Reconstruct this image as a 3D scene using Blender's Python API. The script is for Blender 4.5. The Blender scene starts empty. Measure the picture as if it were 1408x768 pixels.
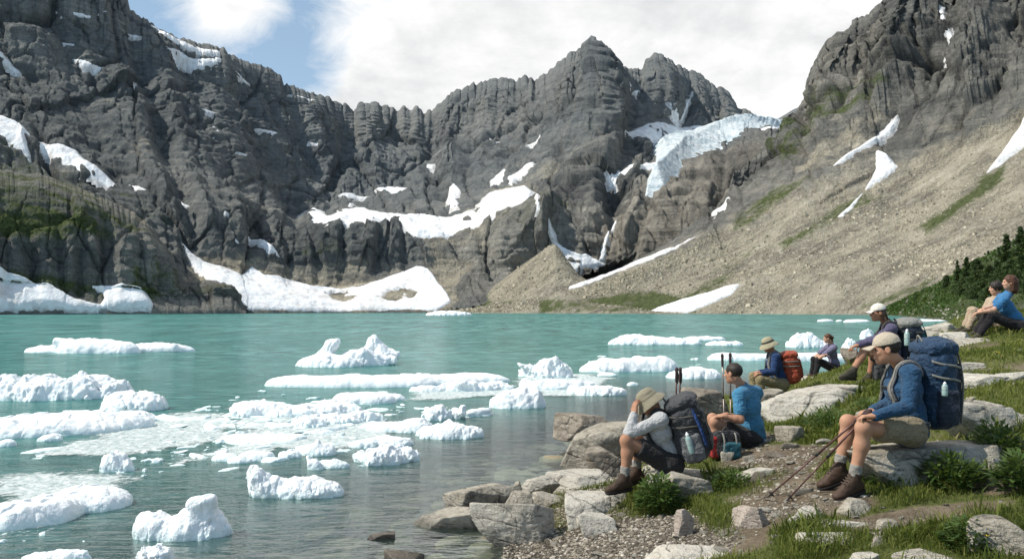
import bpy, math, random
import numpy as np
from math import radians, sin, cos, pi
random.seed(7); RNG = np.random.default_rng(11)
SC = bpy.context.scene
COL = SC.collection
# ------------------------------------------------------------------ camera frame
FPX = 1095.0; HZ = 424.0; CAMZ = 2.15; CAMP = np.array([0, 0, CAMZ])
PITCH = math.atan((HZ - 384) / FPX)
FW = np.array([0, cos(PITCH), sin(PITCH)]); UP = np.array([0, -sin(PITCH), cos(PITCH)]); RT = np.array([1.0, 0, 0])
def W(px, py, d):
    """point seen at photo pixel (px,py) at depth d (metres)"""
    px, py, d = np.broadcast_arrays(np.asarray(px, float), np.asarray(py, float), np.asarray(d, float))
    return CAMP + d[..., None] * (FW + ((px - 704) / FPX)[..., None] * RT + ((384 - py) / FPX)[..., None] * UP)
def water_depth_at(py):
    r = FW + (384 - py) / FPX * UP
    return -CAMZ / r[2]
def on_water(px, py):
    return W(px, py, water_depth_at(py))
def V(*a): return np.array(a, float)
def nrm(v):
    v = np.asarray(v, float); return v / (np.linalg.norm(v) + 1e-12)
def sstep(a, b, x):
    t = np.clip((x - a) / (b - a), 0, 1); return t * t * (3 - 2 * t)
# ------------------------------------------------------------------ noise
_perm = np.random.default_rng(3).permutation(256).astype(np.int32); _perm = np.concatenate([_perm, _perm, _perm])
_g = np.random.default_rng(5).normal(size=(256, 3)).astype(np.float32); _g /= np.linalg.norm(_g, axis=1)[:, None]
_gx, _gy, _gz = [np.ascontiguousarray(_g[:, k]) for k in range(3)]
def pn(p):
    p = np.asarray(p, np.float32); sh = p.shape[:-1]; X, Y, Z = [np.ascontiguousarray(p[..., k]).ravel() for k in range(3)]; out = np.empty(len(X), np.float32); CH = 60000
    for s in range(0, len(X), CH):
        x, y, z = X[s:s + CH], Y[s:s + CH], Z[s:s + CH]; x0, y0, z0 = np.floor(x), np.floor(y), np.floor(z)
        i, j, k = x0.astype(np.int32) & 255, y0.astype(np.int32) & 255, z0.astype(np.int32) & 255; fx, fy, fz = x - x0, y - y0, z - z0
        fade = lambda f: f * f * f * (f * (f * 6 - 15) + 10)
        u, v, w = fade(fx), fade(fy), fade(fz); P = _perm; A = P.take(i); B = P.take(i + 1); AA = P.take(A + j); AB = P.take(A + j + 1); BA = P.take(B + j); BB = P.take(B + j + 1)
        def gr(h, a, b, c): return _gx.take(h) * a + _gy.take(h) * b + _gz.take(h) * c
        def pl(k_, c):
            x00 = gr(P.take(AA + k_), fx, fy, c); x10 = gr(P.take(BA + k_), fx - 1, fy, c); x01 = gr(P.take(AB + k_), fx, fy - 1, c); x11 = gr(P.take(BB + k_), fx - 1, fy - 1, c)
            p0 = x00 + (x10 - x00) * u; p1 = x01 + (x11 - x01) * u; return p0 + (p1 - p0) * v
        q0 = pl(k, fz); q1 = pl(k + 1, fz - 1); out[s:s + CH] = q0 + (q1 - q0) * w
    return out.reshape(sh)
def fbm(p, o=4, gain=.5, lac=2.03):
    p = np.asarray(p, np.float32); a = 1.0; s = 0
    for k in range(o):
        s = s + a * pn(p + 17.3 * k); p = p * lac; a *= gain
    return s
def ridged(p, o=4, gain=.5, lac=2.07):
    p = np.asarray(p, np.float32); a = 1.0; s = 0; t = 0
    for k in range(o):
        s = s + a * (1 - 2 * np.abs(pn(p + 9.1 * k))); t += a; p = p * lac; a *= gain
    return s / t
# ------------------------------------------------------------------ meshes
def mk_mesh(name, v, faces, smooth=True, attrs=None):
    v = np.ascontiguousarray(v, np.float32).reshape(-1, 3)
    me = bpy.data.meshes.new(name)
    fl = faces if isinstance(faces, list) else [faces]
    fl = [np.ascontiguousarray(f, np.int32) for f in fl if len(f)]
    nl = sum(f.size for f in fl); npoly = sum(len(f) for f in fl)
    me.vertices.add(len(v)); me.vertices.foreach_set('co', v.ravel())
    me.loops.add(nl); me.polygons.add(npoly)
    li = np.concatenate([f.ravel() for f in fl]); me.loops.foreach_set('vertex_index', li)
    tot = np.concatenate([np.full(len(f), f.shape[1], np.int32) for f in fl])
    st = np.concatenate([[0], np.cumsum(tot)[:-1]]).astype(np.int32)
    me.polygons.foreach_set('loop_start', st)
    try: me.polygons.foreach_set('loop_total', tot)
    except Exception: pass
    me.update(calc_edges=True)
    me.polygons.foreach_set('use_smooth', np.full(npoly, bool(smooth)))
    for k, a in (attrs or {}).items():
        at = me.attributes.new(k, 'FLOAT', 'POINT'); at.data.foreach_set('value', np.ascontiguousarray(a, np.float32).ravel())
    me.validate(); me.update()
    return me
def link(name, me, mat=None, parent=None, loc=None):
    o = bpy.data.objects.new(name, me); COL.objects.link(o)
    if me is not None and mat is not None and len(me.materials) == 0: me.materials.append(mat)
    if parent is not None: o.parent = parent
    if loc is not None: o.location = loc
    return o
def tag(o, label=None, cat=None, group=None, kind=None):
    if label: o['label'] = label
    if cat: o['category'] = cat
    if group: o['group'] = group
    if kind: o['kind'] = kind
    return o
def empty(name, loc, label, cat, group=None):
    o = bpy.data.objects.new(name, None); COL.objects.link(o); o.location = loc; o.empty_display_size = .1
    return tag(o, label, cat, group)
def part(name, me, mat, parent, label=None):
    """a mesh given in world coordinates, parented to a thing whose root sits at a location (no rotation)"""
    root = parent; off = V(0, 0, 0)
    while root is not None: off = off + np.array(root.location); root = root.parent
    co = np.empty(len(me.vertices) * 3, np.float32); me.vertices.foreach_get('co', co)
    me.vertices.foreach_set('co', (co.reshape(-1, 3) - off.astype(np.float32)).ravel()); me.update()
    o = link(name, me, mat, parent)
    if label: o['label'] = label
    return o
def top(name, me, mat, label, cat, group=None, kind=None):
    """one-mesh thing: origin moved to its base centre"""
    co = np.empty(len(me.vertices) * 3, np.float32); me.vertices.foreach_get('co', co); co = co.reshape(-1, 3)
    lo, hi = co.min(0), co.max(0); c = V((lo[0] + hi[0]) / 2, (lo[1] + hi[1]) / 2, lo[2])
    me.vertices.foreach_set('co', (co - c.astype(np.float32)).ravel()); me.update()
    o = link(name, me, mat, None, c); return tag(o, label, cat, group, kind)
def gridfaces(nr, nc, wrap=False):
    a = np.arange(nr * nc).reshape(nr, nc)
    if wrap: a = np.concatenate([a, a[:, :1]], 1)
    return np.stack([a[:-1, :-1], a[:-1, 1:], a[1:, 1:], a[1:, :-1]], -1).reshape(-1, 4)
def joinm(ms):
    vs = []; fs = []; n = 0
    for v, f in ms:
        v = np.asarray(v).reshape(-1, 3); vs.append(v)
        fl = f if isinstance(f, list) else [f]
        for q in fl: fs.append(np.asarray(q) + n)
        n += len(v)
    by = {}
    for q in fs:
        if len(q): by.setdefault(q.shape[1], []).append(q)
    return np.concatenate(vs), [np.concatenate(q) for q in by.values()]
def tube(pts, rad, n=8, cap=True):
    pts = np.asarray(pts, float); m = len(pts); rad = np.broadcast_to(np.asarray(rad, float), (m,))
    t = np.gradient(pts, axis=0); t /= np.linalg.norm(t, axis=1)[:, None] + 1e-9
    ref = V(0, 0, 1) if abs(t[0, 2]) < .9 else V(1, 0, 0)
    out = []; nx = nrm(np.cross(t[0], ref))
    for i in range(m):
        nx = nrm(nx - t[i] * np.dot(nx, t[i])); ny = np.cross(t[i], nx)
        a = np.linspace(0, 2 * pi, n, endpoint=False)
        out.append(pts[i] + rad[i] * (np.cos(a)[:, None] * nx + np.sin(a)[:, None] * ny))
    v = np.concatenate(out); f = [gridfaces(m, n, True)]
    if cap:
        f.append(np.array([np.arange(n)[::-1]])); f.append(np.array([np.arange(n) + (m - 1) * n]))
    return v, f
def strip(pts, width_dir, w, thick, nrmdir):
    """flat strap along pts"""
    pts = np.asarray(pts, float); m = len(pts)
    wd = np.broadcast_to(np.asarray(width_dir, float), (m, 3)); nd = np.broadcast_to(np.asarray(nrmdir, float), (m, 3))
    c = [(-1, -1), (1, -1), (1, 1), (-1, 1)]
    v = np.stack([pts + wd * (a * w / 2) + nd * (b * thick / 2) for a, b in c], 1).reshape(-1, 3)
    return v, [gridfaces(m, 4, True), np.array([[3, 2, 1, 0]]), np.array([[0, 1, 2, 3]]) + (m - 1) * 4]
def catmull(pts, n=6):
    pts = np.asarray(pts, float); P = np.concatenate([2 * pts[:1] - pts[1:2], pts, 2 * pts[-1:] - pts[-2:-1]])
    out = []
    for i in range(1, len(P) - 2):
        for t in np.linspace(0, 1, n, endpoint=False):
            out.append(.5 * ((2 * P[i]) + (-P[i - 1] + P[i + 1]) * t + (2 * P[i - 1] - 5 * P[i] + 4 * P[i + 1] - P[i + 2]) * t * t + (-P[i - 1] + 3 * P[i] - 3 * P[i + 1] + P[i + 2]) * t ** 3))
    out.append(pts[-1]); return np.array(out)
def lathe(prof, c, u, f, n=24, wob=None):
    """prof list of (r, h); axis u, origin c; wob(angle, r)-> dh"""
    u = nrm(u); f = nrm(f - u * np.dot(f, u)); r_ = np.cross(f, u); a = np.linspace(0, 2 * pi, n, endpoint=False)
    v = []
    for r, h in prof:
        dh = wob(a, r) if wob else 0 * a
        v.append(c + r * np.cos(a)[:, None] * f + r * np.sin(a)[:, None] * r_ + (h + dh)[:, None] * u)
    return np.concatenate(v), [gridfaces(len(prof), n, True)]
# ------------------------------------------------------------------ signed distance bodies
def surfnet(F, org, h):
    nx, ny, nz = F.shape; ins = F < 0
    cnt = np.zeros((nx - 1, ny - 1, nz - 1), np.int8)
    for a in (0, 1):
        for b in (0, 1):
            for c in (0, 1): cnt += ins[a:nx - 1 + a, b:ny - 1 + b, c:nz - 1 + c]
    act = np.argwhere((cnt > 0) & (cnt < 8))
    cor = [(a, b, c) for a in (0, 1) for b in (0, 1) for c in (0, 1)]
    val = {k: F[act[:, 0] + k[0], act[:, 1] + k[1], act[:, 2] + k[2]] for k in cor}
    s = np.zeros((len(act), 3)); n = np.zeros(len(act))
    for p in cor:
        for ax in range(3):
            if p[ax] == 0:
                q = list(p); q[ax] = 1; q = tuple(q); A, B = val[p], val[q]; m = (A < 0) != (B < 0)
                t = np.where(m, A / np.where(m, A - B, 1), 0); pos = np.tile(np.array(p, float), (len(act), 1)); pos[:, ax] = t
                s += pos * m[:, None]; n += m
    vert = (act + s / n[:, None]) * h + org
    idx = np.full(cnt.shape, -1, np.int64); idx[act[:, 0], act[:, 1], act[:, 2]] = np.arange(len(act))
    fs = []
    for ax in range(3):
        sl0 = [slice(1, -1)] * 3; sl1 = [slice(1, -1)] * 3; sl0[ax] = slice(0, -1); sl1[ax] = slice(1, None)
        A = ins[tuple(sl0)]; B = ins[tuple(sl1)]; e = np.argwhere(A != B)
        if not len(e): continue
        fl = A[e[:, 0], e[:, 1], e[:, 2]]
        o = [1, 1, 1]; o[ax] = 0; e = e + np.array(o); b, c = [(1, 2), (2, 0), (0, 1)][ax]
        db = np.zeros(3, int); db[b] = 1; dc = np.zeros(3, int); dc[c] = 1
        g = lambda x: idx[x[:, 0], x[:, 1], x[:, 2]]
        q = np.stack([g(e - db - dc), g(e - dc), g(e), g(e - db)], 1); q[~fl] = q[~fl][:, ::-1]
        fs.append(q)
    f = np.concatenate(fs); f = f[(f >= 0).all(1)]
    return vert, f
def _rot(R): return np.asarray(R, np.float32)
def biggest(f, n):
    lab = np.arange(n)
    for _ in range(600):
        mn = lab[f].min(1); new = lab.copy(); np.minimum.at(new, f.ravel(), np.repeat(mn, f.shape[1])); new = new[new]
        if (new == lab).all(): break
        lab = new
    cl = lab[f[:, 0]]; v, c = np.unique(cl, return_counts=True); return f[cl == v[c.argmax()]]
def sdf(prims, h, k=.02, disp=None, smooth=1, name='m', dmax=.012, cut=None, attrs=None, one=False):
    """prims: ('cap',a,b,ra,rb) ('ell',c,(rx,ry,rz),R) ('box',c,half,R,round); optional trailing dict {k:..,sub:True}"""
    lo = np.full(3, 1e9); hi = -lo; B = []
    for p in prims:
        o = p[-1] if isinstance(p[-1], dict) else {}
        if p[0] == 'cap':
            r = max(p[3], p[4]); l_ = np.minimum(p[1], p[2]) - r; h_ = np.maximum(p[1], p[2]) + r
        else:
            R = np.asarray(p[3]); e = np.abs(R) @ np.asarray(p[2]); l_ = p[1] - e; h_ = p[1] + e
        B.append((l_, h_, o))
        if not o.get('sub'): lo = np.minimum(lo, l_); hi = np.maximum(hi, h_)
    pad0 = 3 * h + (dmax if disp else 0); lo = lo - pad0; hi = hi + pad0
    n = np.ceil((hi - lo) / h).astype(int) + 1
    F = np.full(n, .5, np.float32)
    for p, (l_, h_, o) in zip(prims, B):
        kk = o.get('k', k); pad = kk + 4 * h
        i0 = np.clip(np.floor((l_ - pad - lo) / h).astype(int), 0, n); i1 = np.clip(np.ceil((h_ + pad - lo) / h).astype(int) + 1, 0, n)
        if (i1 <= i0).any(): continue
        ax = [(np.arange(i0[d], i1[d]) * h + lo[d]).astype(np.float32) for d in range(3)]
        X, Y, Z = np.meshgrid(*ax, indexing='ij')
        if p[0] == 'cap':
            a, b = p[1], p[2]; ba = b - a; L2 = float(ba @ ba) + 1e-9
            px, py, pz = X - a[0], Y - a[1], Z - a[2]
            t = np.clip((px * ba[0] + py * ba[1] + pz * ba[2]) / L2, 0, 1)
            D = np.sqrt((px - t * ba[0]) ** 2 + (py - t * ba[1]) ** 2 + (pz - t * ba[2]) ** 2) - (p[3] + (p[4] - p[3]) * t)
        else:
            c, hf = p[1], p[2]; R = _rot(p[3]); q = np.stack([X - c[0], Y - c[1], Z - c[2]], -1).astype(np.float32) @ R
            if p[0] == 'ell':
                e = np.asarray(hf, np.float32); k0 = np.linalg.norm(q / e, axis=-1); k1 = np.linalg.norm(q / (e * e), axis=-1)
                D = k0 * (k0 - 1) / (k1 + 1e-6)
            else:
                r = p[4]; d = np.abs(q) - (np.asarray(hf, np.float32) - r)
                D = np.linalg.norm(np.maximum(d, 0), axis=-1) + np.minimum(d.max(-1), 0) - r
        sl = tuple(slice(i0[d], i1[d]) for d in range(3)); A = F[sl]
        if o.get('sub'):
            D = -D; hh = np.maximum(kk - np.abs(A - D), 0) / max(kk, 1e-6); F[sl] = np.maximum(A, D) + hh * hh * kk * .25
        else:
            hh = np.maximum(kk - np.abs(A - D), 0) / max(kk, 1e-6); F[sl] = np.minimum(A, D) - hh * hh * kk * .25
    if cut:   # list of (point, normal): keep the side the normal points away from
        ax = [(np.arange(n[d]) * h + lo[d]).astype(np.float32) for d in range(3)]
        X, Y, Z = np.meshgrid(*ax, indexing='ij')
        for c, nn in cut:
            nn = nrm(nn); F = np.maximum(F, (X - c[0]) * nn[0] + (Y - c[1]) * nn[1] + (Z - c[2]) * nn[2])
    if disp is not None:
        m = np.argwhere(np.abs(F) < max(.05, 5 * h, dmax * 1.5)); P = m * h + lo
        F[m[:, 0], m[:, 1], m[:, 2]] += disp(P).astype(np.float32)
    v, f = surfnet(F, lo, h)
    if one: f = biggest(f, len(v)); u_, iv = np.unique(f, return_inverse=True); v = v[u_]; f = iv.reshape(f.shape)
    for _ in range(smooth):
        s = np.zeros_like(v); c = np.zeros(len(v))
        for a, b in ((0, 1), (1, 2), (2, 3), (3, 0)):
            for i, j in ((a, b), (b, a)):
                for d in range(3): s[:, d] += np.bincount(f[:, i], v[f[:, j], d], len(v))
                c += np.bincount(f[:, i], None, len(v))
        v = .5 * v + .5 * s / np.maximum(c, 1)[:, None]
    return mk_mesh(name, v, f, True, attrs(v) if attrs else None)
def cubesphere(n):
    a = np.tan(np.linspace(-pi / 4, pi / 4, n + 1)); u, w = np.meshgrid(a, a, indexing='ij'); o = np.ones_like(u)
    vs = []; fs = []; b = 0
    for s in (1, -1):
        for p in ((o * s, u, w), (w, o * s, u), (u, w, o * s)):
            q = np.stack(p, -1).reshape(-1, 3); vs.append(q / np.linalg.norm(q, axis=1)[:, None])
            f = gridfaces(n + 1, n + 1); fs.append((f if s > 0 else f[:, ::-1]) + b); b += len(q)
    v = np.concatenate(vs); f = np.concatenate(fs)
    key = np.round(v * 1e5).astype(np.int64); _, ix, inv = np.unique(key, axis=0, return_index=True, return_inverse=True)
    return v[ix], inv.reshape(-1)[f][:, ::-1]
_cs = {}
def csphere(n):
    if n not in _cs:
        v, f = cubesphere(n); 
        c = v[f].mean(1); nn = np.cross(v[f[:, 1]] - v[f[:, 0]], v[f[:, 2]] - v[f[:, 0]])
        fl = (c * nn).sum(1) < 0; f = f.copy(); f[fl] = f[fl][:, ::-1]; _cs[n] = (v, f)
    return _cs[n]
# ------------------------------------------------------------------ materials
class NT:
    def __init__(s, name):
        s.m = bpy.data.materials.new(name); s.m.use_nodes = True; s.t = s.m.node_tree; s.n = s.t.nodes
        s.b = s.n['Principled BSDF']; s.out = s.n['Material Output']
    def new(s, typ, **kw):
        x = s.n.new(typ)
        for k, v in kw.items(): setattr(x, k, v)
        return x
    def put(s, sock, v):
        if v is None: return
        if isinstance(v, bpy.types.NodeSocket): s.t.links.new(v, sock)
        elif isinstance(v, (tuple, list)) and len(v) == 3 and sock.type == 'RGBA': sock.default_value = (*v, 1)
        else: sock.default_value = v
    def attr(s, n): return s.new('ShaderNodeAttribute', attribute_name=n).outputs['Fac']
    def pos(s): return s.new('ShaderNodeNewGeometry').outputs['Position']
    def obj(s): return s.new('ShaderNodeTexCoord').outputs['Object']
    def mapping(s, vec, scale=(1, 1, 1), rot=(0, 0, 0), loc=(0, 0, 0)):
        m = s.new('ShaderNodeMapping'); s.put(m.inputs['Vector'], vec); m.inputs['Scale'].default_value = scale; m.inputs['Rotation'].default_value = rot; m.inputs['Location'].default_value = loc
        return m.outputs[0]
    def noise(s, vec, scale=5, detail=4, rough=.55, dist=0, out='Fac'):
        x = s.new('ShaderNodeTexNoise'); s.put(x.inputs['Vector'], vec); x.inputs['Scale'].default_value = scale; x.inputs['Detail'].default_value = detail; x.inputs['Roughness'].default_value = rough; x.inputs['Distortion'].default_value = dist
        return x.outputs[out]
    def voro(s, vec, scale=5, feature='F1', out='Distance', rnd=1):
        x = s.new('ShaderNodeTexVoronoi', feature=feature); s.put(x.inputs['Vector'], vec); x.inputs['Scale'].default_value = scale; x.inputs['Randomness'].default_value = rnd
        return x.outputs[out]
    def ramp(s, f, stops, interp='LINEAR'):
        x = s.new('ShaderNodeValToRGB'); s.put(x.inputs[0], f); e = x.color_ramp.elements; x.color_ramp.interpolation = interp
        while len(e) < len(stops): e.new(.5)
        for i, (p, c) in enumerate(stops):
            e[i].position = p; e[i].color = (*c, 1) if isinstance(c, (tuple, list)) else (c, c, c, 1)
        return x.outputs[0]
    def mix(s, f, a, b, mode='MIX'):
        x = s.new('ShaderNodeMix', data_type='RGBA', blend_type=mode); s.put(x.inputs[0], f); s.put(x.inputs[6], a); s.put(x.inputs[7], b); return x.outputs[2]
    def math(s, op, a, b=None, c=None, clamp=False):
        x = s.new('ShaderNodeMath', operation=op, use_clamp=clamp); s.put(x.inputs[0], a); s.put(x.inputs[1], b)
        if c is not None: s.put(x.inputs[2], c)
        return x.outputs[0]
    def rng(s, v, a, b, c=0, d=1):
        x = s.new('ShaderNodeMapRange'); s.put(x.inputs[0], v)
        for i, q in enumerate((a, b, c, d)): s.put(x.inputs[i + 1], q)
        return x.outputs[0]
    def bump(s, h, dist=.01, strength=1, normal=None):
        x = s.new('ShaderNodeBump'); s.put(x.inputs['Height'], h); x.inputs['Distance'].default_value = dist; x.inputs['Strength'].default_value = strength; s.put(x.inputs['Normal'], normal); return x.outputs[0]
    def sep(s, v): return s.new('ShaderNodeSeparateXYZ'), v
    def xyz(s, v):
        x = s.new('ShaderNodeSeparateXYZ'); s.put(x.inputs[0], v); return x.outputs
    def fin(s, col=None, rough=.8, normal=None, spec=.3, **kw):
        s.put(s.b.inputs['Base Color'], col); s.put(s.b.inputs['Roughness'], rough); s.put(s.b.inputs['Normal'], normal); s.put(s.b.inputs['Specular IOR Level'], spec)
        for k, v in kw.items(): s.put(s.b.inputs[k.replace('_', ' ')], v)
        return s.m
def simple(name, c, rough=.8, scale=40, var=.25, bump=.002, bscale=80, spec=.25, **kw):
    t = NT(name); o = t.obj(); f = t.noise(o, scale, 4, .6); f2 = t.noise(o, scale * .2, 2)
    lo = tuple(x * (1 - var) for x in c); hi = tuple(min(1, x * (1 + var)) for x in c)
    col = t.mix(t.rng(t.math('ADD', f, f2), .6, 1.4), lo, hi)
    nb = t.bump(t.noise(o, bscale, 3), bump, .6) if bump else None
    return t.fin(col, rough, nb, spec, **kw)
def fabric(name, c, var=.2, fold=.008, rough=.9, weave=220, spec=.15):
    """woven cloth: soft creases, a fine weave and a little fading"""
    t = NT(name); o = t.obj()
    wr = t.noise(t.mapping(o, (1, 1, 1.7)), 9, 3, .6, 1.3); cr = t.noise(t.mapping(o, (1, 1, 1), (.6, .5, 0)), 17, 2, .5, 2.0); fine = t.noise(o, weave, 2, .6); blot = t.noise(o, 5, 3)
    lo = tuple(x * (1 - var) for x in c); hi = tuple(min(1, x * (1 + var)) for x in c)
    v = t.math('ADD', t.math('MULTIPLY', wr, .6), t.math('ADD', t.math('MULTIPLY', fine, .6), t.math('MULTIPLY', blot, .4)))
    col = t.mix(t.rng(v, .5, 1.15), lo, hi)
    n1 = t.bump(t.math('ADD', wr, t.math('MULTIPLY', cr, .5)), fold * 4.5, .9); n2 = t.bump(fine, .0015, .5, n1)
    t.put(t.b.inputs['Sheen Weight'], .08)
    return t.fin(col, rough, n2, spec)
# ================================================================== camera, world, sun
cam = bpy.data.cameras.new('camera'); camo = bpy.data.objects.new('camera', cam); COL.objects.link(camo)
camo.location = tuple(CAMP); camo.rotation_euler = (pi / 2 + PITCH, 0, 0)
cam.sensor_width = 36; cam.lens = 36 * FPX / 1408; cam.clip_end = 6000; cam.clip_start = .1; SC.camera = camo
SC.view_settings.view_transform = 'Standard'; SC.view_settings.look = 'None'; SC.view_settings.exposure = 0
TOSUN = nrm(V(-.74, -.16, .86))
sun = bpy.data.lights.new('sun', 'SUN'); sun.energy = 5.0; sun.angle = radians(.55); sun.color = (1, .945, .84)
suno = bpy.data.objects.new('sun', sun); COL.objects.link(suno)
from mathutils import Vector
suno.rotation_euler = Vector(TOSUN).to_track_quat('Z', 'Y').to_euler(); suno.location = (-30, -10, 60)
def make_world():
    w = bpy.data.worlds.new('World'); SC.world = w; w.use_nodes = True; t = w.node_tree; n = t.nodes; L = t.links
    for x in list(n): n.remove(x)
    T = NT.__new__(NT); T.t = t; T.n = n
    sky = n.new('ShaderNodeTexSky'); sky.sky_type = 'NISHITA'; sky.sun_disc = False
    sky.sun_elevation = math.asin(TOSUN[2]); sky.sun_rotation = math.atan2(TOSUN[0], TOSUN[1]); sky.altitude = 1800; sky.dust_density = .8
    bg = n.new('ShaderNodeBackground'); bg.inputs[1].default_value = .15
    d = n.new('ShaderNodeTexCoord').outputs['Generated']
    x, y, z = T.xyz(d)
    k = T.math('DIVIDE', 1.0, T.math('ADD', T.math('MAXIMUM', z, 0.0), .32))
    cb = n.new('ShaderNodeCombineXYZ'); T.put(cb.inputs[0], T.math('MULTIPLY', x, k)); T.put(cb.inputs[1], T.math('MULTIPLY', y, k)); cb.inputs[2].default_value = 3.7
    c = cb.outputs[0]
    n1 = T.math('ADD', T.math('MULTIPLY', T.noise(c, 1.5, 8, .6, .3), .5), T.math('MULTIPLY', T.noise(T.mapping(c, loc=(2, 7, 3)), 5.5, 8, .66, .5), .62)); n2 = T.noise(T.mapping(c, loc=(5, 2, 1)), 3.4, 7, .6, .2)
    # a bank of cloud over the head of the valley, broken by a blue gap above its left half
    def dist(px, py):
        g = nrm(V((px - 704) / FPX, 1, (HZ - py) / FPX)); m = n.new('ShaderNodeVectorMath'); m.operation = 'DISTANCE'; T.put(m.inputs[0], d); m.inputs[1].default_value = tuple(g); return m.outputs['Value']
    gap = T.math('ADD', T.rng(dist(420, 95), .03, .17, .44, 0), T.math('ADD', T.rng(dist(225, 25), .02, .13, .44, 0), T.rng(dist(330, 62), .02, .13, .30, 0)))
    puff = T.math('ADD', T.rng(dist(295, 12), .015, .085, .62, 0), T.rng(dist(505, 120), .02, .12, .34, 0))
    front = T.rng(y, -.1, .6, -.22, .28)
    cov = T.math('ADD', T.math('SUBTRACT', T.math('ADD', n1, front), gap), puff)
    mask = T.rng(cov, .42, .72)
    shade = T.rng(T.math('SUBTRACT', n2, T.math('MULTIPLY', T.rng(cov, .6, .95), .20)), .20, .50)
    cl = T.mix(shade, (.76, .775, .785), (1.08, 1.08, 1.07))
    bg2 = n.new('ShaderNodeBackground'); bg2.inputs[1].default_value = 1.0; T.put(bg2.inputs[0], cl)
    hz = T.mix(T.rng(z, 0, .6, .55, .3), sky.outputs[0], (3.6, 5.0, 5.9)); T.put(bg.inputs[0], hz)
    mx = n.new('ShaderNodeMixShader'); T.put(mx.inputs[0], mask); L.new(bg.outputs[0], mx.inputs[1]); L.new(bg2.outputs[0], mx.inputs[2])
    o = n.new('ShaderNodeOutputWorld'); L.new(mx.outputs[0], o.inputs[0])
make_world()
# ================================================================== mountains
def mat_rock():
    t = NT('mountain_rock'); p = t.pos()
    big = t.noise(p, .011, 4, .6); st = t.noise(t.mapping(p, (.012, .012, .16)), 1, 5, .65, .6); streak = t.noise(t.mapping(p, (.13, .13, .018)), 1, 5, .65); fine = t.math('ADD', t.math('MULTIPLY', t.noise(p, .45, 6, .75), .55), t.math('MULTIPLY', t.noise(t.mapping(p, (1, 1, .55)), 1.3, 4, .8), .45))
    st2 = t.noise(t.mapping(p, (.02, .02, .55), (.06, -.05, 0)), 1, 4, .7, .4); st = t.math('ADD', t.math('MULTIPLY', st, .6), t.math('MULTIPLY', st2, .4))
    v = t.math('ADD', t.math('MULTIPLY', st, .60), t.math('ADD', t.math('MULTIPLY', streak, .45), t.math('ADD', t.math('MULTIPLY', big, .55), t.math('MULTIPLY', fine, .55))))
    col = t.ramp(t.rng(v, .82, 1.32), [(0, (.038, .045, .049)), (.3, (.102, .115, .119)), (.6, (.188, .198, .192)), (.85, (.32, .317, .287)), (1, (.46, .44, .385))])
    warm = t.ramp(t.rng(v, .84, 1.28), [(0, (.075, .066, .054)), (.35, (.19, .172, .142)), (.7, (.33, .30, .25)), (1, (.48, .44, .37))])
    col = t.mix(t.attr('warm'), col, warm)
    def dot(v):
        m = t.new('ShaderNodeVectorMath'); m.operation = 'DOT_PRODUCT'; t.put(m.inputs[0], p); m.inputs[1].default_value = v; return m.outputs['Value']
    cb = t.new('ShaderNodeCombineXYZ'); t.put(cb.inputs[0], dot((-.012, -.004, -.008))); t.put(cb.inputs[1], dot((-.03, .10, .03))); t.put(cb.inputs[2], dot((.0, .02, .06)))
    sbig = t.noise(cb.outputs[0], 1, 5, .65, .4); scn = t.math('ADD', t.math('MULTIPLY', t.noise(p, .9, 6, .9), .8), t.math('MULTIPLY', t.noise(p, .12, 4, .7), .2))
    scol = t.ramp(t.rng(t.math('ADD', scn, t.math('MULTIPLY', t.math('SUBTRACT', sbig, .5), .9)), .28, .74), [(0, (.12, .108, .086)), (.25, (.27, .246, .198)), (.5, (.44, .395, .305)), (.8, (.56, .51, .405)), (1, (.66, .625, .54))])
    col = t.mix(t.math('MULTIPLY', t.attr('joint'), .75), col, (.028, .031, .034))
    tv = t.new('ShaderNodeRGBToBW'); t.put(tv.inputs[0], t.voro(p, .42, 'F1', 'Color')); te = t.rng(t.voro(p, .42, 'DISTANCE_TO_EDGE'), 0, .12); tal = t.rng(t.noise(p, .045, 4, .7), .45, .62)
    rub = t.mix(te, (.07, .062, .05), t.ramp(tv.outputs[0], [(.2, (.17, .155, .125)), (.5, (.33, .305, .25)), (.8, (.50, .47, .40))])); scol = t.mix(t.math('MULTIPLY', tal, .55), scol, rub)
    sm = t.rng(t.math('ADD', t.attr('scree'), t.math('MULTIPLY', t.math('SUBTRACT', t.noise(p, .06, 5, .7), .5), 1.1)), .38, .62)
    col = t.mix(sm, col, scol)
    gn = t.noise(p, .35, 5, .75); gcol = t.ramp(t.noise(p, .8, 4, .7), [(.3, (.034, .052, .016)), (.55, (.095, .125, .038)), (.75, (.18, .195, .08))])
    gm = t.rng(t.math('ADD', t.attr('green'), t.math('MULTIPLY', t.math('SUBTRACT', t.math('ADD', t.math('MULTIPLY', gn, .4), t.math('MULTIPLY', sbig, .6)), .5), 2.2)), .45, .75)
    col = t.mix(t.math('MULTIPLY', gm, .92), col, gcol)
    col = t.mix(t.math('MULTIPLY', t.attr('far'), .42), col, (.245, .268, .28))  # aerial haze painted into the rock colour, stronger with distance
    b = t.bump(t.math('ADD', t.math('ADD', t.math('MULTIPLY', fine, 1.0), t.math('MULTIPLY', streak, 1.8)), st), 3.2, 1)
    return t.fin(col, .93, b, .12)
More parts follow.
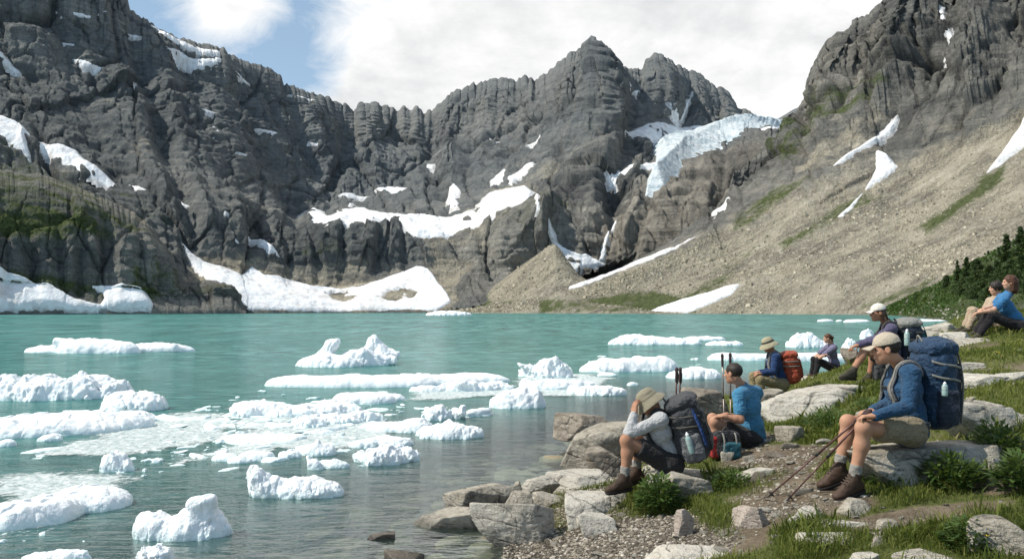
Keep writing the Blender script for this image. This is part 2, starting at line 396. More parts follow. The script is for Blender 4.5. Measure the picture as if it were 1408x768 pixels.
def mat_snow(name='old_snow', dirty=.35, c=(.80, .815, .83)):
    t = NT(name); p = t.pos(); a = t.noise(p, .05, 5, .6); b = t.noise(p, .2, 5, .7)
    col = t.mix(t.math('MULTIPLY', t.rng(t.math('ADD', a, b), .98, 1.4), dirty * 1.8), c, (.42, .36, .31))
    col = t.mix(t.math('MULTIPLY', t.rng(t.math('SUBTRACT', t.attr('edge'), t.math('MULTIPLY', t.math('SUBTRACT', t.noise(p, .5, 4, .7), .5), 1.2)), .3, -.1), .75), col, (.30, .28, .255))
    bm = t.bump(t.math('ADD', t.noise(p, .22, 5, .6), t.math('MULTIPLY', t.noise(p, .06, 3), 2)), 1.3, .8)
    return t.fin(col, .75, bm, .2)
def mat_glacier():
    t = NT('glacier_ice'); p = t.pos()
    a = t.noise(t.mapping(p, (.05, .16, .12), (0, 0, .5)), 1, 6, .7, .5); e = t.noise(p, .35, 5, .7)
    v = t.math('ADD', t.math('MULTIPLY', a, .7), t.math('MULTIPLY', e, .4))
    col = t.ramp(t.rng(v, .38, .68), [(0, (.2, .26, .30)), (.3, (.42, .52, .57)), (.55, (.60, .67, .70)), (1, (.74, .77, .78))])
    return t.fin(col, .6, t.bump(v, 4.0, .9), .3)
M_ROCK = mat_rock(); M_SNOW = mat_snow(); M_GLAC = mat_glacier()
def pchip(lines, ns):
    Y = np.asarray(lines, float); L = len(Y); x = np.concatenate([[0], np.cumsum(ns)]).astype(float); h = np.diff(x)[:, None]
    dl = np.diff(Y, axis=0) / h; m = np.zeros_like(Y); m[0] = dl[0]; m[-1] = dl[-1]
    for i in range(1, L - 1):
        w1 = 2 * h[i] + h[i - 1]; w2 = h[i] + 2 * h[i - 1]; ok = dl[i - 1] * dl[i] > 0
        m[i] = np.where(ok, (w1 + w2) / (w1 / np.where(ok, dl[i - 1], 1) + w2 / np.where(ok, dl[i], 1)), 0)
    out = []
    for i in range(L - 1):
        t = (np.arange(ns[i]) / ns[i])[:, None]; t2 = t * t; t3 = t2 * t
        out.append(Y[i] * (2 * t3 - 3 * t2 + 1) + m[i] * h[i] * (t3 - 2 * t2 + t) + Y[i + 1] * (-2 * t3 + 3 * t2) + m[i + 1] * h[i] * (t3 - t2))
    out.append(Y[-1:]); return np.concatenate(out)
def normals(P):
    du = np.gradient(P, axis=1); dv = np.gradient(P, axis=0); n = np.cross(du, dv); n /= np.linalg.norm(n, axis=-1)[..., None] + 1e-9
    return n
_rc = np.random.default_rng(77).random((4096, 5)).astype(np.float32)
def facets(u, v, su, sv, seed):
    """angular blocks: each cell is a tilted plane; returns displacement in cell units and closeness to the joint"""
    U = (u / su).astype(np.float32); W_ = (v / sv).astype(np.float32); iu = np.floor(U).astype(np.int32); iv = np.floor(W_).astype(np.int32)
    b1 = np.full(U.shape, 9., np.float32); b2 = b1.copy(); D = np.zeros(U.shape, np.float32)
    for a in (-1, 0, 1):
        for b in (-1, 0, 1):
            k = ((iu + a) * 7349 + (iv + b) * 9151 + seed * 613) & 4095; r = [_rc[:, j].take(k) for j in range(5)]
            dx = U - (iu + a + r[0]); dy = W_ - (iv + b + r[1]); d = np.hypot(dx, dy); n = d < b1; b2 = np.where(n, b1, np.minimum(b2, d)); b1 = np.where(n, d, b1)
            D = np.where(n, (r[2] - .5) * 1.5 * dx + (r[3] - .35) * 1.3 * dy + (r[4] - .5) * .9, D)
    return D, np.clip(1 - (b2 - b1) / .09, 0, 1)
def rock_disp(P):
    x, y, z = P[..., 0], P[..., 1], P[..., 2]
    w3 = lambda s, o=3: fbm(np.stack([x / s, y / s, z / s], -1), o)
    wx = 16 * w3(95); wz = 8 * w3(140, 2)
    q = lambda s, sz: np.stack([(x + wx) / s, (y + wx * .5) / s, (z + wz) / sz], -1)
    D = 11 * (ridged(q(92, 420), 2) - .35) + 4.5 * (ridged(q(33, 190), 2) - .32) + 1.0 * (ridged(q(10, 60), 3) - .3) + .8 * (ridged(q(4.2, 24), 2) - .3)
    u = np.arctan2(x, y) * 480 + wx * .5 + 2.2 * w3(11, 2); v = z + wz * .6 + .25 * u * .35; f1, c1 = facets(u, v, 40, 74, 1); f2, c2 = facets(u, v, 15, 24, 2); f3, c3 = facets(u, v, 5.6, 7.5, 3)
    D = D + 8.0 * f1 + 3.6 * f2 + 1.5 * f3 - 1.4 * c1 - .9 * c2
    br = sstep(-.25, .35, w3(26, 3))
    zz = (z + wz) / 13.; fr = zz - np.floor(zz); D = D - 1.2 * br * sstep(0, .8, fr) * (1 - sstep(.85, 1, fr)) + .6
    zz = (z + wz * .7 + 2 * w3(40, 2)) / 4.3; fr = zz - np.floor(zz); D = D - .8 * (1 - .5 * br) * sstep(0, .8, fr) * (1 - sstep(.85, 1, fr))
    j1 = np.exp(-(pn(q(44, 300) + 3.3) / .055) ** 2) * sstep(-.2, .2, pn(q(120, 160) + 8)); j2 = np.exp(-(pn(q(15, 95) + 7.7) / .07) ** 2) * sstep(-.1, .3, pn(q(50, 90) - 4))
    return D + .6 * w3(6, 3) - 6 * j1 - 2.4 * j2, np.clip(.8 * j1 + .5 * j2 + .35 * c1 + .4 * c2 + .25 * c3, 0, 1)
def blur(A, s):
    r = int(3 * s); k = np.exp(-np.arange(-r, r + 1) ** 2 / (2 * s * s)); k /= k.sum()
    for ax in (0, 1):
        pad = [(r, r) if a == ax else (0, 0) for a in range(2)]; B = np.pad(A, pad, 'edge'); o = 0
        for i, w in enumerate(k): o = o + w * (B[i:i + A.shape[0]] if ax == 0 else B[:, i:i + A.shape[1]])
        A = o
    return A
def poly_sd(poly, X, Y):
    """signed pixel distance, positive inside"""
    q = np.asarray(poly, float); best = np.full(X.shape, 1e9); ins = np.zeros(X.shape, bool)
    for a, b in zip(q, np.roll(q, -1, 0)):
        e = b - a; t = np.clip(((X - a[0]) * e[0] + (Y - a[1]) * e[1]) / (e @ e + 1e-9), 0, 1)
        best = np.minimum(best, np.hypot(X - a[0] - t * e[0], Y - a[1] - t * e[1]))
        c = ((a[1] <= Y) != (b[1] <= Y)); xx = a[0] + (Y - a[1]) * e[0] / (e[1] if abs(e[1]) > 1e-9 else 1e-9); ins ^= c & (X < xx)
    return np.where(ins, best, -best)
SHEETS = {}
def line_d(pts, X, Y):
    q = np.asarray(pts, float); best = np.full(X.shape, 1e9)
    for a, b in zip(q[:-1], q[1:]):
        e = b - a; t = np.clip(((X - a[0]) * e[0] + (Y - a[1]) * e[1]) / (e @ e), 0, 1); best = np.minimum(best, np.hypot(X - a[0] - t * e[0], (Y - a[1] - t * e[1]) * .8))
    return best
def features(feats, X, Y, P):
    D = 0 * X; J = 0 * X
    for pts, amp, w in feats:
        m = np.array(pts); c = (X > m[:, 0].min() - w * 1.8) & (X < m[:, 0].max() + w * 1.8) & (Y > m[:, 1].min() - w * 1.8) & (Y < m[:, 1].max() + w * 1.8)
        if not c.any(): continue
        p = P[c]; d = line_d(pts, X[c], Y[c]) + w * (.45 * fbm(p / 26., 3) + .2 * fbm(p / 7., 2)); t = np.clip(1 - np.abs(d) / w, 0, 1); D[c] += amp * t
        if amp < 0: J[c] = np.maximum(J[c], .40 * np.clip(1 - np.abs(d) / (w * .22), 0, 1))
    return D, J
def sheet(name, xs, lines, ns, step, rough, scree, warm, green_polys=(), scree_polys=(), warm_polys=(), amp=1, far=(380, 760), feats=(), fade=None, fscale=.5):
    """lines: list of (py, depth) each over xs (or a (px,py) curve for py); ns rows per gap"""
    C = np.arange(xs[0], xs[-1] + step, step); LP = []; LD = []
    for py, d in lines:
        if isinstance(py, dict):
            c = np.array(py['curve'], float); q_ = np.stack([C / 11., 0 * C + 3.1, 0 * C], -1); jg = py.get('jag', 0) * (1.0 * ridged(q_, 3) + .5 * pn(q_ * 4.1) + .5 * np.sign(pn(q_ * 1.7 + 5)) * np.abs(pn(q_ * 1.7 + 5)) ** .4); LP.append(np.interp(C, c[:, 0], c[:, 1]) - jg)
        else: LP.append(np.interp(C, xs, py))
        LD.append(np.interp(C, xs, d) if np.ndim(d) else np.full(len(C), float(d)))
    sm = max(1, int(14 / step)); kk = np.ones(sm * 2 + 1) / (sm * 2 + 1)
    sf = lambda a: np.convolve(np.pad(a, sm, 'edge'), kk, 'valid')
    LD = [sf(a) for a in LD]; LP = [LP[i] if isinstance(lines[i][0], dict) else sf(LP[i]) for i in range(len(LP))]
    PY = pchip(LP, ns); D = pchip(LD, ns); PX = np.broadcast_to(C, PY.shape)
    row = np.concatenate([np.linspace(rough[i], rough[i + 1], ns[i], endpoint=False) for i in range(len(ns))] + [[rough[-1]]])[:, None]
    srow = np.concatenate([np.linspace(scree[i], scree[i + 1], ns[i], endpoint=False) for i in range(len(ns))] + [[scree[-1]]])[:, None]
    P = W(PX, PY, D); N = normals(P); 
    A = np.broadcast_to(row, PY.shape) * amp; 
    soft = lambda polys: sum([0] + [np.clip(poly_sd(q, PX, PY) / (w_ if w_ else 8) + .5, 0, 1) * s for q, s, w_ in polys])
    scm = np.clip(np.broadcast_to(srow, PY.shape) + soft(scree_polys), 0, 1)
    A = A * (1 - .94 * scm)
    if fade: A = A * np.clip((PX - fade[0]) / (fade[1] - fade[0]), 0.04, 1)
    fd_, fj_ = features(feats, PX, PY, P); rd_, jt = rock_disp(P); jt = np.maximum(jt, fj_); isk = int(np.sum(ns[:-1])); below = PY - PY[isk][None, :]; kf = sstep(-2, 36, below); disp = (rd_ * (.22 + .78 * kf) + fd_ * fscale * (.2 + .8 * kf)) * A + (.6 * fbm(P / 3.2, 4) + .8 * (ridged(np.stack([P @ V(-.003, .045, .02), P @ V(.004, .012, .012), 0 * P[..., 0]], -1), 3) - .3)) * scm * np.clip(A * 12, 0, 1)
    Q = P + N * disp[..., None]
    gr = np.clip(np.zeros(PY.shape) + soft(green_polys), 0, 1); wr = np.clip(np.full(PY.shape, float(warm)) + soft(warm_polys), 0, 1)
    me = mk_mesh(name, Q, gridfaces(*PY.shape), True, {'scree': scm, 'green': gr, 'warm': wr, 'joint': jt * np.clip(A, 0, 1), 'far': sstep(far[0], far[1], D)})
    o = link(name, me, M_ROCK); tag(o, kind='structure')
    SHEETS[name] = dict(scm=scm, green=gr, Q=Q, PX=np.array(PX), PY=PY, P=P, N=N, disp=disp)
    return o
def shore_py(d, z=0.0): return [HZ + (CAMZ - z) * FPX / x for x in d]
# ---- head of the cirque: left wall, headwall, the horn and the saddle right of it
hx = [-170, 0, 100, 200, 300, 380, 460, 540, 620, 700, 760, 820, 880, 940, 1000, 1060, 1130]
hd = [270, 292, 312, 332, 352, 372, 392, 400, 402, 402, 402, 400, 395, 390, 385, 380, 375]
sky_line = [(-170, -300), (0, -170), (100, -80), (160, -20), (175, 0), (180, 18), (196, 28), (215, 42), (228, 48), (240, 56), (262, 61), (285, 66), (303, 70), (320, 80), (340, 86), (356, 92), (372, 97), (384, 108), (390, 118), (402, 122), (415, 128), (432, 133), (455, 141), (462, 145), (478, 150), (486, 158), (492, 151), (500, 147), (512, 148), (522, 152), (535, 153), (548, 159), (556, 151), (566, 155), (574, 149), (583, 160), (592, 156), (600, 150), (612, 140), (626, 131), (640, 122), (652, 117), (664, 118), (674, 113), (690, 113), (702, 116), (712, 113), (719, 107), (727, 112), (736, 118), (745, 110), (756, 104), (764, 96), (768, 91), (778, 86), (786, 79), (796, 74), (806, 67), (815, 58), (820, 62), (830, 68), (838, 75), (846, 89), (858, 97), (872, 99), (884, 97), (888, 88), (896, 82), (906, 80), (916, 86), (928, 95), (938, 97), (947, 103), (955, 100), (966, 109), (975, 118), (988, 125), (996, 127), (1004, 140), (1012, 154), (1024, 157), (1034, 161), (1045, 169), (1060, 171), (1075, 176), (1130, 185)]
hlines = [
    (shore_py(hd, -8), [x - 4 for x in hd]),
    (shore_py(hd), hd),
    ([380, 376, 372, 370, 374, 384, 396, 376, 380, 386, 392, 396, 396, 396, 396, 396, 396], [330, 345, 360, 375, 397, 415, 436, 446, 450, 450, 450, 440, 430, 425, 420, 415, 410]),
    ([300, 296, 292, 290, 300, 330, 320, 334, 326, 296, 312, 330, 330, 325, 320, 315, 310], [375, 388, 402, 418, 436, 452, 462, 470, 474, 474, 468, 452, 446, 442, 440, 436, 430]),
    ([215, 214, 212, 214, 240, 288, 296, 292, 278, 254, 262, 262, 262, 250, 232, 220, 214], [440, 452, 470, 490, 522, 572, 610, 622, 612, 590, 545, 510, 520, 520, 520, 520, 520]),
    ([0, 60, 92, 112, 150, 180, 205, 212, 200, 178, 178, 180, 196, 196, 190, 186, 186], [520, 530, 550, 575, 610, 660, 700, 716, 712, 690, 640, 590, 640, 700, 720, 730, 740]),
    (dict(curve=sky_line, jag=5), [600, 605, 620, 645, 675, 712, 752, 776, 788, 780, 760, 750, 790, 830, 850, 860, 870]),
    ([p + 70 for p in np.interp(hx, *np.array(sky_line).T)], [x + 200 for x in [600, 605, 620, 645, 675, 712, 752, 776, 788, 780, 760, 750, 790, 830, 850, 860, 870]]),
]
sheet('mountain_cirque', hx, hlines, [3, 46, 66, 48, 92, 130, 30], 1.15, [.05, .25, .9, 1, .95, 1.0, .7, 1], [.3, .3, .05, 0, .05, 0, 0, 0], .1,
      green_polys=[([(640, 330), (700, 290), (760, 270), (800, 300), (790, 350), (700, 340)], .4, 20), ([(380, 345), (480, 325), (620, 335), (640, 360), (560, 355), (420, 360)], .35, 12), ([(-170, 180), (0, 190), (120, 240), (230, 290), (240, 330), (0, 330), (-170, 330)], .45, 30)],
      scree_polys=[([(560, 330), (690, 260), (800, 215), (840, 190), (830, 210), (740, 275), (680, 320), (660, 370), (600, 400), (590, 350)], .45, 16), ([(250, 350), (640, 370), (620, 426), (250, 426)], .5, 20), ([(0, 60), (140, 110), (330, 280), (300, 290), (120, 190), (0, 120)], .3, 30)],
      warm_polys=[([(760, 410), (820, 300), (900, 250), (1010, 205), (1060, 190), (1040, 300), (900, 400)], .85, 22), ([(600, 320), (760, 260), (860, 180), (800, 130), (960, 130), (1010, 180), (830, 300), (700, 420), (560, 420)], .35, 30), ([(440, 160), (620, 150), (800, 90), (800, 160), (640, 200), (440, 210)], .35, 25)],
      feats=[([(172, 5), (186, 80), (214, 160), (240, 240), (262, 335)], -15, 20), ([(248, 96), (287, 190), (318, 260), (346, 322)], -17, 22), ([(320, 138), (350, 200), (385, 270), (404, 302)], -16, 20), ([(394, 126), (406, 190), (430, 252)], -12, 16), ([(478, 153), (470, 215), (452, 270)], -13, 17), ([(540, 156), (546, 215), (560, 262)], -7, 12), ([(598, 155), (590, 220), (612, 275)], -13, 17), ([(655, 120), (650, 190), (640, 255)], -12, 15), ([(690, 114), (684, 170), (672, 228)], -7, 10), ([(716, 110), (706, 170), (690, 235)], -13, 15), ([(746, 110), (738, 190), (715, 250)], -11, 13), ([(770, 94), (765, 178)], -9, 10), ([(797, 74), (794, 165)], -8, 10),
             ([(880, 98), (864, 160), (850, 230), (838, 300), (828, 350)], -18, 26), ([(949, 102), (938, 170)], -12, 14), ([(815, 60), (836, 120), (836, 180), (800, 235), (748, 300), (700, 352)], 20, 34), ([(905, 82), (916, 150)], 12, 24), ([(230, 60), (268, 150), (302, 225), (330, 300)], 13, 26), ([(205, 50), (225, 150), (255, 250), (290, 330)], 10, 22), ([(300, 75), (340, 160), (375, 240)], 12, 24), ([(120, -50), (150, 60), (185, 170), (215, 260)], 10, 26), ([(60, -60), (75, 30), (110, 130), (140, 200)], -10, 22), ([(-40, 20), (40, 110), (120, 190)], -8, 20), ([(430, 140), (440, 200), (470, 280)], 9, 22), ([(510, 150), (512, 220), (520, 268)], 7, 20), ([(625, 132), (622, 200), (628, 262)], 9, 20),
             ([(395, 340), (400, 392)], -8, 8), ([(430, 330), (436, 388)], -9, 9), ([(472, 330), (470, 386)], -9, 9), ([(520, 335), (516, 378)], -9, 8), ([(556, 338), (558, 378)], -6, 7), ([(655, 300), (668, 360)], -8, 10), ([(900, 270), (880, 330), (850, 370)], -9, 14), ([(960, 240), (935, 300)], -8, 12), ([(1000, 215), (985, 285)], -8, 12)])
# ---- dark buttressed bench below the left wall
bx_ = [-170, 0, 60, 120, 180, 215, 245, 275, 300, 322, 338]
bd = [255, 285, 292, 300, 308, 314, 320, 326, 332, 336, 340]
btop = [(-170, 200), (0, 236), (60, 243), (110, 262), (150, 280), (185, 296), (205, 314), (222, 336), (236, 352), (240, 380), (247, 388), (262, 392), (276, 389), (296, 388), (312, 393), (324, 406), (333, 424), (338, 430)]
bt = np.interp(bx_, *np.array(btop).T)
fy = [400, 404, 406, 402, 412, 420, 424, 425, 426, 427, 430]
sheet('cliff_bench', bx_, [(shore_py(bd, -6), [x - 2 for x in bd]), (shore_py(bd), bd), (fy, [x + 9 for x in bd]),
      ([a * .42 + b * .58 for a, b in zip(fy, bt)], [x + 20 for x in bd]), (dict(curve=btop, jag=2.5), [x + 58 for x in bd]), ([a + 26 for a in bt], [x + 140 for x in bd])], [3, 14, 70, 60, 20], 1.0,
      [.05, .35, 1.0, .9, .45, .4], [.2, .3, 0, 0, .5, .5], .3, amp=.8, fscale=.33, feats=[([(40, 330), (48, 405)], -10, 12), ([(78, 320), (84, 402)], -12, 13), ([(112, 325), (108, 404)], -9, 11), ([(140, 318), (150, 405)], -14, 15), ([(182, 330), (188, 400)], -9, 10), ([(208, 345), (215, 405)], -9, 9), ([(10, 325), (8, 400)], -8, 10)],
      green_polys=[([(-170, 190), (0, 225), (70, 238), (130, 262), (190, 300), (215, 345), (130, 325), (60, 330), (0, 325), (-170, 320)], .6, 26), ([(170, 372), (215, 360), (250, 395), (330, 400), (335, 425), (180, 424)], .5, 14), ([(0, 385), (60, 385), (200, 405), (230, 425), (120, 424), (0, 412)], .5, 10), ([(-170, 300), (0, 300), (150, 320), (200, 400), (0, 400)], .3, 20)])
# ---- moraine mound in the middle
mx_ = [596, 640, 690, 740, 766, 790, 820, 860, 905, 940]
mtop = [(596, 432), (620, 421), (640, 411), (668, 398), (690, 385), (715, 366), (740, 349), (756, 337), (764, 336), (772, 346), (782, 360), (796, 378), (815, 390), (860, 405), (905, 424), (940, 430)]
md = [404, 394, 380, 366, 358, 350, 342, 332, 322, 316]
mt = np.interp(mx_, *np.array(mtop).T)
sheet('moraine_hill', mx_, [(shore_py(md, -6), [x - 2 for x in md]), (shore_py(md), md), (dict(curve=[(a, (b * .45 + 431 * .55)) for a, b in mtop]), [x + 22 for x in md]), (dict(curve=mtop), [x + 58 for x in md]), ([a + 12 for a in mt], [x + 130 for x in md])], [3, 50, 60, 16], 1.1,
      [.05, .3, .35, .3, .3], [.8, .9, 1, 1, .9], .4, amp=.5,
      green_polys=[([(596, 430), (640, 405), (740, 345), (764, 336), (735, 375), (680, 405), (660, 428)], .42, 12), ([(640, 412), (940, 405), (940, 432), (640, 432)], .62, 10)])
# ---- right-hand mountain with its scree apron
rx = [600, 640, 700, 780, 860, 940, 1000, 1050, 1100, 1160, 1240, 1320, 1408, 1500, 1660]
rd = [380, 374, 366, 354, 342, 330, 320, 310, 298, 282, 262, 242, 222, 205, 185]
rtop = [(600, 433), (640, 429), (700, 419), (745, 402), (800, 382), (850, 363), (900, 341), (940, 317), (970, 299), (990, 288), (1002, 272), (1008, 240), (1030, 228), (1055, 212), (1072, 194), (1084, 181), (1095, 168), (1104, 152), (1110, 138), (1117, 124), (1120, 106), (1126, 95), (1131, 84), (1142, 68), (1151, 60), (1160, 56), (1168, 46), (1176, 34), (1188, 33), (1197, 29), (1205, 20), (1214, 10), (1226, -2), (1245, -22), (1300, -62), (1408, -130), (1500, -190), (1660, -260)]
rt_ = np.interp(rx, *np.array(rtop).T)
rmid = [429, 425, 416, 398, 372, 338, 306, 270, 236, 222, 212, 196, 186, 170, 120]
rmd = [384, 382, 380, 378, 380, 384, 390, 392, 392, 388, 376, 356, 336, 316, 290]
sheet('mountain_flank', rx, [(shore_py(rd, -8), [x - 4 for x in rd]), (shore_py(rd), rd), ([a * .5 + b * .5 for a, b in zip(rmid, shore_py(rd))], [a * .5 + b * .5 for a, b in zip(rmd, rd)]), (rmid, rmd),
      ([a * .45 + b * .55 for a, b in zip(rmid, rt_)], [x + 62 for x in rmd]), (dict(curve=rtop, jag=6), [400, 400, 404, 420, 436, 446, 456, 500, 540, 540, 520, 500, 470, 440, 400]), ([a + 60 for a in rt_], [x + 260 for x in rmd])], [3, 100, 100, 90, 100, 20], 1.1,
      [.04, .3, .2, .6, 1.5, 1.1, .9], [.9, 1, 1, .42, .0, 0, 0], .42, amp=1.0, fade=(720, 1000), fscale=.42,
      feats=[([(1300, -10), (1306, 45), (1286, 78), (1236, 152), (1200, 205)], -20, 26), ([(1112, 140), (1120, 200), (1090, 240)], -10, 16), ([(1175, 40), (1190, 110), (1150, 175)], -12, 20), ([(1150, 62), (1160, 130), (1128, 185)], 14, 26), ([(1240, -10), (1240, 80), (1205, 150)], 14, 28), ([(1340, -60), (1350, 40), (1330, 120), (1300, 190)], 16, 32), ([(1385, -60), (1390, 60), (1372, 150)], -14, 24), ([(1010, 245), (1000, 290)], -8, 10), ([(1230, 225), (1262, 190), (1300, 175)], -9, 12)],
      green_polys=[([(900, 424), (1000, 360), (1050, 330), (1000, 400), (940, 426)], .66, 26), ([(1255, 312), (1300, 285), (1345, 245), (1390, 215), (1380, 255), (1330, 290), (1280, 325)], .8, 22), ([(1060, 330), (1180, 262), (1260, 262), (1150, 310), (1075, 350)], .64, 24), ([(1010, 300), (1060, 255), (1130, 225), (1120, 245), (1040, 310), (1000, 330)], .6, 14), ([(1050, 210), (1110, 170), (1200, 110), (1240, 130), (1180, 160), (1120, 200), (1080, 235)], .6, 16), ([(740, 415), (900, 395), (960, 430), (740, 432)], .8, 14), ([(1150, 430), (1230, 395), (1300, 370), (1280, 410), (1200, 430)], .66, 24), ([(1330, 90), (1408, 40), (1408, 130), (1350, 120)], .3, 20)],
      scree_polys=[([(1085, 215), (1130, 165), (1230, 120), (1260, 130), (1190, 200), (1100, 240)], .2, 14), ([(1215, 265), (1300, 215), (1408, 165), (1408, 430), (1215, 430)], .8, 12)],
      warm_polys=[([(1090, 170), (1150, 60), (1230, 20), (1240, 100), (1120, 190)], .25, 20)])
# ---- a further shoulder seen through the saddle
fx = [1040, 1070, 1088, 1105, 1140, 1200]
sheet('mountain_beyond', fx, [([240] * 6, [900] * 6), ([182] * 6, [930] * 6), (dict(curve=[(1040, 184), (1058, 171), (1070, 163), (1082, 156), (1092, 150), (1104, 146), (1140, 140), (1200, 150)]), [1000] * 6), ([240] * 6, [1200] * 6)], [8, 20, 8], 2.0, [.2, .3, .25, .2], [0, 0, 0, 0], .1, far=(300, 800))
# ---- snowfields lie on the slopes: a smoothed skin a little proud of the rock, ragged where crags break through
ISLE = [(470, 409, 22, 6), (541, 408, 20, 9), (566, 405, 13, 6), (262, 398, 8, 5), (640, 300, 10, 4), (655, 291, 12, 4), (1003, 400, 8, 2)]
def snow(name, sh, poly, label, cat='snow patch', mat=None, off=1.6, edge=2.2, bl=5, k=.35, group='old snow patches on the mountain walls', rag=3.0):
    S = SHEETS[sh]; q = np.array(poly, float); PX, PY = S['PX'], S['PY']
    m = (PX > q[:, 0].min() - 8) & (PX < q[:, 0].max() + 8) & (PY > q[:, 1].min() - 8) & (PY < q[:, 1].max() + 8)
    r = np.where(m.any(1))[0]; c = np.where(m.any(0))[0]
    if len(r) < 3 or len(c) < 3: return
    s = (slice(max(r[0] - 2, 0), r[-1] + 3), slice(max(c[0] - 2, 0), c[-1] + 3))
    px, py, P, N = PX[s], PY[s], S['P'][s], S['N'][s]
    sd = poly_sd(q, px, py)
    for ix, iy, ir, jr in ISLE: sd = np.minimum(sd, (np.hypot((px - ix) / ir, (py - iy) / jr) - .75) * jr + 7 * fbm(P / V(9., 9., 4.), 3))
    sd = sd + rag * fbm(P / 9.0, 4) + rag * .5 * fbm(P / 3.0, 2)
    o = np.clip(sd * k, -edge, off) + .35 * fbm(P / 14., 3)
    bd_ = blur(S['disp'], bl)[s] * .75 + S['disp'][s] * .25
    up = np.zeros_like(N); up[..., 2] = .6
    Q = P + (N + up) * 1.0 * o[..., None] * .8 + N * bd_[..., None]
    edge = np.clip(sd / 7, 0, 1)
    F = gridfaces(*px.shape); keep = (sd.ravel()[F] > -1.5).any(1) & (PY[s].ravel()[F] < 500).all(1)
    F = F[keep]
    if len(F) < 4: return
    F = biggest(F, px.size)
    u, inv = np.unique(F, return_inverse=True)
    me = mk_mesh(name, Q.reshape(-1, 3)[u], inv.reshape(F.shape), True, {'edge': edge.ravel()[u]})
    return top(name, me, mat or M_SNOW, label, cat, group)
C_, B_, F_, M_ = 'mountain_cirque', 'cliff_bench', 'mountain_flank', 'moraine_hill'
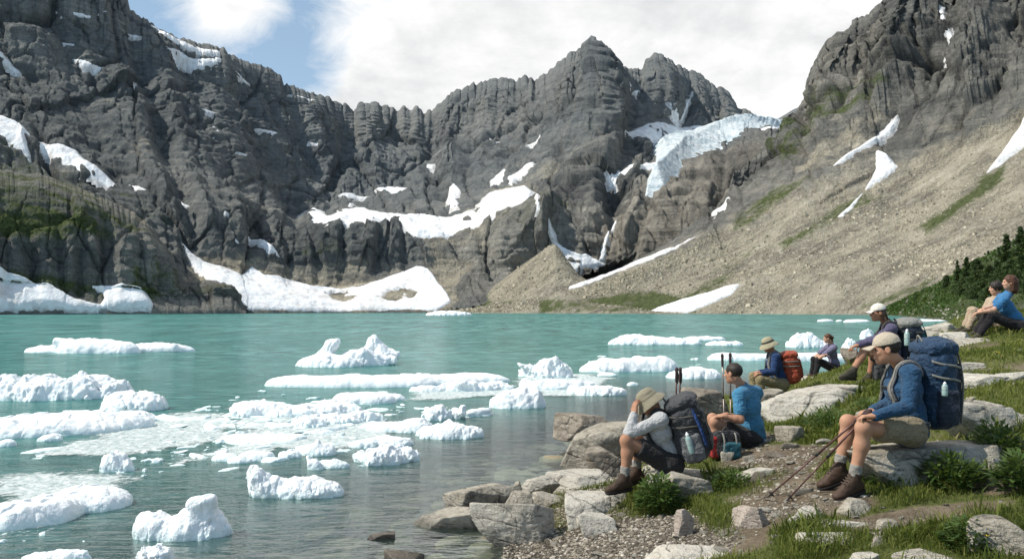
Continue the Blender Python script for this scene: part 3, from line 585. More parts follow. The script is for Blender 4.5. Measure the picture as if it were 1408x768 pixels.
SN = [
 (C_, [(0, 172), (25, 180), (45, 203), (80, 208), (105, 213), (120, 225), (150, 238), (172, 252), (150, 250), (110, 240), (60, 215), (38, 203), (42, 224), (20, 215), (-20, 195)], 'long diagonal band of snow high on the left wall above the green bench'),
 (C_, [(155, 242), (175, 250), (200, 272), (185, 266)], 'thin snow streak at the lower end of the diagonal band'),
 (C_, [(198, 33), (225, 50), (262, 64), (303, 72), (300, 82), (262, 74), (225, 60)], 'snow strip along the left skyline ridge'),
 (C_, [(220, 68), (245, 72), (268, 80), (302, 84), (298, 94), (270, 96), (236, 84)], 'snow patch in the hollow just under the left skyline ridge'),
 (C_, [(99, 84), (118, 95), (148, 101), (130, 108), (112, 102)], 'curved snow patch high on the dark left wall'),
 (C_, [(-10, 70), (0, 76), (28, 101), (20, 101), (-8, 86)], 'snow sliver at the left edge of the view'),
 (C_, [(80, 14), (100, 22), (125, 28), (120, 33), (88, 24)], 'uppermost snow streak on the left wall'),
 (C_, [(257, 150), (268, 160), (290, 169), (283, 174), (268, 166)], 'small snow tongue halfway down the left wall gully'),
 (C_, [(318, 99), (332, 105), (347, 114), (340, 115), (324, 106)], 'little snow strip under the ridge right of the blue gap'),
 (C_, [(398, 130), (430, 140), (438, 146), (410, 137)], 'thin snow ledge beneath the skyline notch'),
 (C_, [(180, 105), (186, 118), (193, 126), (188, 126), (181, 114)], 'tiny upright snow fleck on the left wall'),
 (C_, [(287, 185), (293, 192), (298, 198), (290, 197)], 'tiny snow fleck below the gully tongue'),
 (C_, [(345, 184), (358, 188), (372, 195), (362, 196), (350, 190)], 'small snow fleck midway along the dark headwall'),
 (C_, [(342, 320), (360, 328), (367, 344), (384, 362), (365, 358), (352, 340)], 'steep snow tongue above the left end of the snow apron'),
 (C_, [(246, 343), (258, 352), (278, 366), (300, 374), (330, 384), (345, 370), (362, 381), (400, 386), (430, 396), (470, 402), (500, 396), (520, 388), (545, 378), (572, 369), (588, 372), (602, 388), (622, 416), (600, 428), (500, 429), (330, 429), (300, 412), (266, 378)], 'broad snow apron sloping into the head of the lake'),
 (C_, [(406, 294), (430, 291), (450, 303), (490, 297), (530, 305), (560, 303), (590, 308), (622, 300), (650, 290), (675, 272), (700, 266), (722, 264), (736, 274), (728, 290), (700, 292), (670, 304), (640, 318), (610, 332), (575, 336), (545, 324), (500, 327), (450, 319), (420, 309)], 'wide sickle of snow lying on the ledge above the cliff band'),
 (C_, [(518, 270), (535, 264), (555, 263), (571, 267), (545, 280), (524, 279)], 'small snow patch on the headwall above the sickle of snow'),
 (C_, [(460, 285), (485, 279), (510, 280), (480, 288)], 'thin snow strip just above the left end of the sickle of snow'),
 (C_, [(614, 284), (622, 268), (632, 264), (640, 272), (632, 292), (620, 294)], 'upright snow patch above the middle of the sickle of snow'),
 (C_, [(677, 256), (690, 246), (700, 240), (702, 246), (690, 262), (680, 268)], 'snow block at the foot of the horn buttress'),
 (C_, [(700, 254), (720, 240), (740, 231), (738, 240), (716, 252), (704, 266)], 'slanting snow strip climbing right beside the snow block under the horn'),
 (C_, [(722, 280), (730, 288), (737, 300), (742, 318), (736, 318), (728, 296)], 'thin snow trickle dropping from the right end of the sickle of snow'),
 (C_, [(586, 222), (596, 224), (594, 230), (586, 229)], 'single tiny snow spot in the middle of the headwall'),
 (C_, [(718, 202), (730, 197), (742, 192), (735, 198), (722, 204)], 'short snow dash on the flank left of the horn'),
 (C_, [(752, 314), (762, 326), (772, 340), (790, 347), (808, 350), (828, 360), (800, 372), (790, 388), (768, 402), (788, 376), (772, 354)], 'branching snow gully between the moraine and the grey slabs'),
 (C_, [(852, 188), (872, 180), (900, 172), (916, 176), (940, 178), (965, 182), (984, 186), (960, 200), (930, 206), (890, 206)], 'bright snowfield beneath the two summits above the glacier'),
 (C_, [(906, 146), (914, 150), (922, 158), (936, 176), (926, 180), (914, 168)], 'left snow couloir below the second summit'),
 (C_, [(952, 128), (944, 150), (938, 168), (930, 176), (932, 158), (944, 138)], 'right snow couloir splitting the second summit'),
 (C_, [(830, 242), (850, 240), (875, 240), (906, 230), (902, 240), (866, 248), (842, 249)], 'snow ledge left of the glacier snout'),
 (C_, [(845, 112), (855, 118), (866, 126), (858, 126), (848, 118)], 'small fleck of snow on the horn right shoulder'),
 (C_, [(1046, 190), (1062, 186), (1079, 180), (1066, 195), (1050, 199)], 'snow scrap at the right end of the glacier'),
 (F_, [(968, 304), (984, 294), (1000, 279), (1013, 281), (1000, 294), (984, 303)], 'snow wedge below the grey slabs at the top of the scree'),
 (F_, [(768, 400), (800, 390), (870, 364), (925, 344), (964, 328), (950, 336), (900, 358), (850, 375), (800, 395)], 'long thin snow strip slanting across the scree foot'),
 (F_, [(886, 431), (905, 422), (940, 411), (975, 402), (1000, 394), (1021, 389), (1006, 406), (975, 420), (945, 431)], 'snow wedge on the scree just above the far shore'),
 (F_, [(1140, 240), (1155, 225), (1172, 213), (1190, 198), (1212, 178), (1234, 156), (1226, 176), (1205, 196), (1180, 214), (1158, 232)], 'slanting snow strip between the right crags'),
 (F_, [(1205, 211), (1222, 218), (1236, 231), (1216, 250), (1190, 264), (1204, 238)], 'triangular snow patch at the foot of the right crag'),
 (F_, [(1150, 300), (1166, 286), (1186, 268), (1180, 280), (1160, 298)], 'faint snow thread on the scree below the triangular patch'),
 (F_, [(1284, -4), (1294, 0), (1301, 30), (1309, 45), (1298, 68), (1286, 76), (1298, 50), (1294, 26)], 'upright snow gully at the top of the right crags'),
 (F_, [(1412, 170), (1395, 186), (1372, 218), (1355, 240), (1376, 228), (1412, 200)], 'snow strip at the right edge of the view'),
 (B_, [(-20, 378), (0, 382), (40, 395), (90, 412), (150, 424), (150, 431), (-20, 431)], 'snow bank at the lake edge on the far left'),
 (B_, [(124, 398), (145, 398), (162, 400), (185, 411), (212, 426), (205, 431), (130, 431), (142, 416)], 'rounded snow bank at the lake edge below the green bench'),
 (M_, [(705, 428), (720, 423), (742, 422), (740, 428)], 'small snow scrap on the green shore below the moraine'),
]
FL = [([(57, 6), (64, 10), (60, 13)], 'tiny snow speck at the top of the left wall'), ([(134, 25), (146, 22), (144, 27)], 'short snow speck right of the uppermost streak'), ([(174, 44), (186, 48), (197, 56), (184, 53)], 'short snow strip left of the skyline hollow'), ([(86, 61), (100, 65), (116, 68), (100, 69)], 'thin snow ledge above the curved patch'), ([(53, 76), (62, 78), (58, 81)], 'snow speck left of the curved patch'), ([(245, 290), (252, 293), (257, 298), (249, 297)], 'snow speck above the upper end of the snow apron'), ([(386, 297), (396, 302), (392, 307), (385, 303)], 'snow speck left of the sickle of snow'), ([(314, 220), (322, 225), (331, 233), (322, 230)], 'thin snow dash below the gully fleck'), ([(380, 191), (388, 195), (396, 200), (386, 198)], 'snow dash right of the midway fleck'), ([(420, 202), (430, 206), (438, 210), (428, 210)], 'farther snow dash right of the midway fleck'), ([(298, 311), (306, 316), (302, 319)], 'snow speck left of the steep snow tongue'), ([(311, 340), (320, 345), (326, 350), (316, 348)], 'snow dash below the steep snow tongue'), ([(675, 192), (686, 194), (682, 198)], 'small snow dash left of the horn pillars'), ([(737, 193), (748, 189), (756, 189), (744, 196)], 'snow dash under the horn pillars'), ([(842, 108), (850, 113), (860, 123), (852, 121)], 'snow fleck just under the horn summit'), ([(868, 128), (878, 125), (874, 134)], 'second snow fleck under the horn summit'), ([(668, 384), (682, 379), (690, 381), (676, 388)], 'snow dash on the moraine left face'), ([(476, 296), (486, 292), (492, 295), (482, 299)], 'snow speck hanging above the sickle of snow')]
SN += [(C_ if 'moraine' not in l_ else M_, q_, l_) for q_, l_ in FL]
for s in SN:
    xs_ = [q[0] for q in s[1]]; thin = s[0] == F_ or max(xs_) - min(xs_) < 40; low = min(q[1] for q in s[1]) > 330
    band = 'band' in s[2] or 'apron' in s[2]; gul = 'gully' in s[2] and 'upright' in s[2]; snow('snow_patch', s[0], s[1], s[2], rag=.8 if gul or len(s[1]) < 5 else 1.4 if thin or band else 2.8, off=2.4 if gul or (thin and s[0] == C_) else 2.4 if band and not low else 1.6 if s[0] == B_ else .7 if low else 1.3, bl=12 if 'branching' in s[2] else 7 if low else 5)
snow('glacier', C_, [(893, 208), (912, 196), (935, 192), (985, 181), (1040, 172), (1080, 167), (1092, 170), (1070, 182), (1030, 194), (990, 207), (952, 226), (928, 252), (914, 268), (888, 277), (892, 255), (902, 236)], 'crevassed grey blue glacier spilling over the lip under the summits', 'glacier', M_GLAC, 9, 2.2, 11, .7, None, 1.2)
snow('meltwater_stream', C_, [(850, 286), (846, 300), (838, 318), (832, 335), (828, 354), (820, 354), (826, 330), (834, 312), (842, 296)], 'thin white meltwater stream running down the grey slabs', 'stream', None, 1.2, 2.2, 3, .5, None, 1.5)
# ---- nearer hillside on the right with its dwarf firs
sx_ = [1192, 1215, 1240, 1290, 1340, 1408, 1500, 1680]
sd_ = [290, 262, 224, 150, 100, 68, 50, 42]
stop = [(1192, 434), (1215, 425), (1240, 414), (1265, 402), (1290, 392), (1315, 378), (1340, 362), (1375, 343), (1408, 327), (1500, 292), (1680, 240)]
st_ = np.interp(sx_, *np.array(stop).T); sdt = [292, 270, 245, 195, 160, 125, 105, 95]
sheet('hillside', sx_, [(shore_py(sd_, -4), [x - 1.5 for x in sd_]), (shore_py(sd_), sd_), ([a * .5 + b * .5 for a, b in zip(st_, shore_py(sd_, .8))], [a * .45 + b * .55 for a, b in zip(sd_, sdt)]), (dict(curve=stop), sdt), ([a + 14 for a in st_], [x + 60 for x in sdt])], [3, 60, 70, 14], 1.0,
      [.02, .05, .08, .08, .1], [.2, .2, .1, .1, .3], .5, amp=.4, green_polys=[([(1200, 436), (1240, 416), (1408, 330), (1680, 240), (1680, 520), (1290, 440)], .82, 8)])
# ---- loose blocks lying on the scree: far past counting, so one mass
def talus():
    r = np.random.default_rng(61); v0, f0 = csphere(1); t = NT('talus_block'); o = t.pos(); n = t.noise(o, .7, 3, .7)
    t.fin(t.ramp(t.math('ADD', t.math('MULTIPLY', n, .35), t.math('MULTIPLY', t.attr('rnd'), .65)), [(.1, (.21, .185, .14)), (.45, (.38, .338, .255)), (.7, (.50, .452, .35)), (.95, (.62, .57, .46))]), .9, None, .15)
    ms = []; rn = []
    for sh, n in (('mountain_flank', 52000), ('moraine_hill', 5000), ('mountain_cirque', 9000)):
        S = SHEETS[sh]; PX, PY = S['PX'], S['PY']; k = r.integers(0, PX.size, n * 5); Q = S['Q'].reshape(-1, 3)[k]; px, py = PX.ravel()[k], PY.ravel()[k]; clump = sstep(-.12, .3, fbm(Q / 34., 3)) * .8 + .2
        low = sstep(200, 430, py) if sh == 'mountain_flank' else .5; ok = (S['scm'].ravel()[k] > .55) & (py > -10) & (py < 436) & (r.random(len(k)) < clump * (.25 + .75 * low)) & (S['green'].ravel()[k] < .3 + .4 * r.random(len(k))) & (Q[:, 2] > .3); Q = Q[ok][:n]; m = len(Q)
        for s in SNOWPOLY.get(sh, []):
            ins = poly_sd(s, px[ok][:n], py[ok][:n]) > -3; Q = np.where(ins[:, None], Q - V(0, 0, 30), Q)
        sz = r.lognormal(-1.25, .5, m).clip(.14, 1.6) * (.8 + .5 * sstep(260, 160, np.hypot(Q[:, 0], Q[:, 1]))); a = r.uniform(0, 6.28, m); j = v0[None] * (1 + .35 * r.normal(size=(m, len(v0), 1)).clip(-1, 1)) * np.stack([sz * r.uniform(.8, 1.6, m), sz, sz * r.uniform(.5, .9, m)], 1)[:, None, :]
        x = j[..., 0] * np.cos(a)[:, None] - j[..., 1] * np.sin(a)[:, None]; y = j[..., 0] * np.sin(a)[:, None] + j[..., 1] * np.cos(a)[:, None]; w = np.stack([x, y, j[..., 2]], -1) + Q[:, None, :]
        ms.append((w.reshape(-1, 3), (f0[None] + (np.arange(m) * len(v0))[:, None, None]).reshape(-1, f0.shape[1]))); rn.append(np.repeat(r.random(m), len(v0)))
    o = link('talus', mk_mesh('talus', *joinm(ms), False, {'rnd': np.concatenate(rn)}), t.m); tag(o, 'loose blocks of rubble strewn over the scree slopes', 'rubble', kind='stuff')
SNOWPOLY = {}
for s in SN: SNOWPOLY.setdefault(s[0], []).append(s[1])
talus()
# ================================================================== ground: one sheet, shore bank to lake bed
GC = [(705, 768, 6.75), (860, 768, 6.0), (1000, 768, 5.45), (1200, 768, 5.05), (1408, 768, 4.8), (850, 690, 7.75), (780, 675, 8.5), (735, 742, 7.2), (1080, 690, 6.35), (1158, 683, 6.1), (1136, 669, 6.36), (1180, 686, 6.1), (1000, 645, 8.2), (1060, 605, 9.2), (1130, 575, 9.8), (1250, 660, 6.5), (1390, 660, 6.0), (1400, 545, 8.4), (1350, 485, 10.8), (1400, 463, 12.5), (1300, 472, 12.8), (1330, 456, 13.6), (1165, 536, 11.2), (1080, 556, 12.8), (1150, 522, 17.5), (1005, 566, 13.2), (1220, 505, 12.8), (1288, 449, 17.5), (900, 704, 7.3), (960, 702, 7.0), (960, 628, 9.2), (930, 640, 8.9), (880, 655, 9.0), (1408, 434, 19), (1340, 440, 19), (1408, 436, 30), (1480, 434, 24), (1500, 470, 12), (1500, 600, 7)]
GX = [W(*c) for c in GC]
GX = [(p[0], p[1], p[2]) for p in GX]
for px, py in [(690, 752), (700, 725), (735, 690), (765, 668), (780, 640), (835, 600), (865, 575), (930, 556), (965, 549), (1030, 540), (1075, 530), (1150, 512), (1215, 478)]:
    p = on_water(px, py); GX.append((p[0], p[1], .0))
for px, py, z in [(640, 768, -.10), (600, 740, -.15), (560, 768, -.2), (620, 690, -.2), (700, 650, -.22), (560, 650, -.45), (400, 768, -.38), (200, 768, -.6), (0, 768, -.8), (350, 680, -.75), (150, 680, -1.1), (0, 640, -1.6), (500, 600, -.9), (650, 590, -.6), (780, 570, -.55), (300, 590, -1.8), (850, 540, -.6), (950, 515, -.9), (700, 540, -1.3), (1050, 500, -1.2), (500, 540, -2.2), (200, 540, -2.6), (800, 500, -2.2), (1150, 480, -1.2), (1220, 462, -1), (1180, 500, -.35), (1000, 475, -2.4)]:
    p = W(px, py, water_depth_at(py)); GX.append((p[0], p[1], z))
GX += [(0, 2, .75), (4, 1, .95), (-3, 1, .3), (0, -3, 1), (8, 0, 1.3), (-8, 3, -.6), (-4, 3.5, 0.02), (-6, -2, .3), (14, 4, 1.7), (16, 14, 2.0)]
GX = np.array(GX)
def _tps(r2): return np.where(r2 > 1e-9, .5 * r2 * np.log(r2 + 1e-12), 0)
_n = len(GX); _r2 = ((GX[:, None, :2] - GX[None, :, :2]) ** 2).sum(-1); _A = np.zeros((_n + 3, _n + 3)); _A[:_n, :_n] = _tps(_r2) + np.eye(_n) * .08; _Pm = np.c_[np.ones(_n), GX[:, :2]]; _A[:_n, _n:] = _Pm; _A[_n:, :_n] = _Pm.T
_w = np.linalg.solve(_A, np.r_[GX[:, 2], 0, 0, 0])
def gz(x, y, detail=True):
    x = np.asarray(x, float); y = np.asarray(y, float); sh = np.broadcast(x, y).shape; x = np.broadcast_to(x, sh).ravel(); y = np.broadcast_to(y, sh).ravel(); z = np.empty(len(x))
    for i in range(0, len(x), 40000):
        s = slice(i, i + 40000); r2 = (x[s, None] - GX[:, 0]) ** 2 + (y[s, None] - GX[:, 1]) ** 2
        z[s] = _tps(r2) @ _w[:_n] + _w[_n] + _w[_n + 1] * x[s] + _w[_n + 2] * y[s]
    z = np.clip(z, -4, 2.6); d = np.hypot(x, y); z = z + (-4.0 - z) * sstep(23, 40, d)
    if detail:
        p = np.stack([x, y, 0 * x], -1); a = np.clip(.35 + z * 1.2, .35, 1)
        z = z + a * (.05 * fbm(p / 1.1, 3) + .022 * fbm(p / .28, 3))
    return z.reshape(sh)
def ground_hit(px, py):
    d = np.concatenate([np.arange(3, 14, .03), np.arange(14, 40, .1)]); P = W(px, py, d); below = P[:, 2] < gz(P[:, 0], P[:, 1])
    i = int(np.argmax(below)) if below.any() else len(d) - 1
    return P[i], d[i]
def make_ground():
    R = np.concatenate([np.geomspace(4.0, 46, 620), np.geomspace(48, 460, 60)]); T = np.linspace(radians(-52), radians(52), 720)
    c = V(0, -2.2); x = c[0] + R[:, None] * np.sin(T); y = c[1] + R[:, None] * np.cos(T); z = gz(x, y)
    p = np.stack([x, y, z], -1); 
    me = mk_mesh('ground', p, gridfaces(*x.shape)[:, ::-1], True, {'green': GREENF(x, y, z), 'gravel': GRAVELF(x, y, z)})
    t = NT('shore_ground'); P = t.pos(); X = t.xyz(P)
    n1 = t.noise(P, 2.2, 5, .6); n2 = t.noise(P, 26, 6, .8); v1 = t.voro(P, 34, 'F1', 'Color'); ve = t.voro(P, 34, 'DISTANCE_TO_EDGE'); v2 = t.voro(P, 80, 'F1', 'Distance'); 
    soil = t.ramp(t.math('ADD', t.math('MULTIPLY', n1, .5), t.math('MULTIPLY', n2, .5)), [(.32, (.05, .037, .024)), (.45, (.12, .092, .062)), (.58, (.20, .162, .115)), (.72, (.34, .29, .215))])
    bw = t.new('ShaderNodeRGBToBW'); t.put(bw.inputs[0], v1)
    gcol = t.ramp(bw.outputs[0], [(.15, (.085, .07, .053)), (.45, (.20, .17, .13)), (.7, (.30, .265, .21)), (.9, (.43, .39, .325))])
    gcol = t.mix(t.rng(ve, 0, .11, .85, 0), gcol, (.045, .038, .03))
    col = t.mix(t.rng(t.math('ADD', t.attr('gravel'), t.math('MULTIPLY', t.math('SUBTRACT', n1, .5), .8)), .3, .6), soil, gcol)
    moss = t.ramp(n2, [(.3, (.035, .046, .014)), (.55, (.105, .12, .036)), (.75, (.20, .185, .08))])
    col = t.mix(t.rng(t.math('ADD', t.attr('green'), t.math('MULTIPLY', t.math('SUBTRACT', n2, .5), .9)), .35, .65), col, moss)
    bed = t.ramp(t.noise(t.mapping(P, (1, 1.6, 1)), 1.6, 5, .65), [(.35, (.05, .05, .036)), (.5, (.15, .14, .10)), (.66, (.28, .25, .175))])
    uw = t.rng(X[2], .0, -.09); col = t.mix(uw, col, bed)
    wet = t.rng(X[2], .03, .16, .5, 1.0); hs = t.new('ShaderNodeHueSaturation'); t.put(hs.inputs['Color'], col); t.put(hs.inputs['Value'], wet)
    b = t.bump(t.math('ADD', t.math('MULTIPLY', t.rng(ve, 0, .2), t.attr('gravel')), t.math('MULTIPLY', n2, .8)), .025, .9)
    t.fin(hs.outputs[0], .9, b, .2)
    o = link('ground', me, t.m); tag(o, kind='structure')
# bare trodden dirt (px, py, rx, ry as seen) -> world ellipses
def well(px, py, rx_, ry_):
    P, d = ground_hit(px, py); a, _ = ground_hit(px, py - ry_); b, _ = ground_hit(px, py + ry_)
    return (P[0], P[1], max(rx_ * d / FPX, .05), max(abs(a[1] - b[1]) / 2, .05))
def ellm(E, x, y):
    m = np.zeros(np.shape(x))
    for cx, cy, rx_, ry_ in E: m = np.maximum(m, np.clip(1.6 - np.hypot((x - cx) / rx_, (y - cy) / ry_), 0, 1))
    return m
BARE = [well(*e) for e in [(860, 750, 175, 26), (1070, 690, 75, 22), (1010, 720, 70, 18), (1000, 745, 40, 18), (1060, 655, 40, 14), (1075, 630, 60, 18), (1270, 715, 90, 10), (1130, 695, 60, 12), (890, 725, 60, 12), (1020, 610, 50, 10), (1380, 665, 40, 10), (880, 650, 30, 8)]]
LUSH = [well(*e) for e in [(1290, 645, 110, 26), (1390, 590, 30, 40), (1000, 660, 55, 14), (985, 712, 30, 22), (1110, 735, 35, 25), (1330, 735, 70, 22), (900, 690, 28, 26), (760, 690, 40, 20), (1130, 590, 55, 20), (1180, 640, 50, 20), (1400, 640, 30, 26), (1200, 550, 40, 14)]]
def GREENF(x, y, z):
    p = np.stack([x, y, 0 * x], -1)
    g = .78 + .8 * fbm(p / 1.1, 4) - 1.15 * ellm(BARE, x, y) + .7 * ellm(LUSH, x, y)
    return np.clip(g, 0, 1) * sstep(.1, .3, z)
def GRAVELF(x, y, z):
    p = np.stack([x, y, 0 * x], -1)
    return np.clip(1 - sstep(.22, .5, z) + np.maximum(.5 * ellm(BARE[:1], x, y), .25 * ellm(BARE, x, y)) + .5 * fbm(p / .5, 4) + .1, 0, 1)
make_ground()
# ================================================================== lake
def make_lake():
    R = np.concatenate([np.geomspace(4.0, 60, 300), np.geomspace(61, 470, 90)]); T = np.linspace(radians(-56), radians(56), 420)
    x = R[:, None] * np.sin(T); y = -2.2 + R[:, None] * np.cos(T); dep = -gz(x, y, False)
    op = 1 - np.exp(-np.clip(dep, 0, 9) * 1.25); p = np.stack([x, y, 0 * x], -1)
    me = mk_mesh('lake_water', p, gridfaces(*x.shape)[:, ::-1], True, {'murk': op, 'dist': sstep(15, 120, R)[:, None] * np.ones(len(T))})
    t = NT('lake_water'); P = t.pos(); t.n.remove(t.b)
    w1 = t.noise(t.mapping(P, (1.2, 3.2, 1)), 1.5, 3, .6, .4); w2 = t.noise(t.mapping(P, (1, 2.4, 1), (0, 0, .3)), 6, 3, .6, .3); w3 = t.noise(t.mapping(P, (.25, .9, 1), (0, 0, -.2)), 1, 3, .6)
    h = t.math('ADD', t.math('MULTIPLY', w1, 1.0), t.math('ADD', t.math('MULTIPLY', w2, .35), t.math('MULTIPLY', w3, .8)))
    calm = t.noise(P, .09, 3, .5); amp = t.math('ADD', t.rng(t.attr('dist'), 0, 1, .35, .8), t.math('MULTIPLY', t.math('SUBTRACT', calm, .5), .6))
    nb = t.new('ShaderNodeBump'); t.put(nb.inputs['Height'], h); nb.inputs['Distance'].default_value = .14; t.put(nb.inputs['Strength'], amp)
    tur = t.ramp(t.noise(t.mapping(P, (.02, .045, 1)), 1, 4, .6), [(.3, (.032, .145, .135)), (.5, (.052, .20, .182)), (.7, (.082, .25, .228))])
    near = t.mix(t.rng(t.attr('murk'), .35, .9), (.065, .11, .092), tur)
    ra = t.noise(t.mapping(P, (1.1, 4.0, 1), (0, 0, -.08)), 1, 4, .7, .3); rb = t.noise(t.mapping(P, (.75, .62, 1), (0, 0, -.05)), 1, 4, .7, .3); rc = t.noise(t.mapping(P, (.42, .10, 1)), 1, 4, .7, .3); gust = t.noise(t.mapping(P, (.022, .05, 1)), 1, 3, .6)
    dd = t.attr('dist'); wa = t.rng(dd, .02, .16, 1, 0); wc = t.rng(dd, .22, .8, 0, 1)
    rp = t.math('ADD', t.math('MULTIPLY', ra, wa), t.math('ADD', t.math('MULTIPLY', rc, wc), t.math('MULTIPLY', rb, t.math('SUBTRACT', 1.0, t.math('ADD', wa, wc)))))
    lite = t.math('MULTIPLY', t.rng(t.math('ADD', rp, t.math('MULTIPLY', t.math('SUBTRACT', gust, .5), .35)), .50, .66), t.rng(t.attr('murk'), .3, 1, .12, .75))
    near = t.mix(lite, near, (.15, .35, .33)); near = t.mix(t.math('MULTIPLY', t.rng(rp, .48, .36), t.rng(t.attr('murk'), .3, 1, .2, .6)), near, (.012, .07, .065))  # light and dark of the ripple faces painted into the water colour
    dif = t.new('ShaderNodeBsdfDiffuse'); t.put(dif.inputs['Color'], near); t.put(dif.inputs['Normal'], nb.outputs[0])
    tr = t.new('ShaderNodeBsdfTransparent'); tr.inputs[0].default_value = (.82, .93, .90, 1)
    m1 = t.new('ShaderNodeMixShader'); t.put(m1.inputs[0], t.attr('murk')); t.t.links.new(tr.outputs[0], m1.inputs[1]); t.t.links.new(dif.outputs[0], m1.inputs[2])
    gl = t.new('ShaderNodeBsdfGlossy'); gl.inputs['Roughness'].default_value = .09; t.put(gl.inputs['Normal'], nb.outputs[0])
    fr = t.new('ShaderNodeFresnel'); fr.inputs[0].default_value = 1.33; t.put(fr.inputs['Normal'], nb.outputs[0])
    m2 = t.new('ShaderNodeMixShader'); t.put(m2.inputs[0], t.math('MINIMUM', fr.outputs[0], t.rng(t.attr('dist'), 0, 1, .38, .30))); t.t.links.new(m1.outputs[0], m2.inputs[1]); t.t.links.new(gl.outputs[0], m2.inputs[2])
    t.t.links.new(m2.outputs[0], t.out.inputs['Surface'])
    o = link('lake_water', me, t.m); tag(o, kind='structure')
make_lake()
# ================================================================== boulders, slabs and stones
def mat_stone(name, lo, mid, hi, lichen=.35):
    t = NT(name); o = t.obj(); P = t.pos(); rnd = t.new('ShaderNodeObjectInfo').outputs['Random']
    n1 = t.noise(o, 2.6, 6, .65); n2 = t.noise(o, 14, 5, .75); n3 = t.noise(o, 70, 3, .7); lay = t.noise(t.mapping(o, (2, 2, 16), (.25, .2, 0)), 1, 4, .65, .6)
    v = t.math('ADD', t.math('MULTIPLY', n1, .38), t.math('ADD', t.math('MULTIPLY', n2, .34), t.math('ADD', t.math('MULTIPLY', lay, .22), t.math('MULTIPLY', n3, .16))))
    v = t.math('ADD', v, t.math('MULTIPLY', t.math('SUBTRACT', rnd, .5), .08))
    col = t.ramp(t.rng(v, .36, .78), [(0, lo), (.4, mid), (.75, hi), (1, tuple(min(1, x * 1.22) for x in hi))])
    li = t.rng(t.math('ADD', t.noise(o, 5, 5, .7), t.math('MULTIPLY', t.voro(o, 16), -.25)), .5, .62)
    col = t.mix(t.math('MULTIPLY', li, lichen), col, (.24, .235, .12)); 
    dk = t.rng(t.noise(t.mapping(o, loc=(3, 3, 3)), 6, 6, .8), .54, .66); col = t.mix(t.math('MULTIPLY', dk, .7), col, (.06, .055, .047)); sp_ = t.rng(t.noise(o, 38, 3, .8), .60, .68); col = t.mix(t.math('MULTIPLY', sp_, .6), col, (.05, .046, .04)); pl = t.rng(t.noise(t.mapping(o, loc=(8, 1, 5)), 11, 5, .8), .58, .66); col = t.mix(t.math('MULTIPLY', pl, .45), col, (.62, .60, .53))
    col = t.mix(t.math('MULTIPLY', t.attr('crack'), .85), col, (.03, .027, .023))
    wet = t.rng(t.xyz(P)[2], .02, .12, .38, 1); hs = t.new('ShaderNodeHueSaturation'); t.put(hs.inputs['Color'], col); t.put(hs.inputs['Value'], wet)
    b = t.bump(t.math('ADD', t.math('MULTIPLY', n2, 1.0), t.math('ADD', t.math('MULTIPLY', n3, .4), t.math('MULTIPLY', lay, .7))), .035, .9)
    return t.fin(hs.outputs[0], t.rng(t.xyz(P)[2], .02, .1, .45, .88), b, .25)
M_STONE = [mat_stone('grey_tan_stone', (.15, .13, .10), (.36, .325, .265), (.54, .50, .425), .4), mat_stone('pale_stone', (.24, .215, .175), (.48, .445, .38), (.64, .61, .535), .2), mat_stone('brown_stone', (.085, .07, .055), (.23, .195, .155), (.41, .365, .30), .35), mat_stone('pink_stone', (.17, .135, .11), (.40, .335, .285), (.56, .49, .43), .15)]
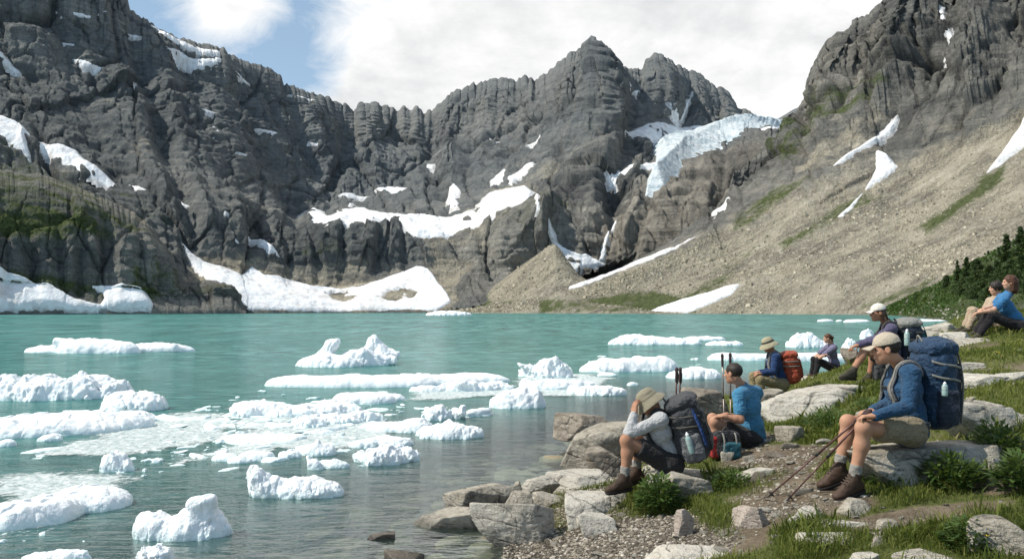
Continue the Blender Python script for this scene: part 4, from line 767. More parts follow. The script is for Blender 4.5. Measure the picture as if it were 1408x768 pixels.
def rock_mesh(dim, seed, n=36, sharp=16, cuts=8, tilt=(0, 0), yaw=0, crack=1.0, rough=1.0, wedge=0):
    r = np.random.default_rng(seed); v, f = csphere(n)
    N = []; O = []
    for a in np.concatenate([np.eye(3), -np.eye(3)]):
        N.append(nrm(a + r.normal(size=3) * (V(.34, .34, .34) if abs(a[2]) < .5 else V(.12, .12, .1)))); O.append(r.uniform(.86, 1.0) if a[2] > .5 else r.uniform(.9, 1.15))
    for i in range(cuts): N.append(nrm(r.normal(size=3) * V(1, 1, .8))); O.append(r.uniform(.58, .98))
    if wedge: N.append(nrm(V(wedge, 0, 1))); O.append(.55)
    sharp = sharp * 2.1; q = np.clip((v @ np.array(N).T) / np.array(O), 0, None); rad = ((q ** sharp).sum(1)) ** (-1 / sharp)
    p = v * rad[:, None] * (np.array(dim) / 2)
    S = float(np.prod(dim)) ** (1 / 3); nn = v / (np.array(dim)); nn /= np.linalg.norm(nn, axis=1)[:, None]; so = seed * 3.7
    topm = .35 + .65 * (1 - sstep(.55, .9, v[:, 2]))
    a = (.035 * S * fbm(p / (S * .6) + so, 2) + .02 * S * fbm(p / (S * .16) + so, 4) + .022 * S * ridged(p / (S * .3) * V(1, 1, 1.8) + so, 3)) * topm
    lay = p @ nrm(V(.25, .15, 1)) / (.17 * S) + 1.2 * fbm(p / (S * .5) + so, 2); fr = lay - np.floor(lay); a = a - .03 * S * topm * sstep(.8, 1, fr) * sstep(-.1, .3, fbm(p / (S * .4) - so, 2))
    def joint(nv, sp, wd, w):
        u = p @ nrm(nv) / (S * sp) + .22 * fbm(p / (S * .5) + so + w, 3) + r.uniform(0, 1); e = np.abs(u - np.round(u)) * sp; return np.clip(1 - e / wd, 0, 1) * sstep(-.05, .2, pn(p / (S * .5) - so + w * 3.1))
    ck = np.maximum(joint(r.normal(size=3) * V(1, 1, .4), .62, .016, 1), joint(V(.25, .15, 1) + r.normal(size=3) * .12, .36, .014, 2)); ck2 = joint(r.normal(size=3), .4, .011, 3)
    c = np.clip(ck + .6 * ck2, 0, 1) * crack
    p = p + nn * (a * rough - .03 * S * c)[:, None]
    ax, ay = tilt; 
    Rx = np.array([[1, 0, 0], [0, cos(ax), -sin(ax)], [0, sin(ax), cos(ax)]]); Ry = np.array([[cos(ay), 0, sin(ay)], [0, 1, 0], [-sin(ay), 0, cos(ay)]]); Rz = np.array([[cos(yaw), -sin(yaw), 0], [sin(yaw), cos(yaw), 0], [0, 0, 1]])
    return p @ (Rz @ Ry @ Rx).T, f, np.clip(c * 1.1 + sstep(.86, .95, fr) * .25 * crack, 0, 1)
ROCKTOP = []
def rock(label, x0, x1, y0, y1, seed, mat=0, dr=.75, n=36, d=None, water=False, flat=None, ztop=None, tilt=(0, 0), yaw=0, group=None, name='boulder', cat='boulder', embed=.35, sharp=16, cuts=8, crack=1, wedge=0):
    cx = (x0 + x1) / 2
    if water: P = on_water(cx, y1); dd = water_depth_at(y1)
    elif d: P = W(cx, y1, d); dd = d
    else: P, dd = ground_hit(cx, y1)
    w = (x1 - x0) * dd / FPX; dep = dr * w; slope = (CAMZ - P[2]) / dd
    h = max((y1 - y0) * dd / FPX - dep * slope * .7, .18 * w * .5) if flat is None else flat
    if ztop is not None: h = max(ztop - P[2], .1)
    H = h * (1 + embed) + .04
    p, f, c = rock_mesh((w * 1.04, dep, H), seed, n, sharp, cuts, tilt, yaw, crack, 1, wedge)
    p = p + V(P[0], P[1] + dep * .42, P[2] + h - H / 2)
    o = top(name, mk_mesh(name, p, f, True, {'crack': c}), M_STONE[mat], label, cat, group); return o
R_ = rock
R_('long slab the man with the blue pack sits on', 1205, 1400, 583, 655, 3, 0, .66, 70, tilt=(-.02, -.03), d=6.3, crack=1, sharp=20, ztop=1.05)
R_('pale flat boulder behind the seat slab of the man with the blue pack', 1318, 1425, 545, 606, 14, 1, .6, 56, d=7.3, tilt=(0, .05))
R_('broad pale slab the man with the grey pack sits on', 905, 1062, 622, 672, 25, 0, .55, 70, d=7.85, embed=.5, sharp=22, ztop=0.49)
R_('blocky layered rock at the front of the slab under the grey pack', 896, 975, 645, 690, 31, 0, .55, 56, d=7.45, sharp=20)
R_('pale slab the man in the sky blue T-shirt sits on', 1015, 1112, 588, 622, 42, 1, .75, 50, d=8.9, embed=.5, ztop=0.54)
R_('big sloping lichen covered boulder under the boot of the man in purple', 1058, 1202, 510, 592, 53, 1, .62, 76, d=10.2, tilt=(-.05, .06), sharp=14, wedge=-.35)
R_('large mottled boulder at the water edge left of the man with the grey pack', 768, 880, 566, 640, 60, 0, .8, 76, d=9.9, wedge=-.45)
R_('small dark rock at the foot of the large mottled boulder', 806, 862, 612, 648, 71, 2, .7, 40, d=9.3)
R_('dark flat rock sticking out at the far side of the large mottled boulder', 764, 836, 566, 596, 82, 2, .6, 40, d=11.2)
R_('grey brown boulder right behind the upright trekking poles', 934, 1014, 526, 574, 93, 2, .7, 50, d=12.6)
R_('rock the man with the red pack sits on', 1026, 1106, 520, 575, 104, 0, .65, 50, d=13.3, ztop=0.71)
R_('mossy rock just left of the big sloping boulder', 1040, 1086, 533, 570, 115, 0, .7, 36, d=12.0)
R_('shore rock the girl sits on', 1104, 1176, 508, 535, 126, 0, .7, 40, d=17.4, ztop=0.66)
R_('tilted grey boulder standing in the shallows', 612, 703, 651, 704, 135, 0, .6, 64, water=True, sharp=24, wedge=-.4, cuts=5, tilt=(-.1, .12))
R_('low jagged wet rock in front of the tilted boulder in the shallows', 576, 670, 688, 724, 146, 0, .6, 56, water=True, sharp=24, cuts=6, wedge=-.3)
R_('cracked slab standing on edge at the tip of the gravel', 686, 756, 688, 746, 157, 1, .55, 64, d=7.15, sharp=26, tilt=(-.1, -.12))
R_('flat pale slab under the boot of the man with the bucket hat', 776, 872, 664, 706, 164, 1, .75, 60, embed=.6, tilt=(0, .06), ztop=0.395)
R_('pale rock lying at the waterline behind the flat slab', 742, 848, 642, 668, 175, 1, .6, 44, d=8.9)
R_('rounded pale rock in the grass left of the flat slab', 714, 764, 654, 674, 186, 1, .7, 36, d=8.5)
R_('small tan rock above the cracked slab', 694, 730, 672, 696, 197, 0, .7, 36, d=7.9)
R_('tan rock half sunk in the grass above the round stone', 722, 770, 676, 702, 208, 0, .6, 36)
R_('round smooth stone on the gravel below the flat slab', 806, 848, 704, 734, 219, 1, .8, 40, sharp=7, cuts=3, crack=.1)
R_('small tan stone next to the round smooth stone', 790, 812, 704, 724, 220, 1, .8, 24)
R_('large white slab cut off by the bottom edge below the path', 895, 1030, 741, 775, 231, 1, .6, 60, d=5.55, embed=.6, sharp=10)
R_('pinkish square block on the path below the trekking pole tips', 1025, 1066, 693, 726, 242, 3, .8, 44, sharp=22, cuts=4)
R_('big grey boulder in the bottom right corner', 1338, 1440, 688, 790, 259, 0, .75, 64, d=4.9, sharp=7, cuts=16)
R_('long pale stone in the grass, lowest of the three long ones', 1108, 1192, 726, 750, 264, 1, .5, 44)
R_('long low stone in the grass, middle of the three long ones', 1120, 1180, 712, 725, 275, 1, .5, 36)
R_('pale angular stone in the grass just below the brown boots', 1158, 1206, 684, 707, 286, 0, .7, 40, sharp=20)
R_('wedge of pale stone left of the stone below the boots', 1098, 1144, 694, 716, 297, 1, .6, 36)
R_('thumb shaped stone left of the pale wedge of stone', 1088, 1102, 706, 718, 298, 1, .8, 20)
R_('rounded grey stone in the grass right of the long pale stone', 1204, 1248, 711, 733, 308, 0, .7, 36, sharp=9)
R_('small flat grey stone under the rounded grey stone', 1212, 1246, 732, 743, 319, 0, .7, 24)
R_('small pointed stone left of the small flat grey stone', 1200, 1226, 736, 752, 320, 0, .8, 24)
R_('rounded stone cut off by the bottom edge at the lower right', 1170, 1214, 758, 775, 331, 1, .7, 30)
R_('pale stone at the bottom edge right of the cut off rounded stone', 1234, 1304, 757, 775, 342, 1, .6, 36)
R_('slim upright wedge of rock beside the grass tuft on the path', 930, 958, 694, 737, 353, 3, .7, 40, sharp=20)
R_('pale slab in the path between the grey pack slab and the pole tips', 1012, 1070, 640, 658, 364, 1, .7, 40)
R_('grey rock in the grass right of the blue pack', 1320, 1362, 543, 562, 375, 0, .8, 36, d=8.6)
R_('flat pale stone lying above the boulder behind the seat slab', 1318, 1402, 513, 532, 386, 1, .5, 36)
R_('low stone in the meadow behind the blue pack', 1310, 1356, 497, 509, 397, 1, .5, 30)
R_('small stone at the right edge of the meadow', 1378, 1415, 511, 524, 408, 1, .6, 30)
R_('pale stone below the feet of the seated couple', 1302, 1346, 456, 474, 419, 1, .6, 36, d=12.6)
R_('long slanting stone in the grass below the couple', 1318, 1368, 464, 481, 420, 0, .5, 36, d=12.3)
R_('short pale stone right of the slanting stone below the couple', 1352, 1380, 464, 475, 431, 1, .7, 30, d=12.4)
R_('flat stone at the right edge below the couple', 1380, 1420, 468, 478, 442, 1, .6, 30, d=12.2)
R_('big flat outcrop at the water edge left of the couple', 1268, 1338, 434, 468, 453, 1, .8, 60, d=15.0, embed=.6, wedge=-.3)
R_('small stone beside the lower right end of the big sloping boulder', 1180, 1226, 560, 580, 464, 0, .7, 30)
R_('stone in the grass below the big sloping boulder', 1086, 1112, 584, 606, 475, 0, .8, 30)
R_('flat stone in the trodden ground right of the seat slab of the sky blue T-shirt', 1054, 1100, 606, 622, 486, 1, .8, 30, d=8.9)
R_('tiny wet rock alone in the shallows at the bottom', 506, 548, 729, 742, 497, 2, .6, 30, water=True)
R_('dark wet rock cut off by the bottom edge in the shallows', 522, 580, 754, 775, 508, 2, .7, 36, water=True)
R_('small rock between the shallows and the grass', 700, 722, 660, 690, 519, 0, .8, 30, d=8.1)
R_('white egg shaped stone in the grass behind the grey pack', 994, 1006, 619, 632, 521, 1, .9, 24, d=8.6, sharp=3, cuts=0, crack=0)
R_('dark rock behind the knees of the girl', 1160, 1184, 478, 494, 533, 2, .8, 30, d=17)
# loose stones strewn over path and shore, each its own thing
def small_stones():
    protos = []
    for i in range(8):
        p, f, c = rock_mesh((1, .8, .55), 900 + i, 9, 10, 6, (0, 0), 0, .6, .8); protos.append(mk_mesh('stone', p, f, True, {'crack': c})); protos[-1].materials.append(M_STONE[[0, 1, 0, 3, 1, 2, 0, 1][i]])
    r = np.random.default_rng(77); k = 0
    zones = [(860, 748, 170, 22, 60), (1020, 715, 80, 32, 36), (1080, 690, 70, 22, 34), (1075, 630, 60, 30, 40), (1270, 715, 110, 26, 24), (1090, 655, 50, 20, 16), (960, 735, 60, 20, 26), (830, 700, 90, 30, 24), (1130, 745, 110, 22, 14), (1040, 608, 60, 18, 8), (1330, 500, 80, 30, 16), (1000, 580, 60, 14, 8)]
    for zx, zy, wx, wy, num in zones:
        for _ in range(num):
            px = zx + wx * r.uniform(-1, 1); py = min(zy + wy * r.uniform(-1, 1), 800); P, d = ground_hit(px, py)
            if P[2] < .02: continue
            s = r.uniform(.018, .05) * (2.2 if r.random() < .14 else 1) * d / 6.5
            o = bpy.data.objects.new('stone', protos[r.integers(8)]); COL.objects.link(o); o.location = (P[0], P[1], P[2] + s * .12); o.rotation_euler = (r.uniform(-.3, .3), r.uniform(-.3, .3), r.uniform(0, 6.3)); o.scale = (s * r.uniform(.9, 1.6), s, s * r.uniform(.7, 1.1))
            tag(o, 'loose little stone lying on the trodden shore', 'stone', 'loose stones on the path and shore'); k += 1
small_stones()
# stones on the lake bed seen through the shallows: nobody could count them
def bed_stones():
    r = np.random.default_rng(5); ms = []; at = []
    v, f = csphere(7)
    for i in range(900):
        px = r.uniform(250, 860); py = r.uniform(575, 790); x, y, _ = on_water(px, py); z = float(gz(x, y, False))
        if z > -.03 or z < -1.1: continue
        s = r.uniform(.05, .15) * (1.6 if r.random() < .2 else 1); rad = 1 + .25 * fbm(v * 1.3 + i * 3.1, 2)
        p = v * rad[:, None] * V(s * r.uniform(1, 1.9), s, s * .33); a = r.uniform(0, 6.3); p = p @ np.array([[cos(a), sin(a), 0], [-sin(a), cos(a), 0], [0, 0, 1]])
        ms.append((p + V(x, y, z + s * .08), f)); at.append(np.full(len(v), r.random()))
    V_, F_2 = joinm(ms); t = NT('bed_stone'); o = t.pos(); n = t.noise(o, 9, 5, .65)
    col = t.ramp(t.math('ADD', t.math('MULTIPLY', n, .4), t.math('MULTIPLY', t.attr('rnd'), .6)), [(.2, (.045, .043, .033)), (.5, (.15, .135, .095)), (.75, (.27, .23, .15)), (.95, (.34, .31, .23))])
    t.fin(col, .8, t.bump(n, .02, .6), .2)
    o = link('lake_bed_stones', mk_mesh('lake_bed_stones', V_, F_2, True, {'rnd': np.concatenate(at)}), t.m); tag(o, 'smooth stones on the lake bed under the shallows', 'pebbles', kind='stuff')
bed_stones()
def pebbles():
    r = np.random.default_rng(15); v, f = csphere(2); N = 9000
    c = []
    while len(c) < N:
        px, py = r.uniform(690, 1360, 4000), 800 - 200 * np.sqrt(r.random(4000))
        d = (CAMZ - .2) * FPX / (py - HZ); x = (px - 704) / FPX * d; y = d; z = gz(x, y); g = GRAVELF(x, y, z) * (1 - GREENF(x, y, z)); ok = (z > .0) & (g > r.random(4000) * .9)
        for i in np.where(ok)[0]: c.append((x[i], y[i], z[i]))
    c = np.array(c[:N]); s = r.uniform(.004, .013, N) * np.where(r.random(N) < .12, 1.9, 1); a = r.uniform(0, 6.28, N)
    sh = v[None] * np.stack([s * r.uniform(1, 1.6, N), s, s * .65], 1)[:, None, :] * (1 + .25 * RNG.normal(size=(N, len(v), 1)).clip(-1, 1))
    x = sh[..., 0] * np.cos(a)[:, None] - sh[..., 1] * np.sin(a)[:, None]; y = sh[..., 0] * np.sin(a)[:, None] + sh[..., 1] * np.cos(a)[:, None]
    p = np.stack([x, y, sh[..., 2]], -1) + c[:, None, :] + V(0, 0, .003); F = (f[None] + (np.arange(N) * len(v))[:, None, None]).reshape(-1, 4)
    t = NT('gravel'); col = t.ramp(t.attr('rnd'), [(0, (.085, .07, .053)), (.4, (.20, .17, .13)), (.75, (.32, .28, .225)), (1, (.50, .46, .39))]); t.fin(col, .85, None, .25)
    o = link('gravel', mk_mesh('gravel', p.reshape(-1, 3), F, False, {'rnd': np.repeat(r.random(N), len(v))}), t.m); tag(o, 'fine grey gravel on the shore', 'gravel', kind='stuff')
pebbles()
# ================================================================== floating ice
def mat_ice():
    t = NT('lake_ice'); P = t.pos(); o = t.obj(); z = t.xyz(P)[2]; n = t.noise(P, 5, 5, .65); g = t.noise(P, 40, 3, .7)
    col = t.mix(t.rng(t.math('ADD', n, t.math('MULTIPLY', g, .3)), .45, .85), (.74, .79, .81), (.88, .895, .90))
    blue = t.math('MULTIPLY', t.rng(z, .10, -.02), .55); col = t.mix(blue, col, (.45, .70, .70))
    n2 = t.noise(P, 1.8, 4, .6)
    b = t.bump(t.math('ADD', t.math('MULTIPLY', n, 1), t.math('ADD', t.math('MULTIPLY', g, .25), n2)), .035, .8)
    t.put(t.b.inputs['Subsurface Weight'], .12); t.put(t.b.inputs['Subsurface Radius'], (.3, .5, .55)); t.b.inputs['Subsurface Scale'].default_value = .08
    return t.fin(col, .5, b, .35)
M_ICE = mat_ice()
def berg(label, humps, fins=(), group=None, amp=1.0, name='ice_floe', cat='ice floe', hp=1.35, k=None, sub=.8):
    """humps: (cx, py_front, halfwidth px, height px, depth ratio); fins: (x0,y0,r0,x1,y1,r1, py_front) tapering px capsules at one depth"""
    pr = []; big = 0
    for cx, py, rx, h, ry in humps:
        d0 = water_depth_at(py); s = d0 / FPX; dep = rx * s * ry; P = on_water(cx, py)
        hz = max(h * s - dep * 1.1 * CAMZ / d0 * .9, h * s * .3)
        pr.append(('ell', P + V(0, dep * .95, 0), (rx * s * 1.04, dep, hz * 1.02), np.eye(3)))
        big = max(big, rx * s)
        if hz < .14 * rx * s and rx > 30:   # long flat floes: fill the pancake with a level slab so it has a thick rim
            pr.append(('box', P + V(0, dep * .95, hz * .12), (rx * s * .80, dep * .74, hz * .62), np.eye(3), hz * .5))
    for x0, y0, r0, x1, y1, r1, py in fins:
        d = water_depth_at(py) + r0 * water_depth_at(py) / FPX; s = d / FPX; pr.append(('cap', W(x0, y0, d), W(x1, y1, d), r0 * s, r1 * s))
    d = water_depth_at(humps[0][1]); s = d / FPX; h = hp * s
    rmin = min([p[2][2] for p in pr if p[0] == 'ell'] + [.4]); A = min(.15 * max(rmin, 3 * s), .06 * big + .015) * amp; sc = max(.45 * big, 6 * h)
    so = (hash_(label) % 97) * 1.7
    zt = max(p[2][2] for p in pr if p[0] == 'ell'); flat = not fins and amp != 9
    def dis(p):
        xy = p * V(1, 1, .65); jag = A * (2.6 * fbm(xy / sc + so, 2) + 1.3 * ridged(xy / (sc * .5) + so, 2) - .95) + A * .45 * fbm(p / (sc * .3) + so, 3)
        cr = np.abs(pn(p * V(1, 1, .5) / (sc * .8) + so * 2)); jag = jag + A * .8 * np.clip(1 - cr / .06, 0, 1)
        if flat:   # melted flat tops, a little stepped
            lvl = zt * (.74 + .4 * np.round(2.5 * fbm(p * V(1, 1, 0) / (sc * 1.3) + so, 2)) / 2.5) + A * .3 * fbm(p / (sc * .3), 2); jag = jag + np.clip((p[:, 2] - lvl) * 1.2, 0, .5)
        return jag
    kk = k if k is not None else max(.25 * big, 2 * h) * .9
    # trim what lies deep under water
    me = sdf(pr, h, kk, dis, 1, name, dmax=A * 2.6, cut=[(V(0, 0, -max(.12, 2.5 * h)), V(0, 0, -1))], one=True)
    return top(name, me, M_ICE, label, cat, group)
def hash_(s):
    v = 7
    for ch in s: v = (v * 31 + ord(ch)) % 1000003
    return v
I_ = berg
I_('long low berg with a turquoise flank far out on the left', [(60, 485, 34, 9, .5), (112, 486, 40, 22, .5), (150, 486, 34, 18, .5), (205, 484, 52, 13, .4)], [(95, 474, 7, 78, 468, 4, 485), (45, 483, 4, 240, 480, 4, 484)], hp=1.1)
I_('lumpy white floe cut off by the left edge, above the long smooth floe', [(-5, 551, 50, 34, .8), (40, 551, 50, 36, .8), (85, 550, 45, 33, .8), (125, 548, 40, 31, .7), (152, 538, 14, 24, .7)], [(44, 522, 8, 46, 515, 6, 548)], amp=1.2)
I_('long smooth floe reaching in from the left edge', [(-10, 603, 70, 34, .9), (60, 599, 80, 34, .7), (120, 592, 70, 28, .6), (175, 581, 34, 16, .6)])
I_('double humped floe beyond the tip of the long smooth floe', [(170, 566, 44, 31, .7), (230, 574, 38, 38, .7), (213, 572, 22, 24, .8), (270, 566, 34, 22, .7), (290, 560, 18, 17, .7)], amp=1.1)
I_('small lacy scrap of ice below the long smooth floe', [(62, 607, 16, 11, .7), (72, 604, 10, 9, .7)])
I_('small rounded ice piece at the left edge', [(2, 614, 14, 12, .7), (0, 631, 12, 9, .7)])
I_('smooth ice dome rising out of the pale shelf', [(151, 649, 20, 32, .8), (168, 648, 12, 15, .8)])
I_('biggest nearby floe in the lower left, snowy and domed', [(95, 706, 58, 40, .85), (30, 724, 50, 44, .9), (-5, 730, 40, 46, .9), (60, 680, 60, 20, .6), (130, 697, 32, 16, .7)])
I_('sculpted ice piece with an anvil shaped top', [(240, 744, 56, 38, .5), (200, 742, 20, 36, .6), (276, 738, 34, 42, .5), (300, 724, 26, 16, .5)], [(268, 716, 19, 276, 698, 14, 740), (268, 688, 8, 290, 687, 8, 740), (280, 715, 16, 281, 696, 13, 740), (198, 720, 13, 214, 718, 13, 740)], hp=1.3)
I_('low white ice at the bottom left edge of the view', [(60, 778, 42, 22, .5), (95, 772, 24, 18, .5)])
I_('white ice cone cut off by the bottom edge', [(206, 782, 26, 36, .6)])
I_('ice piece with a tall curled fin at its left end', [(410, 686, 52, 30, .5), (440, 683, 28, 20, .5), (375, 680, 22, 20, .5)], [(357, 672, 15, 352, 654, 10, 684), (352, 654, 10, 348, 640, 4, 684), (362, 668, 12, 377, 662, 5, 684), (385, 676, 12, 370, 672, 12, 684)], hp=1.2)
I_('fish tail shaped ice sliver left of the puffy lump', [(452, 644, 26, 13, .5), (432, 646, 11, 15, .5), (478, 635, 16, 9, .5)], [(428, 636, 4, 424, 628, 3, 645)])
I_('puffy cauliflower lump of ice', [(520, 640, 26, 27, .7), (548, 635, 26, 25, .6), (500, 636, 14, 18, .7), (534, 638, 20, 29, .6)], amp=1.3)
I_('ice slab with a flat wavy top right of the puffy lump', [(615, 604, 38, 22, .5), (642, 602, 22, 19, .5), (588, 600, 18, 14, .6)], [(616, 583, 2.5, 617, 580, 2, 600)])
I_('butterfly shaped ice pair above the wavy slab', [(598, 578, 20, 22, .6), (628, 576, 13, 17, .5)], [(634, 566, 6, 637, 559, 3.5, 577)])
I_('smooth whaleback of ice in the middle of the pack', [(570, 595, 24, 24, .6), (535, 594, 34, 15, .6), (512, 590, 20, 10, .7)])
I_('low rounded ice below the whaleback', [(530, 614, 36, 16, .6), (498, 616, 18, 14, .7)])
I_('peaked lump at the lower edge of the ice pack', [(435, 627, 24, 19, .7), (415, 624, 16, 9, .7), (470, 610, 16, 11, .6)], [(436, 612, 6, 438, 607, 3, 626)])
I_('small oval ice cake at the lower edge of the pack', [(395, 630, 17, 12, .7)])
I_('flat ice cake left of the small oval one', [(345, 634, 26, 16, .8), (325, 637, 16, 10, .8)])
I_('pale ice cake near the left end of the pack', [(305, 634, 18, 12, .8), (288, 640, 14, 7, .8)])
I_('very long straight white floe lying across the middle', [(400, 532, 42, 17, .7), (455, 533, 60, 19, .5), (520, 533, 70, 20, .45), (590, 530, 70, 19, .4), (650, 526, 50, 14, .4), (690, 521, 20, 8, .4)], amp=.8)
I_('berg with two pointed horns in the middle of the lake', [(450, 505, 42, 18, .5), (495, 503, 34, 22, .5), (425, 503, 20, 12, .5), (535, 496, 26, 14, .5)], [(440, 495, 10, 456, 476, 8, 503), (456, 476, 8, 464, 470, 4, 503), (506, 490, 12, 510, 467, 6, 500), (526, 488, 12, 516, 468, 5, 500), (528, 490, 10, 545, 488, 6, 500), (480, 492, 9, 500, 488, 9, 503), (415, 500, 7, 540, 496, 7, 502)], hp=1.0)
I_('arched floe at the upper edge of the ice pack', [(495, 556, 44, 20, .6), (455, 548, 16, 8, .7), (530, 551, 26, 11, .6)], amp=1.2)
I_('long ridge of jumbled ice along the upper edge of the pack', [(345, 574, 34, 26, .7), (390, 574, 50, 20, .5), (440, 571, 34, 18, .6), (465, 570, 28, 22, .6), (335, 562, 18, 16, .6)], amp=1.5)
I_('knobbly ice mass in the centre of the pack', [(420, 588, 24, 17, .7), (455, 584, 36, 16, .6), (495, 580, 30, 18, .6), (515, 574, 14, 14, .6)], amp=1.6)
I_('thin grey white ice pan in the left of the pack', [(350, 612, 50, 14, .8), (320, 606, 22, 10, .8), (395, 606, 20, 9, .8)], amp=1.2)
I_('short flat ice strip right below the long straight floe', [(585, 539, 24, 10, .6), (640, 538, 40, 14, .5), (680, 536, 28, 11, .5)], [(628, 526, 3, 650, 528, 3, 538)], amp=1.4)
I_('white block of ice alone right of the pack', [(710, 562, 34, 27, .6), (735, 561, 14, 26, .6), (688, 560, 16, 14, .6)], [(712, 540, 6, 720, 538, 6, 560)])
I_('hump of ice with an outstretched neck', [(760, 520, 28, 28, .6), (735, 518, 22, 16, .5), (790, 514, 26, 17, .5)], [(716, 502, 4, 735, 507, 5, 518), (756, 500, 8, 764, 496, 6, 520)], hp=1.1)
I_('flat ice layered under the hump with a neck', [(760, 536, 40, 15, .5), (795, 532, 26, 10, .5), (722, 533, 10, 17, .5)], amp=1.3)
I_('long white ice bank with a gentle dome beyond the shore rocks', [(890, 511, 46, 24, .5), (840, 512, 40, 18, .5), (920, 505, 34, 14, .5), (832, 500, 14, 8, .5)], hp=1.1)
I_('small rounded ice knob with a clear dome in front of the ice bank', [(856, 513, 10, 10, .8), (836, 517, 14, 6, .6)])
I_('twin lobed floe near the big mottled boulder', [(828, 544, 34, 17, .5), (800, 541, 18, 15, .6), (840, 536, 16, 14, .5)], amp=1.3)
I_('tiny ice scrap right of the twin lobed floe', [(870, 530, 8, 6, .7)])
I_('berg with a round knob on its back in the distance', [(875, 474, 36, 14, .5), (855, 470, 18, 11, .5), (920, 474, 46, 10, .4)], [(885, 460, 5, 889, 454, 4.5, 472)], hp=.9)
I_('thin ice plate behind the berg with the knob', [(970, 468, 30, 7, .4)], hp=.9)
I_('small flat floe right of the berg with the knob', [(1000, 475, 26, 7, .4), (985, 472, 14, 7, .4)], hp=.9)
I_('ice floe behind the upright trekking poles', [(960, 521, 36, 18, .5), (925, 508, 10, 9, .5), (980, 516, 24, 10, .5), (930, 519, 14, 9, .5)], hp=1.1)
I_('long flat floe behind the man with the red pack', [(1060, 496, 76, 11, .3), (1130, 497, 60, 9, .3), (1200, 497, 50, 9, .3), (990, 495, 10, 8, .4)], hp=1.1)
I_('white ice dome in the water behind the girl', [(1112, 478, 22, 23, .6), (1095, 477, 12, 12, .6), (1135, 478, 18, 9, .5)], hp=.9)
I_('upright ice block behind the hand of the man in purple', [(1172, 487, 11, 25, .6), (1180, 480, 8, 16, .6)], hp=.9)
I_('ice knob behind the forearm of the man in purple', [(1195, 466, 9, 16, .7)], hp=.9)
for lb, x, y, r, h in [('left of the three far ice strips beyond the man in purple', 1137, 442, 11, 4), ('tiniest of the three far ice strips beyond the man in purple', 1155, 442, 5, 3), ('right of the three far ice strips beyond the man in purple', 1182, 443, 18, 5), ('far ice strip near the foot of the fir slope', 1282, 442, 24, 4)]:
    I_(lb, [(x, y, r, h, .5)], hp=.6, amp=.5)
I_('lone flat berg near the far shore', [(615, 433.6, 27, 5.5, .4), (600, 433.4, 14, 4, .4), (636, 433.4, 12, 3.5, .4)], [(612, 428, 2, 622, 427, 1.6, 433)], hp=.6)
# small broken bits, each its own
def bits():
    r = np.random.default_rng(21); protos = []
    for i in range(9):
        v, f = csphere(9); p = v * V(1, .75, .42) * (1 + .8 * fbm(v * 1.2 + i * 5.1, 3))[:, None]; protos.append(mk_mesh('ice_chunk', p, f)); protos[-1].materials.append(M_ICE)
    for i in range(8):
        p, f, c = rock_mesh((2, 1.5, .62), 600 + i, 12, 12, 9, (0, 0), 0, .5, 1.3); protos.append(mk_mesh('ice_chunk', p, f)); protos[-1].materials.append(M_ICE)
    zones = [(430, 588, 120, 34, 70), (330, 600, 70, 30, 34), (260, 622, 80, 18, 22), (480, 560, 90, 14, 22), (640, 532, 60, 8, 10), (770, 528, 60, 12, 10), (210, 640, 60, 16, 12), (40, 740, 60, 8, 5), (150, 690, 40, 14, 5), (60, 625, 40, 12, 4), (880, 500, 60, 12, 10), (300, 565, 40, 14, 10), (560, 560, 60, 20, 6), (420, 590, 120, 32, 46), (330, 590, 90, 26, 26), (480, 575, 60, 20, 14), (390, 562, 60, 10, 8)]
    for zx, zy, wx, wy, num in zones:
        for _ in range(num):
            px = zx + wx * r.normal() * .6; py = zy + wy * r.normal() * .6; P = on_water(px, py)
            if gz(P[0], P[1], False) > -.12: continue
            big_ = zx in (420, 390) or (zx, zy) == (480, 575) or (zx, zy) == (330, 590); s = (r.lognormal(2.25, .45) if big_ else r.lognormal(1.45, .55)) * water_depth_at(py) / FPX
            o = bpy.data.objects.new('ice_chunk', protos[r.integers(9, 17) if big_ or r.random() < .5 else r.integers(9)]); COL.objects.link(o); o.location = (P[0], P[1], -.1 * s); o.rotation_euler = (r.uniform(-.2, .2), r.uniform(-.2, .2), r.uniform(0, 6.3)); o.scale = (s * r.uniform(1, 1.7), s, s * r.uniform(.7, 1.4))
            tag(o, 'small broken chunk of ice in the floating pack', 'ice chunk', 'small ice chunks between the floes')
bits()
